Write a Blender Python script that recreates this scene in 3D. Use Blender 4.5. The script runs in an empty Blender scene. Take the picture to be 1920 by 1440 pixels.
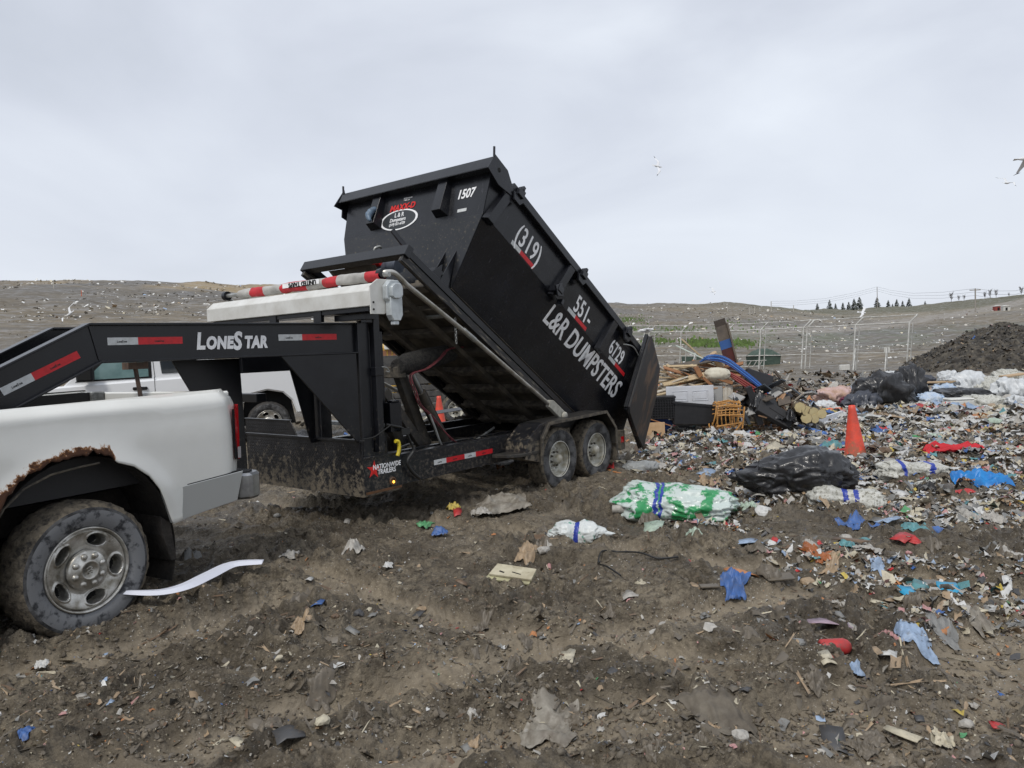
import bpy, math, random
import numpy as np
from mathutils import Vector, Matrix
random.seed(7); RNG = np.random.default_rng(11)
sin, cos, pi, rad = math.sin, math.cos, math.pi, math.radians
C = bpy.context.scene.collection
sc = bpy.context.scene

# ------------------------------------------------------------ camera, sky, sun, exposure
F_PX = 1392.0; PITCH = rad(2.73); ROLL = rad(2.29); EYE = 1.62
Fw = Vector((0, cos(PITCH), -sin(PITCH))); R0 = Vector((1, 0, 0)); U0 = Vector((0, sin(PITCH), cos(PITCH)))
RT = R0*cos(ROLL) - U0*sin(ROLL); UPV = R0*sin(ROLL) + U0*cos(ROLL)
CAM = Vector((0, 0, EYE))
cd = bpy.data.cameras.new('camera'); cam = bpy.data.objects.new('camera', cd); C.objects.link(cam)
m3 = Matrix((RT, UPV, -Fw)).transposed()
cam.matrix_world = Matrix.Translation(CAM) @ m3.to_4x4()
cd.sensor_width = 36; cd.lens = F_PX/1920*36; cd.clip_end = 3000; cd.clip_start = 0.05
sc.camera = cam
world = bpy.data.worlds.new('World'); sc.world = world; world.use_nodes = True
wn = world.node_tree.nodes; wl = world.node_tree.links; wn.clear()
SUN_EL, SUN_AZ = rad(52), rad(205)
def N(nodes, t, **k):
    n = nodes.new(t)
    for a, v in k.items(): setattr(n, a, v)
    return n
sky = N(wn, 'ShaderNodeTexSky', sky_type='NISHITA', sun_disc=False, sun_elevation=SUN_EL, sun_rotation=SUN_AZ, altitude=200, dust_density=3.0)
bg1 = N(wn, 'ShaderNodeBackground'); bg1.inputs[1].default_value = 0.09; wl.new(sky.outputs[0], bg1.inputs[0])
tc = N(wn, 'ShaderNodeTexCoord')
mp = N(wn, 'ShaderNodeMapping'); mp.inputs['Scale'].default_value = (1.0, 1.0, 2.6); mp.inputs['Rotation'].default_value = (0.1, -0.14, 0.4); wl.new(tc.outputs['Generated'], mp.inputs[0])
nz = N(wn, 'ShaderNodeTexNoise'); nz.inputs['Scale'].default_value = 1.7; nz.inputs['Detail'].default_value = 6; nz.inputs['Roughness'].default_value = 0.48; nz.inputs['Distortion'].default_value = 0.5; wl.new(mp.outputs[0], nz.inputs['Vector'])
cr = N(wn, 'ShaderNodeValToRGB'); wl.new(nz.outputs[0], cr.inputs[0])
e = cr.color_ramp.elements
e[0].position = 0.30; e[0].color = (0.385, 0.415, 0.47, 1)
e[1].position = 0.72; e[1].color = (0.605, 0.64, 0.695, 1)
e2 = e.new(0.5); e2.color = (0.49, 0.52, 0.583, 1)
sep = N(wn, 'ShaderNodeSeparateXYZ'); wl.new(tc.outputs['Generated'], sep.inputs[0])
hz = N(wn, 'ShaderNodeMapRange'); hz.inputs[1].default_value = 0.0; hz.inputs[2].default_value = 0.32; hz.inputs[3].default_value = 1.0; hz.inputs[4].default_value = 0.0; wl.new(sep.outputs[2], hz.inputs[0])
mx = N(wn, 'ShaderNodeMixRGB'); mx.inputs[2].default_value = (0.56, 0.59, 0.645, 1)
hm = N(wn, 'ShaderNodeMath', operation='MULTIPLY'); hm.inputs[1].default_value = 0.55; wl.new(hz.outputs[0], hm.inputs[0]); wl.new(hm.outputs[0], mx.inputs[0]); wl.new(cr.outputs[0], mx.inputs[1])
bg2 = N(wn, 'ShaderNodeBackground'); bg2.inputs[1].default_value = 1.0; wl.new(mx.outputs[0], bg2.inputs[0])
ms = N(wn, 'ShaderNodeMixShader'); ms.inputs[0].default_value = 0.93
wl.new(bg1.outputs[0], ms.inputs[1]); wl.new(bg2.outputs[0], ms.inputs[2])
wo = N(wn, 'ShaderNodeOutputWorld'); wl.new(ms.outputs[0], wo.inputs[0])
sd = bpy.data.lights.new('sun', 'SUN'); sd.energy = 1.4; sd.angle = rad(12); sd.color = (1, 0.96, 0.9)
so = bpy.data.objects.new('sun', sd); C.objects.link(so)
so.rotation_euler = Vector((sin(SUN_AZ)*cos(SUN_EL), cos(SUN_AZ)*cos(SUN_EL), sin(SUN_EL))).to_track_quat('Z', 'Y').to_euler()
sc.view_settings.view_transform = 'Standard'; sc.view_settings.look = 'None'; sc.view_settings.gamma = 1; sc.view_settings.use_curve_mapping = False
sc.view_settings.exposure = 0.52
sc.cycles.max_bounces = 6; sc.cycles.transparent_max_bounces = 8; sc.cycles.use_denoising = True

# ------------------------------------------------------------ numpy noise
_P = RNG.permutation(4096).astype(np.int64); _G = RNG.uniform(-1, 1, 4096)
_A = RNG.uniform(0, 2*np.pi, 4096); _GX = np.cos(_A); _GY = np.sin(_A)
def gnoise(x, y):
    xi = np.floor(x).astype(np.int64); yi = np.floor(y).astype(np.int64); fx = x-xi; fy = y-yi
    u = fx*fx*fx*(fx*(fx*6-15)+10); v = fy*fy*fy*(fy*(fy*6-15)+10)
    def g(a, b):
        h = _P[(_P[(xi+a) & 4095] + yi + b) & 4095]
        return _GX[h]*(fx-a) + _GY[h]*(fy-b)
    return ((g(0, 0)*(1-u)+g(1, 0)*u)*(1-v) + (g(0, 1)*(1-u)+g(1, 1)*u)*v)*1.5
def vnoise3(p, s=1.0, seed=0):
    p = np.asarray(p, float)*s + seed*17.3
    i = np.floor(p).astype(np.int64); f = p-i; f = f*f*(3-2*f); r = 0
    for a in (0, 1):
        for b in (0, 1):
            for c in (0, 1):
                h = _P[(_P[(_P[(i[..., 0]+a) & 4095]+i[..., 1]+b) & 4095]+i[..., 2]+c) & 4095]
                w = (f[..., 0] if a else 1-f[..., 0])*(f[..., 1] if b else 1-f[..., 1])*(f[..., 2] if c else 1-f[..., 2])
                r = r + _G[h]*w
    return r
def sstep(a, b, x):
    t = np.clip((x-a)/(b-a), 0, 1); return t*t*(3-2*t)

# ------------------------------------------------------------ materials
MATS = {}
def mat(name, col, rough=0.6, metal=0.0, col2=None, nscale=6.0, namt=1.0, bump=0.0, bscale=40.0, mud=0.0, mudz=None, mudcol=(0.13, 0.105, 0.075), spec=0.5, coat=0.0, trans=0.0, coords='Object', mscale=9.0, contrast=(0.35, 0.65), streak=None, bdist=0.004, emis=None, alpha=1.0, scratch=0.0):
    """principled material: base colour with noise variation, fine bump, and splashed dried mud that grows towards the ground (mudz = height where it ends, in world metres)"""
    if name in MATS: return MATS[name]
    m = bpy.data.materials.new(name); m.use_nodes = True; n = m.node_tree.nodes; l = m.node_tree.links
    b = n['Principled BSDF']; tcn = N(n, 'ShaderNodeTexCoord'); src = tcn.outputs[coords]
    if streak:
        mm = N(n, 'ShaderNodeMapping'); mm.inputs['Scale'].default_value = streak; l.new(src, mm.inputs[0]); ns_src = mm.outputs[0]
    else: ns_src = src
    colour = None
    b.inputs['Base Color'].default_value = (*col, 1)
    if col2:
        t = N(n, 'ShaderNodeTexNoise'); t.inputs['Scale'].default_value = nscale; t.inputs['Detail'].default_value = 6; t.inputs['Roughness'].default_value = 0.62; l.new(ns_src, t.inputs['Vector'])
        r = N(n, 'ShaderNodeMapRange'); r.inputs[1].default_value = contrast[0]; r.inputs[2].default_value = contrast[1]; r.inputs[4].default_value = namt; l.new(t.outputs[0], r.inputs[0])
        x = N(n, 'ShaderNodeMixRGB'); x.inputs[1].default_value = (*col, 1); x.inputs[2].default_value = (*col2, 1); l.new(r.outputs[0], x.inputs[0]); colour = x.outputs[0]
    b.inputs['Roughness'].default_value = rough; b.inputs['Metallic'].default_value = metal; b.inputs['Specular IOR Level'].default_value = spec
    b.inputs['Coat Weight'].default_value = coat; b.inputs['Transmission Weight'].default_value = trans; b.inputs['Alpha'].default_value = alpha
    if emis: b.inputs['Emission Color'].default_value = (*emis[:3], 1); b.inputs['Emission Strength'].default_value = emis[3]
    if scratch > 0:   # rubbed streaks running up the panels and long thin scrapes along them
        for sc_, th_, cc in (((26, 26, 1.6), .60, (0.060, 0.058, 0.068)), ((1.2, 30, 60), .66, (0.075, 0.072, 0.068)), ((2.2, 2.2, 2.2), .58, (0.022, 0.021, 0.021))):
            mm = N(n, 'ShaderNodeMapping'); mm.inputs['Scale'].default_value = sc_; l.new(src, mm.inputs[0])
            t = N(n, 'ShaderNodeTexNoise'); t.inputs['Scale'].default_value = 1.0; t.inputs['Detail'].default_value = 7; t.inputs['Roughness'].default_value = .7; l.new(mm.outputs[0], t.inputs['Vector'])
            r = N(n, 'ShaderNodeMapRange'); r.inputs[1].default_value = th_; r.inputs[2].default_value = th_+.14; r.inputs[4].default_value = scratch; l.new(t.outputs[0], r.inputs[0])
            x = N(n, 'ShaderNodeMixRGB'); x.inputs[2].default_value = (*cc, 1); l.new(r.outputs[0], x.inputs[0])
            if colour: l.new(colour, x.inputs[1])
            else: x.inputs[1].default_value = (*col, 1)
            colour = x.outputs[0]
    if mud > 0:
        t = N(n, 'ShaderNodeTexNoise'); t.inputs['Scale'].default_value = mscale; t.inputs['Detail'].default_value = 8; t.inputs['Roughness'].default_value = 0.75; l.new(src, t.inputs['Vector'])
        v = t.outputs[0]
        if mudz is not None:
            ge = N(n, 'ShaderNodeNewGeometry'); sp = N(n, 'ShaderNodeSeparateXYZ'); l.new(ge.outputs['Position'], sp.inputs[0])
            r = N(n, 'ShaderNodeMapRange'); r.inputs[1].default_value = 0.0; r.inputs[2].default_value = mudz; r.inputs[3].default_value = 0.30*mud; r.inputs[4].default_value = -0.16; l.new(sp.outputs[2], r.inputs[0])
            a = N(n, 'ShaderNodeMath', operation='ADD'); l.new(v, a.inputs[0]); l.new(r.outputs[0], a.inputs[1]); v = a.outputs[0]; th = 0.56
        else: th = 0.66-0.2*mud
        r2 = N(n, 'ShaderNodeMapRange'); r2.inputs[1].default_value = th; r2.inputs[2].default_value = th+0.10; l.new(v, r2.inputs[0])
        mm2 = N(n, 'ShaderNodeMath', operation='MULTIPLY'); mm2.inputs[1].default_value = 0.9; l.new(r2.outputs[0], mm2.inputs[0])
        x = N(n, 'ShaderNodeMixRGB'); x.inputs[2].default_value = (*mudcol, 1); l.new(mm2.outputs[0], x.inputs[0])
        if colour: l.new(colour, x.inputs[1])
        else: x.inputs[1].default_value = (*col, 1)
        colour = x.outputs[0]
        rr = N(n, 'ShaderNodeMapRange'); rr.inputs[3].default_value = rough; rr.inputs[4].default_value = 0.85; l.new(mm2.outputs[0], rr.inputs[0]); l.new(rr.outputs[0], b.inputs['Roughness'])
        if metal > 0:
            rm = N(n, 'ShaderNodeMapRange'); rm.inputs[3].default_value = metal; rm.inputs[4].default_value = 0; l.new(mm2.outputs[0], rm.inputs[0]); l.new(rm.outputs[0], b.inputs['Metallic'])
    if colour: l.new(colour, b.inputs['Base Color'])
    if bump > 0:
        t = N(n, 'ShaderNodeTexNoise'); t.inputs['Scale'].default_value = bscale; t.inputs['Detail'].default_value = 5; l.new(src, t.inputs['Vector'])
        bp = N(n, 'ShaderNodeBump'); bp.inputs['Strength'].default_value = bump; bp.inputs['Distance'].default_value = bdist; l.new(t.outputs[0], bp.inputs['Height']); l.new(bp.outputs[0], b.inputs['Normal'])
    MATS[name] = m; return m
BLK = (0.0045, 0.005, 0.007)
M_black = mat('black_paint', BLK, 0.30, col2=(0.010, 0.011, 0.014), nscale=5, bump=0.10, bscale=9, mud=0.42, mscale=30, mudcol=(0.10, 0.085, 0.065), mudz=1.9)
M_blackhi = mat('black_paint_clean', BLK, 0.27, col2=(0.008, 0.009, 0.012), nscale=3, bump=0.08, bscale=6)
M_tub = mat('dumpster_paint', (0.0045, 0.005, 0.007), 0.27, col2=(0.012, 0.013, 0.017), nscale=2.6, streak=(1, 1, .5), bump=0.3, bscale=4, bdist=.012, mud=0.22, mscale=60, mudcol=(0.06, 0.055, 0.048), scratch=.8)
M_tubmud = mat('dumpster_paint_gritty', (0.007, 0.008, 0.010), 0.32, col2=(0.015, 0.016, 0.019), nscale=3, bump=0.12, bscale=8, mud=0.45, mscale=34, mudcol=(0.16, 0.14, 0.10))
M_under = mat('grimy_underside', (0.034, 0.030, 0.024), 0.75, col2=(0.120, 0.102, 0.076), nscale=5, bump=0.4, bscale=26)
M_mudsteel = mat('mud_caked_steel', (0.135, 0.115, 0.086), 0.85, col2=(0.035, 0.032, 0.028), nscale=14, bump=0.6, bscale=40, bdist=0.01)
M_galv = mat('galvanised', (0.42, 0.43, 0.42), 0.42, metal=0.6, col2=(0.28, 0.28, 0.26), nscale=12, bump=0.1)
M_white = mat('white_housing', (0.66, 0.66, 0.63), 0.38, col2=(0.52, 0.51, 0.47), nscale=5, mud=0.2, mscale=70, mudcol=(0.30, 0.27, 0.2), bump=0.05)
M_tapew = mat('white_reflective_tape', (0.62, 0.64, 0.64), 0.35, col2=(0.48, 0.49, 0.48), nscale=30)
M_taper = mat('red_reflective_tape', (0.62, 0.012, 0.02), 0.35, col2=(0.48, 0.01, 0.015), nscale=30)
M_letter = mat('white_lettering', (0.90, 0.91, 0.92), 0.45, col2=(0.80, 0.80, 0.80), nscale=20)
M_redl = mat('red_lettering', (0.62, 0.015, 0.012), 0.5)
M_tyre = mat('tyre_rubber', (0.018, 0.018, 0.019), 0.75, col2=(0.105, 0.105, 0.105), nscale=9, bump=0.5, bscale=60, contrast=(0.42, 0.60), mud=0.28, mscale=14, mudcol=(0.13, 0.11, 0.08))
M_tread = mat('muddy_tread', (0.150, 0.125, 0.090), 0.9, col2=(0.026, 0.023, 0.020), nscale=22, bump=0.8, bscale=60, bdist=0.012, contrast=(0.45, 0.66))
M_side = mat('dusty_sidewall', (0.165, 0.168, 0.172), 0.7, col2=(0.022, 0.023, 0.026), nscale=11, bump=0.35, bscale=90, contrast=(0.50, 0.60), mud=.2, mscale=16, mudcol=(0.13, .11, .085))
M_alu = mat('dull_alloy', (0.66, 0.65, 0.61), 0.36, metal=0.8, col2=(0.20, 0.18, 0.14), nscale=9, bump=0.15, bscale=30, mud=0.35, mscale=16, mudcol=(0.14, 0.115, 0.08))
M_wspoke = mat('muddy_white_wheel', (0.62, 0.62, 0.57), 0.5, col2=(0.30, 0.27, 0.19), nscale=10, mud=0.15, mscale=14, mudcol=(0.15, 0.12, 0.075), bump=0.2)
M_dark = mat('dark_recess', (0.006, 0.006, 0.006), 0.9)  # near black: dark fittings, and shade painted into wheel windows, slots and holes
M_orange = mat('orange_cone', (0.80, 0.075, 0.035), 0.5, col2=(0.50, 0.07, 0.045), nscale=9, bump=0.1, mud=0.55, mscale=16, mudz=.5, mudcol=(0.35, 0.12, 0.07))
M_chrome = mat('dull_bumper', (0.42, 0.43, 0.44), 0.3, metal=0.9, col2=(0.2, 0.2, 0.2), nscale=6, mud=0.4, mudz=0.75, mscale=20)
M_redlens = mat('red_lens', (0.50, 0.008, 0.012), 0.12, col2=(0.32, 0.004, 0.008), nscale=8, spec=0.7)
M_clearlens = mat('clear_lens', (0.45, 0.42, 0.42), 0.1)
M_glass = mat('dark_glass', (0.025, 0.03, 0.035), 0.05, spec=0.8)
M_glassg = mat('green_tint_glass', (0.16, 0.26, 0.26), 0.08, spec=0.8, col2=(0.10, 0.18, 0.18), nscale=3)
M_amber = mat('amber_lens', (0.7, 0.25, 0.02), 0.3, emis=(1.0, 0.45, 0.06, 2.2))
M_yellow = mat('yellow_plastic', (0.72, 0.58, 0.03), 0.4, col2=(0.5, 0.38, 0.03), nscale=10)
M_redcable = mat('red_cable', (0.22, 0.04, 0.05), 0.5, col2=(0.05, 0.02, 0.02), nscale=20)
M_cable = mat('black_cable', (0.012, 0.012, 0.012), 0.5)
M_tarpr = mat('red_tarp', (0.52, 0.02, 0.03), 0.65, col2=(0.36, 0.02, 0.025), nscale=9, bump=0.5, bscale=22)
M_tarpg = mat('grey_tarp', (0.46, 0.45, 0.42), 0.7, col2=(0.33, 0.32, 0.30), nscale=9, bump=0.5, bscale=22)

# ------------------------------------------------------------ mesh helpers
def npmesh(name, V, Fq, mats, midx=None, smooth=False, parent=None):
    V = np.asarray(V, np.float32); Fq = np.asarray(Fq, np.int32); k = Fq.shape[1]
    me = bpy.data.meshes.new(name); me.vertices.add(len(V)); me.vertices.foreach_set('co', V.ravel())
    me.loops.add(Fq.size); me.loops.foreach_set('vertex_index', Fq.ravel())
    me.polygons.add(len(Fq)); me.polygons.foreach_set('loop_start', np.arange(0, Fq.size, k, dtype=np.int32))
    if midx is not None: me.polygons.foreach_set('material_index', np.asarray(midx, np.int32))
    if smooth: me.polygons.foreach_set('use_smooth', np.ones(len(Fq), bool))
    for m in (mats if isinstance(mats, (list, tuple)) else [mats]): me.materials.append(m)
    me.update(calc_edges=True)
    o = bpy.data.objects.new(name, me); C.objects.link(o)
    if parent is not None: o.parent = parent
    return o
class MB:
    def __init__(s): s.v = []; s.f = []; s.sm = []; s.mi = []; s.cur = 0
    def add(s, vs, fs, smooth=False):
        k = len(s.v); s.v += [tuple(v) for v in vs]; s.f += [tuple(i+k for i in f) for f in fs]; s.sm += [smooth]*len(fs); s.mi += [s.cur]*len(fs)
    def box(s, x0, x1, y0, y1, z0, z1, M=None):
        vs = [Vector((x, y, z)) for z in (z0, z1) for y in (y0, y1) for x in (x0, x1)]
        if M is not None: vs = [M @ v for v in vs]
        s.add(vs, [(0, 2, 3, 1), (4, 5, 7, 6), (0, 1, 5, 4), (2, 6, 7, 3), (0, 4, 6, 2), (1, 3, 7, 5)])
    def prism(s, poly, y0, y1, axis='y', M=None):
        """polygon in two axes extruded along the third; poly = (x,z) for axis y, (x,y) for z, (y,z) for x"""
        def P(p, t): return {'y': (p[0], t, p[1]), 'z': (p[0], p[1], t), 'x': (t, p[0], p[1])}[axis]
        n = len(poly); vs = [Vector(P(p, y0)) for p in poly]+[Vector(P(p, y1)) for p in poly]
        if M is not None: vs = [M @ v for v in vs]
        s.add(vs, [tuple(range(n))[::-1], tuple(range(n, 2*n))]+[(i, (i+1) % n, n+(i+1) % n, n+i) for i in range(n)])
    def bar(s, a, b, w, h=None, up=(0, 0, 1)):
        a = Vector(a); b = Vector(b); d = (b-a).normalized(); u = Vector(up)
        if abs(d.dot(u)) > 0.97: u = Vector((1, 0, 0))
        r = d.cross(u).normalized(); u = r.cross(d); h = h or w
        vs = [p+r*(i*w/2)+u*(j*h/2) for p in (a, b) for i, j in ((-1, -1), (1, -1), (1, 1), (-1, 1))]
        s.add(vs, [(0, 1, 2, 3), (7, 6, 5, 4), (0, 4, 5, 1), (1, 5, 6, 2), (2, 6, 7, 3), (3, 7, 4, 0)])
    def tube(s, pts, r, n=10, close=True):
        pts = [Vector(p) for p in pts]; rs = r if isinstance(r, (list, tuple)) else [r]*len(pts); k = len(s.v); prev = None
        vs = []
        for i, p in enumerate(pts):
            d = (pts[min(i+1, len(pts)-1)]-pts[max(i-1, 0)]).normalized()
            if prev is None:
                u = Vector((0, 0, 1)) if abs(d.z) < 0.9 else Vector((1, 0, 0)); a = d.cross(u).normalized()
            else: a = (prev-d*prev.dot(d)).normalized()
            prev = a; b = d.cross(a)
            vs += [p+(a*cos(2*pi*j/n)+b*sin(2*pi*j/n))*rs[i] for j in range(n)]
        fs = [(i*n+j, i*n+(j+1) % n, (i+1)*n+(j+1) % n, (i+1)*n+j) for i in range(len(pts)-1) for j in range(n)]
        s.add(vs, fs, True)
        if close: s.add([vs[j] for j in range(n)], [tuple(range(n))[::-1]]); s.add([vs[-n+j] for j in range(n)], [tuple(range(n))])
    def lathe(s, prof, n=32, axis='y', c=(0, 0, 0)):
        """prof = list of (radius, height along axis)"""
        vs = []
        for r, h in prof:
            for j in range(n):
                a = 2*pi*j/n; p = (r*cos(a), h, r*sin(a)) if axis == 'y' else (r*cos(a), r*sin(a), h)
                vs.append((p[0]+c[0], p[1]+c[1], p[2]+c[2]))
        s.add(vs, [(i*n+j, i*n+(j+1) % n, (i+1)*n+(j+1) % n, (i+1)*n+j) for i in range(len(prof)-1) for j in range(n)], True)
    def build(s, name, mats, parent=None, bevel=0.0, M=None):
        me = bpy.data.meshes.new(name); me.from_pydata([tuple(v) for v in s.v], [], s.f)
        for m in (mats if isinstance(mats, (list, tuple)) else [mats]): me.materials.append(m)
        me.polygons.foreach_set('use_smooth', s.sm); me.polygons.foreach_set('material_index', s.mi); me.update()
        o = bpy.data.objects.new(name, me); C.objects.link(o)
        if parent is not None: o.parent = parent
        if M is not None: o.matrix_local = M
        if bevel > 0:
            b = o.modifiers.new('bevel', 'BEVEL'); b.width = bevel; b.segments = 1; b.limit_method = 'ANGLE'; b.angle_limit = rad(40)
        return o
def one(name, m, parent, fn, bevel=0.0, M=None):
    b = MB(); fn(b); return b.build(name, m, parent, bevel, M)
def tag(o, label=None, cat=None, group=None, kind=None):
    for k, v in (('label', label), ('category', cat), ('group', group), ('kind', kind)):
        if v: o[k] = v
    return o
def empty(name, label, cat, loc=(0, 0, 0), rz=0.0, group=None):
    o = bpy.data.objects.new(name, None); C.objects.link(o); o.location = loc; o.rotation_euler = (0, 0, rz); o.empty_display_size = 0.2
    return tag(o, label, cat, group)
def kids(o): return [c for c in bpy.data.objects if c.parent == o]
def copy_tree(o, parent=None):
    c = o.copy(); C.objects.link(c); c.parent = parent
    for ch in kids(o): copy_tree(ch, c)
    return c
def text_mesh(name, txt, size, m, parent, M, shear=0.0, offset=0.0, sx=1.0, extrude=0.0015, align='LEFT', spacing=1.0, line=1.0):
    cu = bpy.data.curves.new(name, 'FONT'); cu.body = txt; cu.size = size; cu.shear = shear; cu.offset = offset; cu.extrude = extrude; cu.align_x = align; cu.space_character = spacing; cu.space_line = line; cu.resolution_u = 3
    t = bpy.data.objects.new(name+'_src', cu); C.objects.link(t)
    dg = bpy.context.evaluated_depsgraph_get(); me = bpy.data.meshes.new_from_object(t.evaluated_get(dg)); bpy.data.objects.remove(t); bpy.data.curves.remove(cu)
    me.materials.clear(); me.materials.append(m); me.name = name
    if sx != 1.0: me.transform(Matrix.Diagonal((sx, 1, 1, 1)))
    o = bpy.data.objects.new(name, me); C.objects.link(o); o.parent = parent; o.matrix_local = M
    return o
def frame_mat(o, x, y):
    """matrix with origin o, local X along x, local Y as near y as possible"""
    x = Vector(x).normalized(); z = x.cross(Vector(y)).normalized(); y = z.cross(x)
    m = Matrix((x, y, z)).transposed().to_4x4(); m.translation = Vector(o); return m
def bent(pts, n=6):
    """smooth polyline through the points"""
    pts = [Vector(p) for p in pts]; out = []
    for i in range(len(pts)-1):
        p0 = pts[max(i-1, 0)]; p1 = pts[i]; p2 = pts[i+1]; p3 = pts[min(i+2, len(pts)-1)]
        for k in range(n):
            t = k/n; out.append(0.5*((2*p1)+(p2-p0)*t+(2*p0-5*p1+4*p2-p3)*t*t+(3*p1-p0-3*p2+p3)*t**3))
    out.append(pts[-1]); return out
# ------------------------------------------------------------ terrain
def ray(px, py): return Fw+RT*((px-960)/F_PX)-UPV*((py-720)/F_PX)
def spot(px, py, z=0.0):
    d = ray(px, py); t = (z-EYE)/d.z; return CAM+d*t
def deep(px, py, Z): return CAM+ray(px, py)*Z
# ruts driven into the mud: (start, end, width, depth)
RUTS = []
for a, b, w, dp in [((560, 1075), (1320, 1290), .30, .045), ((640, 1330), (1560, 1110), .34, .05), ((240, 1440), (1000, 1230), .34, .05), ((-100, 1300), (640, 1120), .3, .04), ((1000, 1010), (1920, 1130), .3, .04), ((480, 930), (1000, 1000), .32, .05),
                    ((330, 1010), (1060, 930), .3, .05), ((1180, 870), (1920, 960), .3, .03), ((1500, 1440), (1990, 1180), .5, .05), ((700, 1440), (1250, 1390), .3, .03)]:
    p, q = spot(*a), spot(*b); RUTS.append((p.x, p.y, q.x, q.y, w, dp))
AZP = np.array([-70, -34, -25, -19, -15.6, -13.4, -2.2, 6, 7.6, 10.8, 13.9, 16.2, 18.4, 21.3, 24.1, 25.5, 28.1, 31.2, 34.7, 70])
ELP = np.array([.097, .098, .0985, .0965, .0955, .090, .0725, .058, .0555, .0510, .0482, .0486, .0418, .0356, .0308, .0311, .0316, .0330, .0371, .04])
AZR = np.array([-70, -36, -30, -22, -16, 0, 9, 16.3, 21, 25, 29, 33, 36, 70.])
RC = np.array([90, 90, 90, 92, 100, 170, 210, 230, 240, 300, 330, 330, 330, 330.])
RS = np.array([13, 13, 13, 14, 17, 30, 38, 40, 42, 46, 46, 44, 44, 44.])
def base_z(x, y):
    az = np.degrees(np.arctan2(x, np.maximum(y, 1e-3))); az = np.clip(az, -70, 70); r = np.hypot(x, y)
    el = np.interp(az, AZP, ELP); rc = np.interp(az, AZR, RC); rs = np.interp(az, AZR, RS)
    t = np.clip((r-rs)/(rc-rs), 0, 1.35); zc = EYE+el*rc
    z = zc*(0.25*t+0.75*np.minimum(t, 1)**1.25)
    z = np.where(t > 1, zc-(t-1)*zc*1.6, z)
    z = z*np.where(y > 0, 1, 0)
    # gentle local lie of the ground under the vehicles
    z = z - 0.06*sstep(5.5, 7.5, r)*sstep(30, 14, r) + 0.02*np.exp(-((x+2.7)**2+(y-4.3)**2)/1.5)
    # the hill crest is uneven
    z = z + sstep(0.35, 0.8, t)*(gnoise(x*.05+3, y*.05)*0.35+gnoise(x*.16, y*.16)*0.16)*np.clip(r/60, 0, 1.6)
    return z
def ground_h(x, y, detail=True, want_packed=False):
    x = np.asarray(x, float); y = np.asarray(y, float); r = np.hypot(x, y)
    z = base_z(x, y)
    near = sstep(60, 12, r)
    wx = x+gnoise(x*1.3, y*1.3+7)*.22; wy = y+gnoise(x*1.3+9, y*1.3)*.22
    z = z+near*(gnoise(x*.45, y*.45)*.05+gnoise(wx*1.4+4, wy*1.4)*.042)
    rut = np.zeros_like(z); sm = np.zeros_like(z)
    for x0, y0, x1, y1, w, dp in RUTS:
        L = math.hypot(x1-x0, y1-y0); ux, uy = (x1-x0)/L, (y1-y0)/L
        s = (x-x0)*ux+(y-y0)*uy; d = (-(x-x0)*uy+(y-y0)*ux)+gnoise(s*.7, s*0+x0)*.12; end = sstep(-.4, .4, s)*sstep(L+.4, L-.4, s)
        inside = sstep(w*.66, w*.42, np.abs(d))*end*sstep(-.55, -.2, gnoise(x*1.1+x0, y*1.1)); sm = np.maximum(sm, inside)
        rut -= dp*1.15*inside; rut += dp*.6*np.exp(-((np.abs(d)-w*.75)/(w*.22))**2)*end*(0.6+gnoise(x*3, y*3))
        lug = (np.abs(((s+np.abs(d)*.8)/.085) % 1-.5)*2); rut += inside*.011*(sstep(.3, .7, lug)-.5)*(gnoise(x*2, y*2+3) > -.15)
    z = z+rut
    if detail:
        k = 1-.72*sm
        a = 1-np.abs(gnoise(wx*4.2, wy*4.2+11)*1.6); b = gnoise(wx*9.5+5, wy*9.5); patch = .45+.55*sstep(-.35, .35, gnoise(x*.8+31, y*.8))
        sx_ = gnoise((wx*.95-wy*.3)*2.6, (wx*.3+wy*.95)*9+3); e_ = 1-np.abs(gnoise(wx*7.3+21, wy*7.3)*1.7); z = z+near*k*patch*(a*.056+b*.036+e_*.036)+near*sstep(-.1, .3, gnoise(x*.6+50, y*.6))*(1-np.abs(sx_)*1.6)*.016
        c = 1-np.abs(gnoise(x*21, y*21+5)*1.5); d = gnoise(x*43, y*43+2); f = gnoise(x*88+7, y*88)
        z = z+near*(k*.7+.3)*patch*(c*.015+d*.006+f*.002)
        # blocky torn clods
        q = np.maximum(0, gnoise(wx*6.1+40, wy*6.1)-.15)*.20; z = z+near*k*patch*np.minimum(q, .06)
        far = sstep(25, 60, r); z = z+far*(gnoise(x*.35, y*.35)*.16+np.abs(gnoise(x*1.1, y*1.1))*.05)
    if want_packed: return z, sm
    return z
def gh(x, y): return float(ground_h(np.array([x]), np.array([y]))[0])
def ghs(x, y): return float(ground_h(np.array([x]), np.array([y]), False)[0])
def land(px, py):
    """the place on the ground seen at that spot of the photograph"""
    z = 0.0
    for _ in range(4): p = spot(px, py, z); z = ghs(p.x, p.y)
    p = spot(px, py, z+.01); return p
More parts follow.
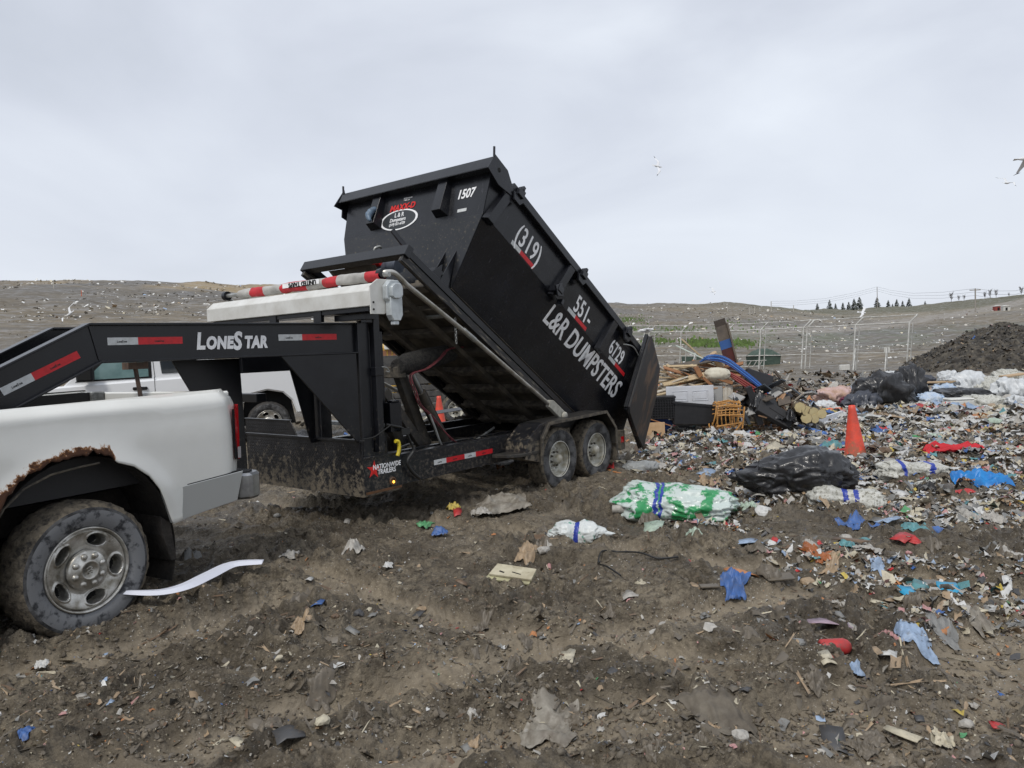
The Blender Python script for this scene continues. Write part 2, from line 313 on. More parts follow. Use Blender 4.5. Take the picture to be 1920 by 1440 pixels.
# adaptive fan of ground vertices, denser near the viewpoint
NAZ = 1180
az = np.radians(np.linspace(-46, 46, NAZ))
ys = []
r = 1.75
while r < 420:
    ys.append(r); 
    step = max(.0062, r*r*.00075) if r < 14 else min(max(.147, (r/14)**1.55*.15), 3.5)
    r += min(step, .0062+r*.012)
ys = np.array(ys); NR = len(ys)
A, Rr = np.meshgrid(az, ys); X = Rr*np.sin(A); Y = Rr*np.cos(A)
Zg, PK_ = ground_h(X, Y, True, True)
V = np.stack([X, Y, Zg], -1).reshape(-1, 3)
i, j = np.meshgrid(np.arange(NR-1), np.arange(NAZ-1), indexing='ij'); i = i.ravel(); j = j.ravel()
Fq = np.stack([i*NAZ+j, i*NAZ+j+1, (i+1)*NAZ+j+1, (i+1)*NAZ+j], -1)
print('ground verts', len(V), NR)

def ground_material():
    m = bpy.data.materials.new('churned_mud'); m.use_nodes = True; n = m.node_tree.nodes; l = m.node_tree.links; b = n['Principled BSDF']
    ge = N(n, 'ShaderNodeNewGeometry'); pos = ge.outputs['Position']
    def noise(s, d=5, r=.6, vec=pos, dist=0.0):
        t = N(n, 'ShaderNodeTexNoise'); t.inputs['Scale'].default_value = s; t.inputs['Detail'].default_value = d; t.inputs['Roughness'].default_value = r; t.inputs['Distortion'].default_value = dist; l.new(vec, t.inputs['Vector']); return t.outputs[0]
    def ramp(v, a, b_, lo=0., hi=1.):
        t = N(n, 'ShaderNodeMapRange'); t.inputs[1].default_value = a; t.inputs[2].default_value = b_; t.inputs[3].default_value = lo; t.inputs[4].default_value = hi; l.new(v, t.inputs[0]); return t.outputs[0]
    def mix(f, a, b_):
        t = N(n, 'ShaderNodeMixRGB')
        if isinstance(f, float): t.inputs[0].default_value = f
        else: l.new(f, t.inputs[0])
        for k, v in ((1, a), (2, b_)):
            if isinstance(v, tuple): t.inputs[k].default_value = (*v, 1)
            else: l.new(v, t.inputs[k])
        return t.outputs[0]
    def math_(op, a, b_=None):
        t = N(n, 'ShaderNodeMath', operation=op)
        for k, v in ((0, a), (1, b_)):
            if v is None: continue
            if isinstance(v, (int, float)): t.inputs[k].default_value = v
            else: l.new(v, t.inputs[k])
        return t.outputs[0]
    c = mix(ramp(noise(3.2, 8, .7), .36, .64), (.128, .105, .072), (.280, .236, .170))
    c = mix(ramp(noise(19, 7, .7), .42, .66), c, (.048, .037, .025))
    c = mix(ramp(noise(1.1, 3, .5), .54, .70, 0, .55), c, (.235, .200, .150))
    c = mix(ramp(noise(52, 4, .6), .60, .72, 0, .6), c, (.30, .25, .18))
    wetf = ramp(noise(.85, 5, .6), .47, .60); c = mix(math_('MULTIPLY', wetf, .62), c, (.066, .053, .037))
    pk = N(n, 'ShaderNodeAttribute'); pk.attribute_name = 'packed'; pkf = pk.outputs['Fac']
    c = mix(math_('MULTIPLY', pkf, ramp(noise(2.3, 4), .3, .6, .25, .85)), c, (.225, .188, .136))
    # litter crumbs pressed into the mud
    for scale, th, col, amt in ((46, .055, (.55, .53, .48), .9), (31, .050, (.46, .40, .29), .9), (24, .038, (.60, .60, .60), .9), (19, .030, (.42, .20, .09), .85), (15, .025, (.09, .17, .38), .8), (64, .06, (.34, .29, .20), .8)):
        v = N(n, 'ShaderNodeTexVoronoi'); v.inputs['Scale'].default_value = scale; v.inputs['Randomness'].default_value = 1
        w = N(n, 'ShaderNodeMapping'); w.inputs['Location'].default_value = (scale, scale*.3, 0); w.inputs['Rotation'].default_value = (0, 0, scale); w.inputs['Scale'].default_value = (1, 1.9, 1.4); l.new(pos, w.inputs[0]); l.new(w.outputs[0], v.inputs['Vector'])
        dens = ramp(noise(1.7+scale*.05, 3), .5, .62)
        f = math_('MULTIPLY', math_('MULTIPLY', ramp(v.outputs['Distance'], th*3.2, th*2.6), dens), amt)
        c = mix(f, c, col)
    # far slopes: paler grey brown clay with pale litter, stretched along the slope
    sp = N(n, 'ShaderNodeSeparateXYZ'); l.new(pos, sp.inputs[0])
    ln = N(n, 'ShaderNodeVectorMath', operation='LENGTH'); l.new(pos, ln.inputs[0]); dist = ln.outputs['Value']
    w = N(n, 'ShaderNodeMapping'); w.inputs['Rotation'].default_value = (0, 0, .3); w.inputs['Scale'].default_value = (.35, 1.5, 1); l.new(pos, w.inputs[0])
    f = mix(ramp(noise(.55, 9, .72, w.outputs[0]), .34, .66), (.094, .075, .047), (.205, .167, .110))
    f = mix(ramp(noise(.035, 4, .6), .42, .62), f, (.12, .11, .095))
    f = mix(ramp(noise(2.6, 6, .7), .50, .68, 0, .7), f, (.07, .062, .052))
    v = N(n, 'ShaderNodeTexVoronoi'); v.inputs['Scale'].default_value = 1.6; w2 = N(n, 'ShaderNodeMapping'); w2.inputs['Scale'].default_value = (1, 1.1, 3); l.new(pos, w2.inputs[0]); l.new(w2.outputs[0], v.inputs['Vector'])
    f = mix(math_('MULTIPLY', ramp(v.outputs['Distance'], .12, .09), ramp(noise(.22, 4), .52, .66)), f, (.5, .49, .46))
    wt = N(n, 'ShaderNodeMapping'); wt.inputs['Rotation'].default_value = (0, 0, -.25); wt.inputs['Scale'].default_value = (.03, .55, .8); l.new(pos, wt.inputs[0]); f = mix(ramp(noise(1.0, 5, .6, wt.outputs[0]), .52, .62, 0, .55), f, (.085, .073, .055))
    # tan dry tops on the left crest and the far right ridge, as dry grass
    def box(x0, x1, y0, y1, s=6):
        return math_('MULTIPLY', math_('MULTIPLY', ramp(sp.outputs[0], x0-s, x0+s), ramp(sp.outputs[0], x1+s, x1-s)), math_('MULTIPLY', ramp(sp.outputs[1], y0-s, y0+s), ramp(sp.outputs[1], y1+s, y1-s)))
    tan = math_('MULTIPLY', box(-46, -22, 70, 120, 4), ramp(noise(.12, 5), .44, .56)); f = mix(tan, f, (.26, .20, .115))
    gr = math_('MULTIPLY', box(60, 260, 170, 420, 22), ramp(noise(.05, 5), .25, .55, .4, 1)); f = mix(gr, f, (.092, .086, .045))
    tn2 = math_('MULTIPLY', box(35, 120, 120, 200, 14), ramp(noise(.07, 5), .40, .6, 0, .85)); f = mix(tn2, f, (.20, .165, .11))
    # green weeds
    for x0, x1, y0, y1, col in ((14, 40, 78, 100, (.10, .115, .055)), (8, 60, 60, 100, (.105, .11, .07))):
        g = math_('MULTIPLY', box(x0, x1, y0, y1, 4), ramp(noise(.22, 6, .7), .46, .56, 0, .85)); f = mix(g, f, col)
    # haul road: pale band climbing to the right
    t = math_('SUBTRACT', sp.outputs[1], math_('ADD', math_('MULTIPLY', sp.outputs[0], .98), 62.0)); wob = math_('MULTIPLY', math_('SUBTRACT', noise(.03, 2), .5), 14)
    t = math_('ABSOLUTE', math_('ADD', t, wob)); road = math_('MULTIPLY', ramp(t, 9.0, 5.5), ramp(sp.outputs[0], 18, 30)); f = mix(math_('MULTIPLY', road, .85), f, (.235, .21, .175))
    rut = math_('MULTIPLY', ramp(math_('ABSOLUTE', math_('SUBTRACT', t, 2.6)), 1.3, .4), math_('MULTIPLY', road, .5)); f = mix(rut, f, (.15, .13, .105))
    full = mix(ramp(dist, 20, 42), c, f)
    l.new(full, b.inputs['Base Color'])
    wet = math_('MULTIPLY', ramp(noise(1.6, 5), .42, .60, .62, .92), ramp(wetf, 0, 1, 1, .58)); l.new(wet, b.inputs['Roughness']); b.inputs['Specular IOR Level'].default_value = .45
    vb = N(n, 'ShaderNodeTexVoronoi'); vb.inputs['Scale'].default_value = 34; l.new(pos, vb.inputs['Vector']); h = math_('ADD', math_('ADD', noise(48, 7, .75), math_('MULTIPLY', noise(150, 3), .5)), math_('MULTIPLY', vb.outputs['Distance'], -.8))
    bp = N(n, 'ShaderNodeBump'); l.new(math_('MULTIPLY', ramp(dist, 10, 34, 1, .06), ramp(pkf, 0, 1, 1, .45)), bp.inputs['Strength']); bp.inputs['Distance'].default_value = .022; l.new(h, bp.inputs['Height']); l.new(bp.outputs[0], b.inputs['Normal'])
    return m
M_ground = ground_material()
go = tag(npmesh('ground', V, Fq, M_ground, smooth=True), kind='structure')
at_ = go.data.attributes.new('packed', 'FLOAT', 'POINT'); at_.data.foreach_set('value', PK_.ravel().astype(np.float32))
# the rest of the landfill floor round and behind the viewpoint
ang = np.radians(np.linspace(46, 314, 90)); rr = np.array([1.75, 3, 5, 8, 12, 20, 35, 60, 100, 160, 260, 420.])
A2, R2 = np.meshgrid(ang, rr); X2 = R2*np.sin(A2); Y2 = R2*np.cos(A2); Z2 = ground_h(X2, Y2)
i, j = np.meshgrid(np.arange(len(rr)-1), np.arange(89), indexing='ij'); i = i.ravel(); j = j.ravel()
V2 = np.stack([X2, Y2, Z2], -1).reshape(-1, 3)
F2 = np.stack([i*90+j, i*90+j+1, (i+1)*90+j+1, (i+1)*90+j], -1)
tag(npmesh('ground', V2, F2, M_ground, smooth=True), kind='structure')
aa = np.radians(np.linspace(0, 360, 61))[:-1]; Vc = [(0, 0, 0.0)]+[(1.75*sin(a), 1.75*cos(a), gh(1.75*sin(a), 1.75*cos(a))) for a in aa]
tag(npmesh('ground', np.array(Vc), np.array([(0, 1+(k+1) % 60, 1+k) for k in range(60)]), M_ground), kind='structure')
# floor beyond the hills out to the horizon
def _pl(b): b.box(-2500, 2500, -2500, 2500, -3.0, -2.0)
tag(one('far_plain', mat('far_plain', (.12, .11, .08), .9, col2=(.08, .09, .05), nscale=.01), None, _pl), kind='structure')
# ------------------------------------------------------------ wheels (shared builder)
def wheel(parent, c, R, W, Rr, kind, axis_sign=-1, turn=0.0, name='wheel', treadmat=None, sidemat=None, rimmat=None, dual=False):
    """wheel lying with its axis along local y; outer face towards axis_sign; tyre (sidewall + tread), rim, hub"""
    s = axis_sign; n = 112; cx, cy, cz = c
    # tyre: ring profile from the rim seat over the shoulder and back
    h = W/2
    prof = [(Rr*.985, -h*.70), (Rr*1.05, -h*.90), (Rr+(R-Rr)*.36, -h*1.02), (Rr+(R-Rr)*.66, -h*1.04), (Rr+(R-Rr)*.76, -h*1.0), (R*.955, -h*.90), (R*.985, -h*.80), (R*.996, -h*.5), (R, -h*.2), (R, h*.2), (R*.996, h*.5), (R*.985, h*.80), (R*.955, h*.90), (Rr+(R-Rr)*.78, h*.98), (Rr+(R-Rr)*.3, h*1.0), (Rr, h*.8)]
    # finer tread
    vs = []; nn = len(prof)
    for k, (r, y) in enumerate(prof):
        for j in range(n):
            a = 2*pi*j/n; rr = r; yy = y
            if 5 <= k <= 12:
                lug = ((j + (k % 2)*2 + (k >= 9)*1) % 4) < 2
                rr = r-(0.0 if lug else R*.034)+R*.018*float(vnoise3(np.array([cos(a)*R, y, sin(a)*R]), 22)); rr += R*.012*float(vnoise3(np.array([cos(a)*R, y, sin(a)*R]), 7, 3))
            vs.append((rr*cos(a), -s*(-yy) if False else (yy if s < 0 else -yy), rr*sin(a)))
    fs = []; mi = []
    for k in range(nn-1):
        for j in range(n):
            fs.append((k*n+j, k*n+(j+1) % n, (k+1)*n+(j+1) % n, (k+1)*n+j)); mi.append(1 if 4 <= k <= 12 else 2 if k in (0, 3) else 0)
    V_ = np.array(vs)+np.array(c)
    w = npmesh(name, V_, fs, [sidemat or M_side, treadmat or M_tread, M_tyre], mi, smooth=True, parent=parent)
    # rim: polar relief with windows
    na, nr = (300, 80) if kind == 'alloy' else (200, 50); vs = []; mi = []
    nwin = 5 if kind == 'alloy' else 8
    def relief(t, a):
        # t 0 centre..1 lip ; returns depth inward (positive = recessed), and material
        u = ((a+turn)*nwin/(2*pi)) % 1-.5
        if kind == 'alloy':
            d = .012*math.exp(-((t-.45)/.1)**2)*0+.022+.018*cos(t*pi)  # dished spokes
            d = .030-.024*sstep_f(.20, .46, t)*0
            base = .040 if t < .46 else .040-.034*sstep_f(.46, .96, t)
            if t < .40: base = .014+.010*(t/.40)**2
            elif t < .46: base = .024+.020*sstep_f(.40, .46, t)
            base = min(base, .034)
            if t > .95: base = .034-.030*sstep_f(.95, .985, t)
            e = (u/.265)**2+((t-.735)/.150)**2*(1+.5*u)
            mtl = 0
            if e < 1: base += .085*sstep_f(1.0, .60, e); mtl = 1 if e < .66 else 0
            elif e < 1.6: base -= .009*(1.6-e)/.6
            return base, mtl
        base = .075*sstep_f(1.0, .90, t) if t > .74 else .075
        if t > .95: base = .004+.03*sstep_f(.99, .95, t)
        if t < .74: base = .075-.018*sstep_f(.30, .60, t)*sstep_f(.74, .6, t)
        if t < .36: base = .048
        e = abs(u)*2*.9+abs(t-.56)/.12*.62
        mtl = 0
        e = max(abs(u)/(.30-.35*(t-.50)), abs(t-.56)/.095)
        if e < 1: base += .05; mtl = 1
        return base, mtl
    ts = [0.02+0.98*k/nr for k in range(nr+1)]
    for t in ts:
        for j in range(na):
            a = 2*pi*j/na; d, m_ = relief(t, a); y = h*(.93 if kind == 'alloy' else .80)-d
            vs.append((Rr*t*cos(a)+cx, (s*y)+cy, Rr*t*sin(a)+cz)); mi.append(m_)
    fs = []; fm = []
    for k in range(nr):
        for j in range(na):
            q = (k*na+j, k*na+(j+1) % na, (k+1)*na+(j+1) % na, (k+1)*na+j); fs.append(q); fm.append(1 if sum(mi[i] for i in q) >= 3 else 0)
    rim = npmesh('rim', np.array(vs), fs, [rimmat or M_alu, M_dark], fm, smooth=True, parent=w)  # faces deep in the windows painted near black as their shade
    # bead ring
    b = MB(); b.lathe([(Rr*1.03, s*(h*.80)), (Rr*1.035, s*(h*.95)), (Rr*1.0, s*(h*.97)), (Rr*.985, s*(h*.90))], n=72, c=c); b.build('rim_lip', rimmat or M_alu, w)
    # hub cap and nuts
    b = MB(); y0 = h*(.93 if kind == 'alloy' else .80)-(.014 if kind == 'alloy' else .05)
    if kind == 'alloy':
        b.lathe([(Rr*.49, s*(y0-.010)), (Rr*.48, s*(y0+.008)), (Rr*.43, s*(y0+.018)), (Rr*.25, s*(y0+.024)), (Rr*.235, s*(y0+.034)), (Rr*.19, s*(y0+.035)), (Rr*.18, s*(y0+.026)), (0.001, s*(y0+.026))], n=48, c=c)
    else:
        b.lathe([(Rr*.30, s*y0), (Rr*.29, s*(y0+.05)), (Rr*.20, s*(y0+.075)), (Rr*.1, s*(y0+.08)), (0.001, s*(y0+.08))], n=24, c=c)
    b.build('hub_cap', rimmat if kind != 'alloy' else M_alu, w)
    if kind == 'alloy':
        b = MB(); ye = cy+s*(y0+.030)
        for pts in (((-.55, .35), (-.1, .6), (.45, .35), (.1, .15)), ((-.5, -.1), (0, .05), (.5, -.15)), ((-.2, -.5), (.15, -.3), (.4, -.45))):
            b.tube([(cx+Rr*.15*p[0], ye, cz+Rr*.15*p[1]) for p in pts], Rr*.016, 6)
        b.build('hub_emblem', M_alu, w)
    for k in range(8):
        a = 2*pi*k/8+.3; r = Rr*(.35 if kind == 'alloy' else .40); b = MB(); rn = Rr*.075 if kind == 'alloy' else .012
        yb = y0+.012 if kind == 'alloy' else y0-.004
        b.lathe([(rn*1.25, s*yb), (rn, s*(yb+.012)), (rn*.85, s*(yb+.020)), (0.001, s*(yb+.022))], n=12, c=(cx+r*cos(a), cy, cz+r*sin(a))); b.build('lug_nut', M_alu if kind == 'alloy' else M_mudsteel, w)
    return w
def sstep_f(a, b, x):
    t = min(max((x-a)/(b-a), 0), 1); return t*t*(3-2*t)

# ------------------------------------------------------------ gooseneck trailer
TR_ROT = math.atan2(.78261, .62251)
TM = Matrix.Translation((-1.375, 6.658, 0)) @ Matrix.Rotation(TR_ROT, 4, 'Z')
TILT = rad(34)
TL = Matrix.Translation((.771, 0, 2.622)) @ Matrix.Rotation(TILT, 4, 'Y')     # tilted bed inside the trailer's frame
T = empty('gooseneck_trailer', 'black gooseneck roll-off trailer with raised tilting bed, hitched behind the near white pickup', 'trailer', (-1.375, 6.658, 0), TR_ROT)
T.rotation_euler = (0, 0, TR_ROT)
Wt = 1.84
def channel(b, x0, x1, y, z0, z1, d=.07, t=.012, out=-1):
    b.box(x0, x1, min(y, y-out*t), max(y, y-out*t), z0, z1)
    ya, yb = sorted((y, y-out*d)); b.box(x0, x1, ya, yb, z1, z1+t); b.box(x0, x1, ya, yb, z0-t, z0)
# main rails
for nm, y, o_ in (('near', 0, -1), ('far', Wt, 1)):
    b = MB(); channel(b, .42, 4.35, y, .385, .645, .09, .014, o_); b.build('frame_rail', M_black, T, .003)
for s_ in np.arange(.55, 4.3, .42):
    one('crossmember', M_mudsteel, T, lambda b: b.box(s_, s_+.06, .10, Wt-.10, .40, .50))
for y in (.42, Wt-.48): one('inner_rail', M_black, T, lambda b: b.box(.3, 4.3, y, y+.06, .46, .62), .003)
one('rear_crossmember', M_mudsteel, T, lambda b: b.box(4.28, 4.40, -.02, Wt+.02, .34, .66), .004)
one('bed_floor_plate', M_under, T, lambda b: b.box(.05, 1.6, .03, Wt-.03, .37, .38))
# pale strip painting the sky reflection on the far rail's top face
one('rail_top_sheen', M_galv, T, lambda b: b.box(.9, 2.2, Wt-.09, Wt-.01, .662, .672))
# neck beams: I-section, level part, sloped part
kt, kb = (-2.23, 1.885), (-2.17, 1.648)
def neck(y):
    # web
    o = one('neck_beam', M_blackhi, T, lambda b: b.prism([(-3.30, 1.335), (-3.30, 1.07), kb, (.02, 1.648), (.02, 1.893), kt], y+.045, y+.060))
    def fl(b):
        for (p, q) in (((-3.30, 1.335), kt), (kt, (.02, 1.893))):
            b.prism([p, q, (q[0], q[1]+.016), (p[0], p[1]+.016)], y, y+.11)
        for (p, q) in (((-3.30, 1.07), kb), (kb, (.02, 1.648))):
            b.prism([(p[0], p[1]-.016), (q[0], q[1]-.016), q, p], y, y+.11)
    one('flange', M_blackhi, o, fl, .003)
    return o
nb = neck(0.0); neck(.60)
one('neck_seam', M_blackhi, nb, lambda b: b.prism([(-2.225, 1.88), (-2.205, 1.88), (-2.155, 1.652), (-2.175, 1.652)], .036, .046))
# gusset plates and uprights
for y, gp0 in ((0.012, [(-.78, 1.632), (.0, 1.632), (.0, .70), (-.02, .82)]), (.66, [(-.28, 1.632), (.0, 1.632), (.0, .80), (-.06, .80)])):
    one('neck_gusset', M_black, T, lambda b: b.prism(gp0, y, y+.016), .002)
for y in (0.0, .60):
    one('neck_upright', M_black, T, lambda b: b.box(.02, .15, y, y+.13, .36, 1.91), .006)
one('neck_brace', M_black, T, lambda b: b.box(.16, .40, .10, .24, .66, 1.83), .006)
one('neck_brace', M_black, T, lambda b: b.box(-.03, .14, .14, .59, 1.66, 1.86), .006)
one('neck_brace', M_blackhi, T, lambda b: b.box(-1.62, -1.45, .07, .60, 1.63, 1.72), .004)
one('cross_bulkhead', M_black, T, lambda b: b.box(-.64, -.54, .62, 1.70, 1.235, 1.31), .004)
one('neck_brace', M_black, T, lambda b: b.box(-.80, .0, .56, .60, 1.50, 1.64), .004)
# far side neck braces seen in the gap
one('neck_plate', M_black, T, lambda b: b.prism([(-1.36, 1.63), (-.76, 1.63), (-.74, .60), (-1.02, .60), (-1.18, 1.30)], .655, .675), .002)
one('coupler_tube', M_black, T, lambda b: (b.box(-3.12, -2.98, .26, .42, .86, 1.30), b.box(-3.30, -2.86, .06, .60, 1.10, 1.30)), .006)
one('jack_post', M_black, T, lambda b: (b.box(-2.95, -2.88, .00, .07, 1.45, 1.88), b.box(-2.97, -2.86, -.012, .08, 1.86, 1.89)), .004)
one('drop_leg', mat('rusty_rod', (.16, .10, .07), .7, col2=(.08, .06, .05), nscale=20), T, lambda b: (b.tube([(-1.86, .22, 1.63), (-1.80, .22, 1.12)], .016, 8), b.box(-1.92, -1.78, .18, .28, 1.58, 1.63)))
# diamond plate front box
M_dia = mat('diamond_plate', BLK, 0.32, col2=(.018, .018, .02), nscale=4, mud=.95, mudz=1.15, mscale=14, mudcol=(.15, .125, .09))
def diamond(b, x, y0, y1, z0, z1, p=.034, lean=0.0, d=.0022):
    """raised bars of tread plate on a plane x = const facing -x"""
    k = 0; z = z0+p*.5
    while z < z1-p*.3:
        y = y0+p*(.5+(k % 2)*.5)
        while y < y1-p*.3:
            a = pi/4 if (k % 2) else -pi/4; L, w = p*.40, p*.13
            ux, uz = cos(a), sin(a); pts = [(y-ux*L, z-uz*L), (y+uz*w, z-ux*w), (y+ux*L, z+uz*L), (y-uz*w, z+ux*w)]
            b.add([(x, q[0], q[1]) for q in pts]+[(x-d, y, z)], [(0, 1, 4), (1, 2, 4), (2, 3, 4), (3, 0, 4)], False); y += p
        z += p*.5; k += 1
def fbox(b):
    b.box(.0, .012, .0, Wt, .335, .835); b.box(.0, .42, -.012, .0, .335, .66); b.box(.0, .42, Wt, Wt+.012, .335, .83); b.box(.0, .42, 0, Wt, .325, .335)
    b.box(-.02, .03, -.01, Wt+.01, .83, .85)
bx = one('tool_box', M_dia, T, fbox, .002)
tag(one('tread_bars', M_dia, bx, lambda b: diamond(b, -.0005, .03, Wt-.03, .36, .82)), kind='stuff')
bx2 = one('upper_tool_box', M_dia, T, lambda b: (b.prism([(.95, .853), (1.05, 1.0), (1.84, 1.0), (1.84, .853)], -.01, .0, 'x'), b.box(-.02, .015, 1.05, 1.85, .995, 1.004)), .002)
bx2.data.transform(Matrix.Identity(4))
tag(one('tread_bars', M_dia, bx2, lambda b: diamond(b, -.0115, 1.08, 1.82, .86, .99)), kind='stuff')
one('box_interior', M_under, T, lambda b: (b.box(.05, .35, .1, .9, .60, .62), b.box(.1, .3, .45, .75, .62, .70)), .01)
one('box_shelf', M_galv, T, lambda b: b.prism([(.30, .965), (.40, .965), (.43, .93), (.30, .93)], .06, .95), .002)
# side panel with the dealer's mark
sp_ = one('side_panel', M_black, T, lambda b: (b.box(.0, .46, -.014, -.002, .345, .675), b.prism([(.0, .675), (.46, .675), (.46, .69), (.0, .69)], -.03, .04)), .003)
def star(b, cx, cz, R, r, y, rot=0.0):
    pts = [((R if k % 2 == 0 else r)*sin(rot+pi*k/5)+cx, (R if k % 2 == 0 else r)*cos(rot+pi*k/5)+cz) for k in range(10)]
    b.add([(x, y, z) for x, z in pts]+[(cx, y-.003, cz)], [(k, (k+1) % 10, 10) for k in range(10)])
one('star_emblem', M_redl, sp_, lambda b: star(b, .115, .565, .088, .034, -.0165, .1))
FX = lambda x, y, z: frame_mat((x, y, z), (1, 0, 0), (0, 0, 1))
text_mesh('lettering', 'NATIONWIDE', .062, M_letter, sp_, FX(.10, -.018, .565), shear=.1, offset=.0012, sx=.86)
text_mesh('lettering', 'TRAILERS', .062, M_letter, sp_, FX(.155, -.018, .515), shear=.1, offset=.0012, sx=.86)
one('mud_skirt', mat('rust_stain', (.13, .055, .02), .8, col2=(.07, .04, .02), nscale=12), sp_, lambda b: b.box(.01, .45, -.0165, -.0145, .348, .372))
ml = one('marker_light', mat('light_grommet', (.10, .055, .03), .7), T, lambda b: b.lathe([(.040, -.015), (.040, -.024), (.028, -.028), (.026, -.022)], 20, c=(.335, 0, .425)))
one('lens', M_amber, ml, lambda b: b.lathe([(.014, -.024), (.010, -.030), (.001, -.032)], 14, c=(.340, 0, .418)))
# reflective tapes on neck and rail
def tape(parent, M, L=.457, h=.051, n=1, y=-.001, words=True, scale=.03):
    """white then red sections along local X"""
    w, r = L*7/18, L*11/18; x = 0
    for k in range(n):
        one('tape_section', M_tapew, parent, lambda b: b.box(x, x+w, -.0008, 0, 0, h), M=M)
        one('tape_section', M_taper, parent, lambda b: b.box(x+w, x+w+r, -.0008, 0, 0, h), M=M)
        if words:
            for xx, ww in ((x+w*.30, 0), (x+w+r*.36, 0)):
                for tx, dx, sz in (('L', 0, 1), ('ONE', .26, .72), ('S', .98, 1.2), ('TAR', 1.32, .72)):
                    text_mesh('lettering', tx, scale*sz*.62, M_cable, parent, M @ frame_mat((xx+dx*scale*1.15, -.0012, h*.32), (1, 0, 0), (0, 0, 1)), shear=.12, offset=.0010, sx=.85, extrude=.0002)
        x += w+r
def atM(x, y, z, ang=0): return Matrix.Translation((x, y, z)) @ Matrix.Rotation(-ang, 4, 'Y')
tape(nb, atM(-2.11, .043, 1.752), L=.525)
tape(nb, atM(-.775, .043, 1.760), L=.59)
tape(nb, atM(-2.735, .043, 1.456, math.atan2(.241, .50)), L=.50)
tape(T, atM(.905, -.003, .488), L=.455, n=2, scale=.026)
ls = [('L', 0, .160), ('ONE', .078, .118), ('S', .300, .180), ('TAR', .398, .118)]
for tx, dx, sz in ls:
    text_mesh('lettering', tx, sz*1.05, M_letter, nb, frame_mat((-1.485+dx, .040, 1.712-(0.010 if tx == 'S' else 0)), (1, 0, 0), (0, 0, 1)), shear=.16, offset=.0075, sx=.80, spacing=1.1)
# tarp housing across the front
def hous(b): b.prism([(-.13, 2.03), (-.13, 2.165), (-.05, 2.232), (.10, 2.232), (.14, 2.19), (.14, 2.03)], -.37, 2.27)
hs = one('tarp_housing', M_white, T, hous, .006)
one('housing_tray', M_black, T, lambda b: (b.box(-.10, .13, -.30, 2.2, 1.99, 2.028), b.box(-.11, -.07, .35, .46, 1.93, 2.05), b.box(-.11, -.07, 1.05, 1.16, 1.93, 2.05)), .003)
one('end_plate', M_white, hs, lambda b: b.prism([(-.15, 1.96), (-.15, 2.20), (-.06, 2.26), (.13, 2.26), (.17, 2.2), (.17, 2.05), (.0, 1.96)], -.385, -.372), .002)
gb = one('gear_box', mat('cast_zinc', (.58, .62, .63), .4, metal=.35, col2=(.42, .45, .46), nscale=10, bump=.2), hs, lambda b: (b.prism([(-.02, 2.09), (-.02, 2.20), (.03, 2.25), (.12, 2.25), (.17, 2.20), (.17, 2.12), (.13, 2.06), (.02, 2.06)], -.45, -.39), b.prism([(.01, 2.11), (.01, 2.19), (.05, 2.22), (.12, 2.22), (.14, 2.18), (.14, 2.12), (.10, 2.09), (.04, 2.09)], -.485, -.44), b.prism([(.04, 1.90), (.12, 1.90), (.15, 1.95), (.15, 2.10), (.01, 2.10), (.01, 1.95)], -.46, -.392), b.box(.05, .11, -.45, -.40, 1.865, 1.9)), .006)
for z in (2.00, 2.06): one('bolt', M_dark, hs, lambda b: b.lathe([(.009, -.386), (.009, -.392), (.001, -.393)], 8, c=(-.12, 0, z)))
one('housing_leg', M_black, T, lambda b: (b.box(.02, .09, -.12, -.05, 1.90, 2.0), b.box(.0, .12, -.14, .3, 1.93, 1.985)), .004)
st = one('tarp_stand', M_black, T, lambda b: (b.box(.16, .23, -.055, .015, .72, 1.99), b.box(.15, .24, -.065, .025, 1.42, 1.50)), .004)
one('hook', M_galv, st, lambda b: b.tube(bent([(.23, -.06, 1.50), (.28, -.07, 1.49), (.31, -.07, 1.45), (.27, -.07, 1.46)]), .006, 6))
# tarp roll with red and grey stripes
roll = MB(); roll_pts = 0
rl = one('tarp_roll', M_galv, T, lambda b: b.tube([(.10, -.36, 2.31), (.10, 2.25, 2.315)], .022, 10))
ycut = [-.28, -.11, .24, .44, .70, .95, 1.28, 1.55, 1.80, 2.02]
yy = -.27; k = 0; seg = [.19, .40, .20, .26, .42, .30, .24, .22]
for L in seg:
    def strip(b, y0=yy, y1=yy+L, k=k):
        n = 18; pts = []; m = max(3, int((y1-y0)/.035)); vs = []
        for i in range(m+1):
            y = y0+(y1-y0)*i/m
            for j in range(n):
                a = 2*pi*j/n; r = .046+.006*float(vnoise3(np.array([cos(a)*.1, y, sin(a)*.1]), 26))+.004*sin(3*a+y*9)
                vs.append((.10+r*cos(a), y, 2.312+r*sin(a)*1.05))
        b.add(vs, [(i*n+j, i*n+(j+1) % n, (i+1)*n+(j+1) % n, (i+1)*n+j) for i in range(m) for j in range(n)], True)
    one('tarp_stripe', M_tarpr if k % 2 == 0 else M_tarpg, rl, strip); yy += L; k += 1
lab = one('tarp_label', M_letter, rl, lambda b: b.box(.049, .0505, .56, 1.14, 2.305, 2.35))
text_mesh('lettering', 'UNITED TARPS', .062, M_dark, rl, frame_mat((.046, .60, 2.345), (0, 1, 0), (0, 0, -1)), offset=.002, sx=1.05)
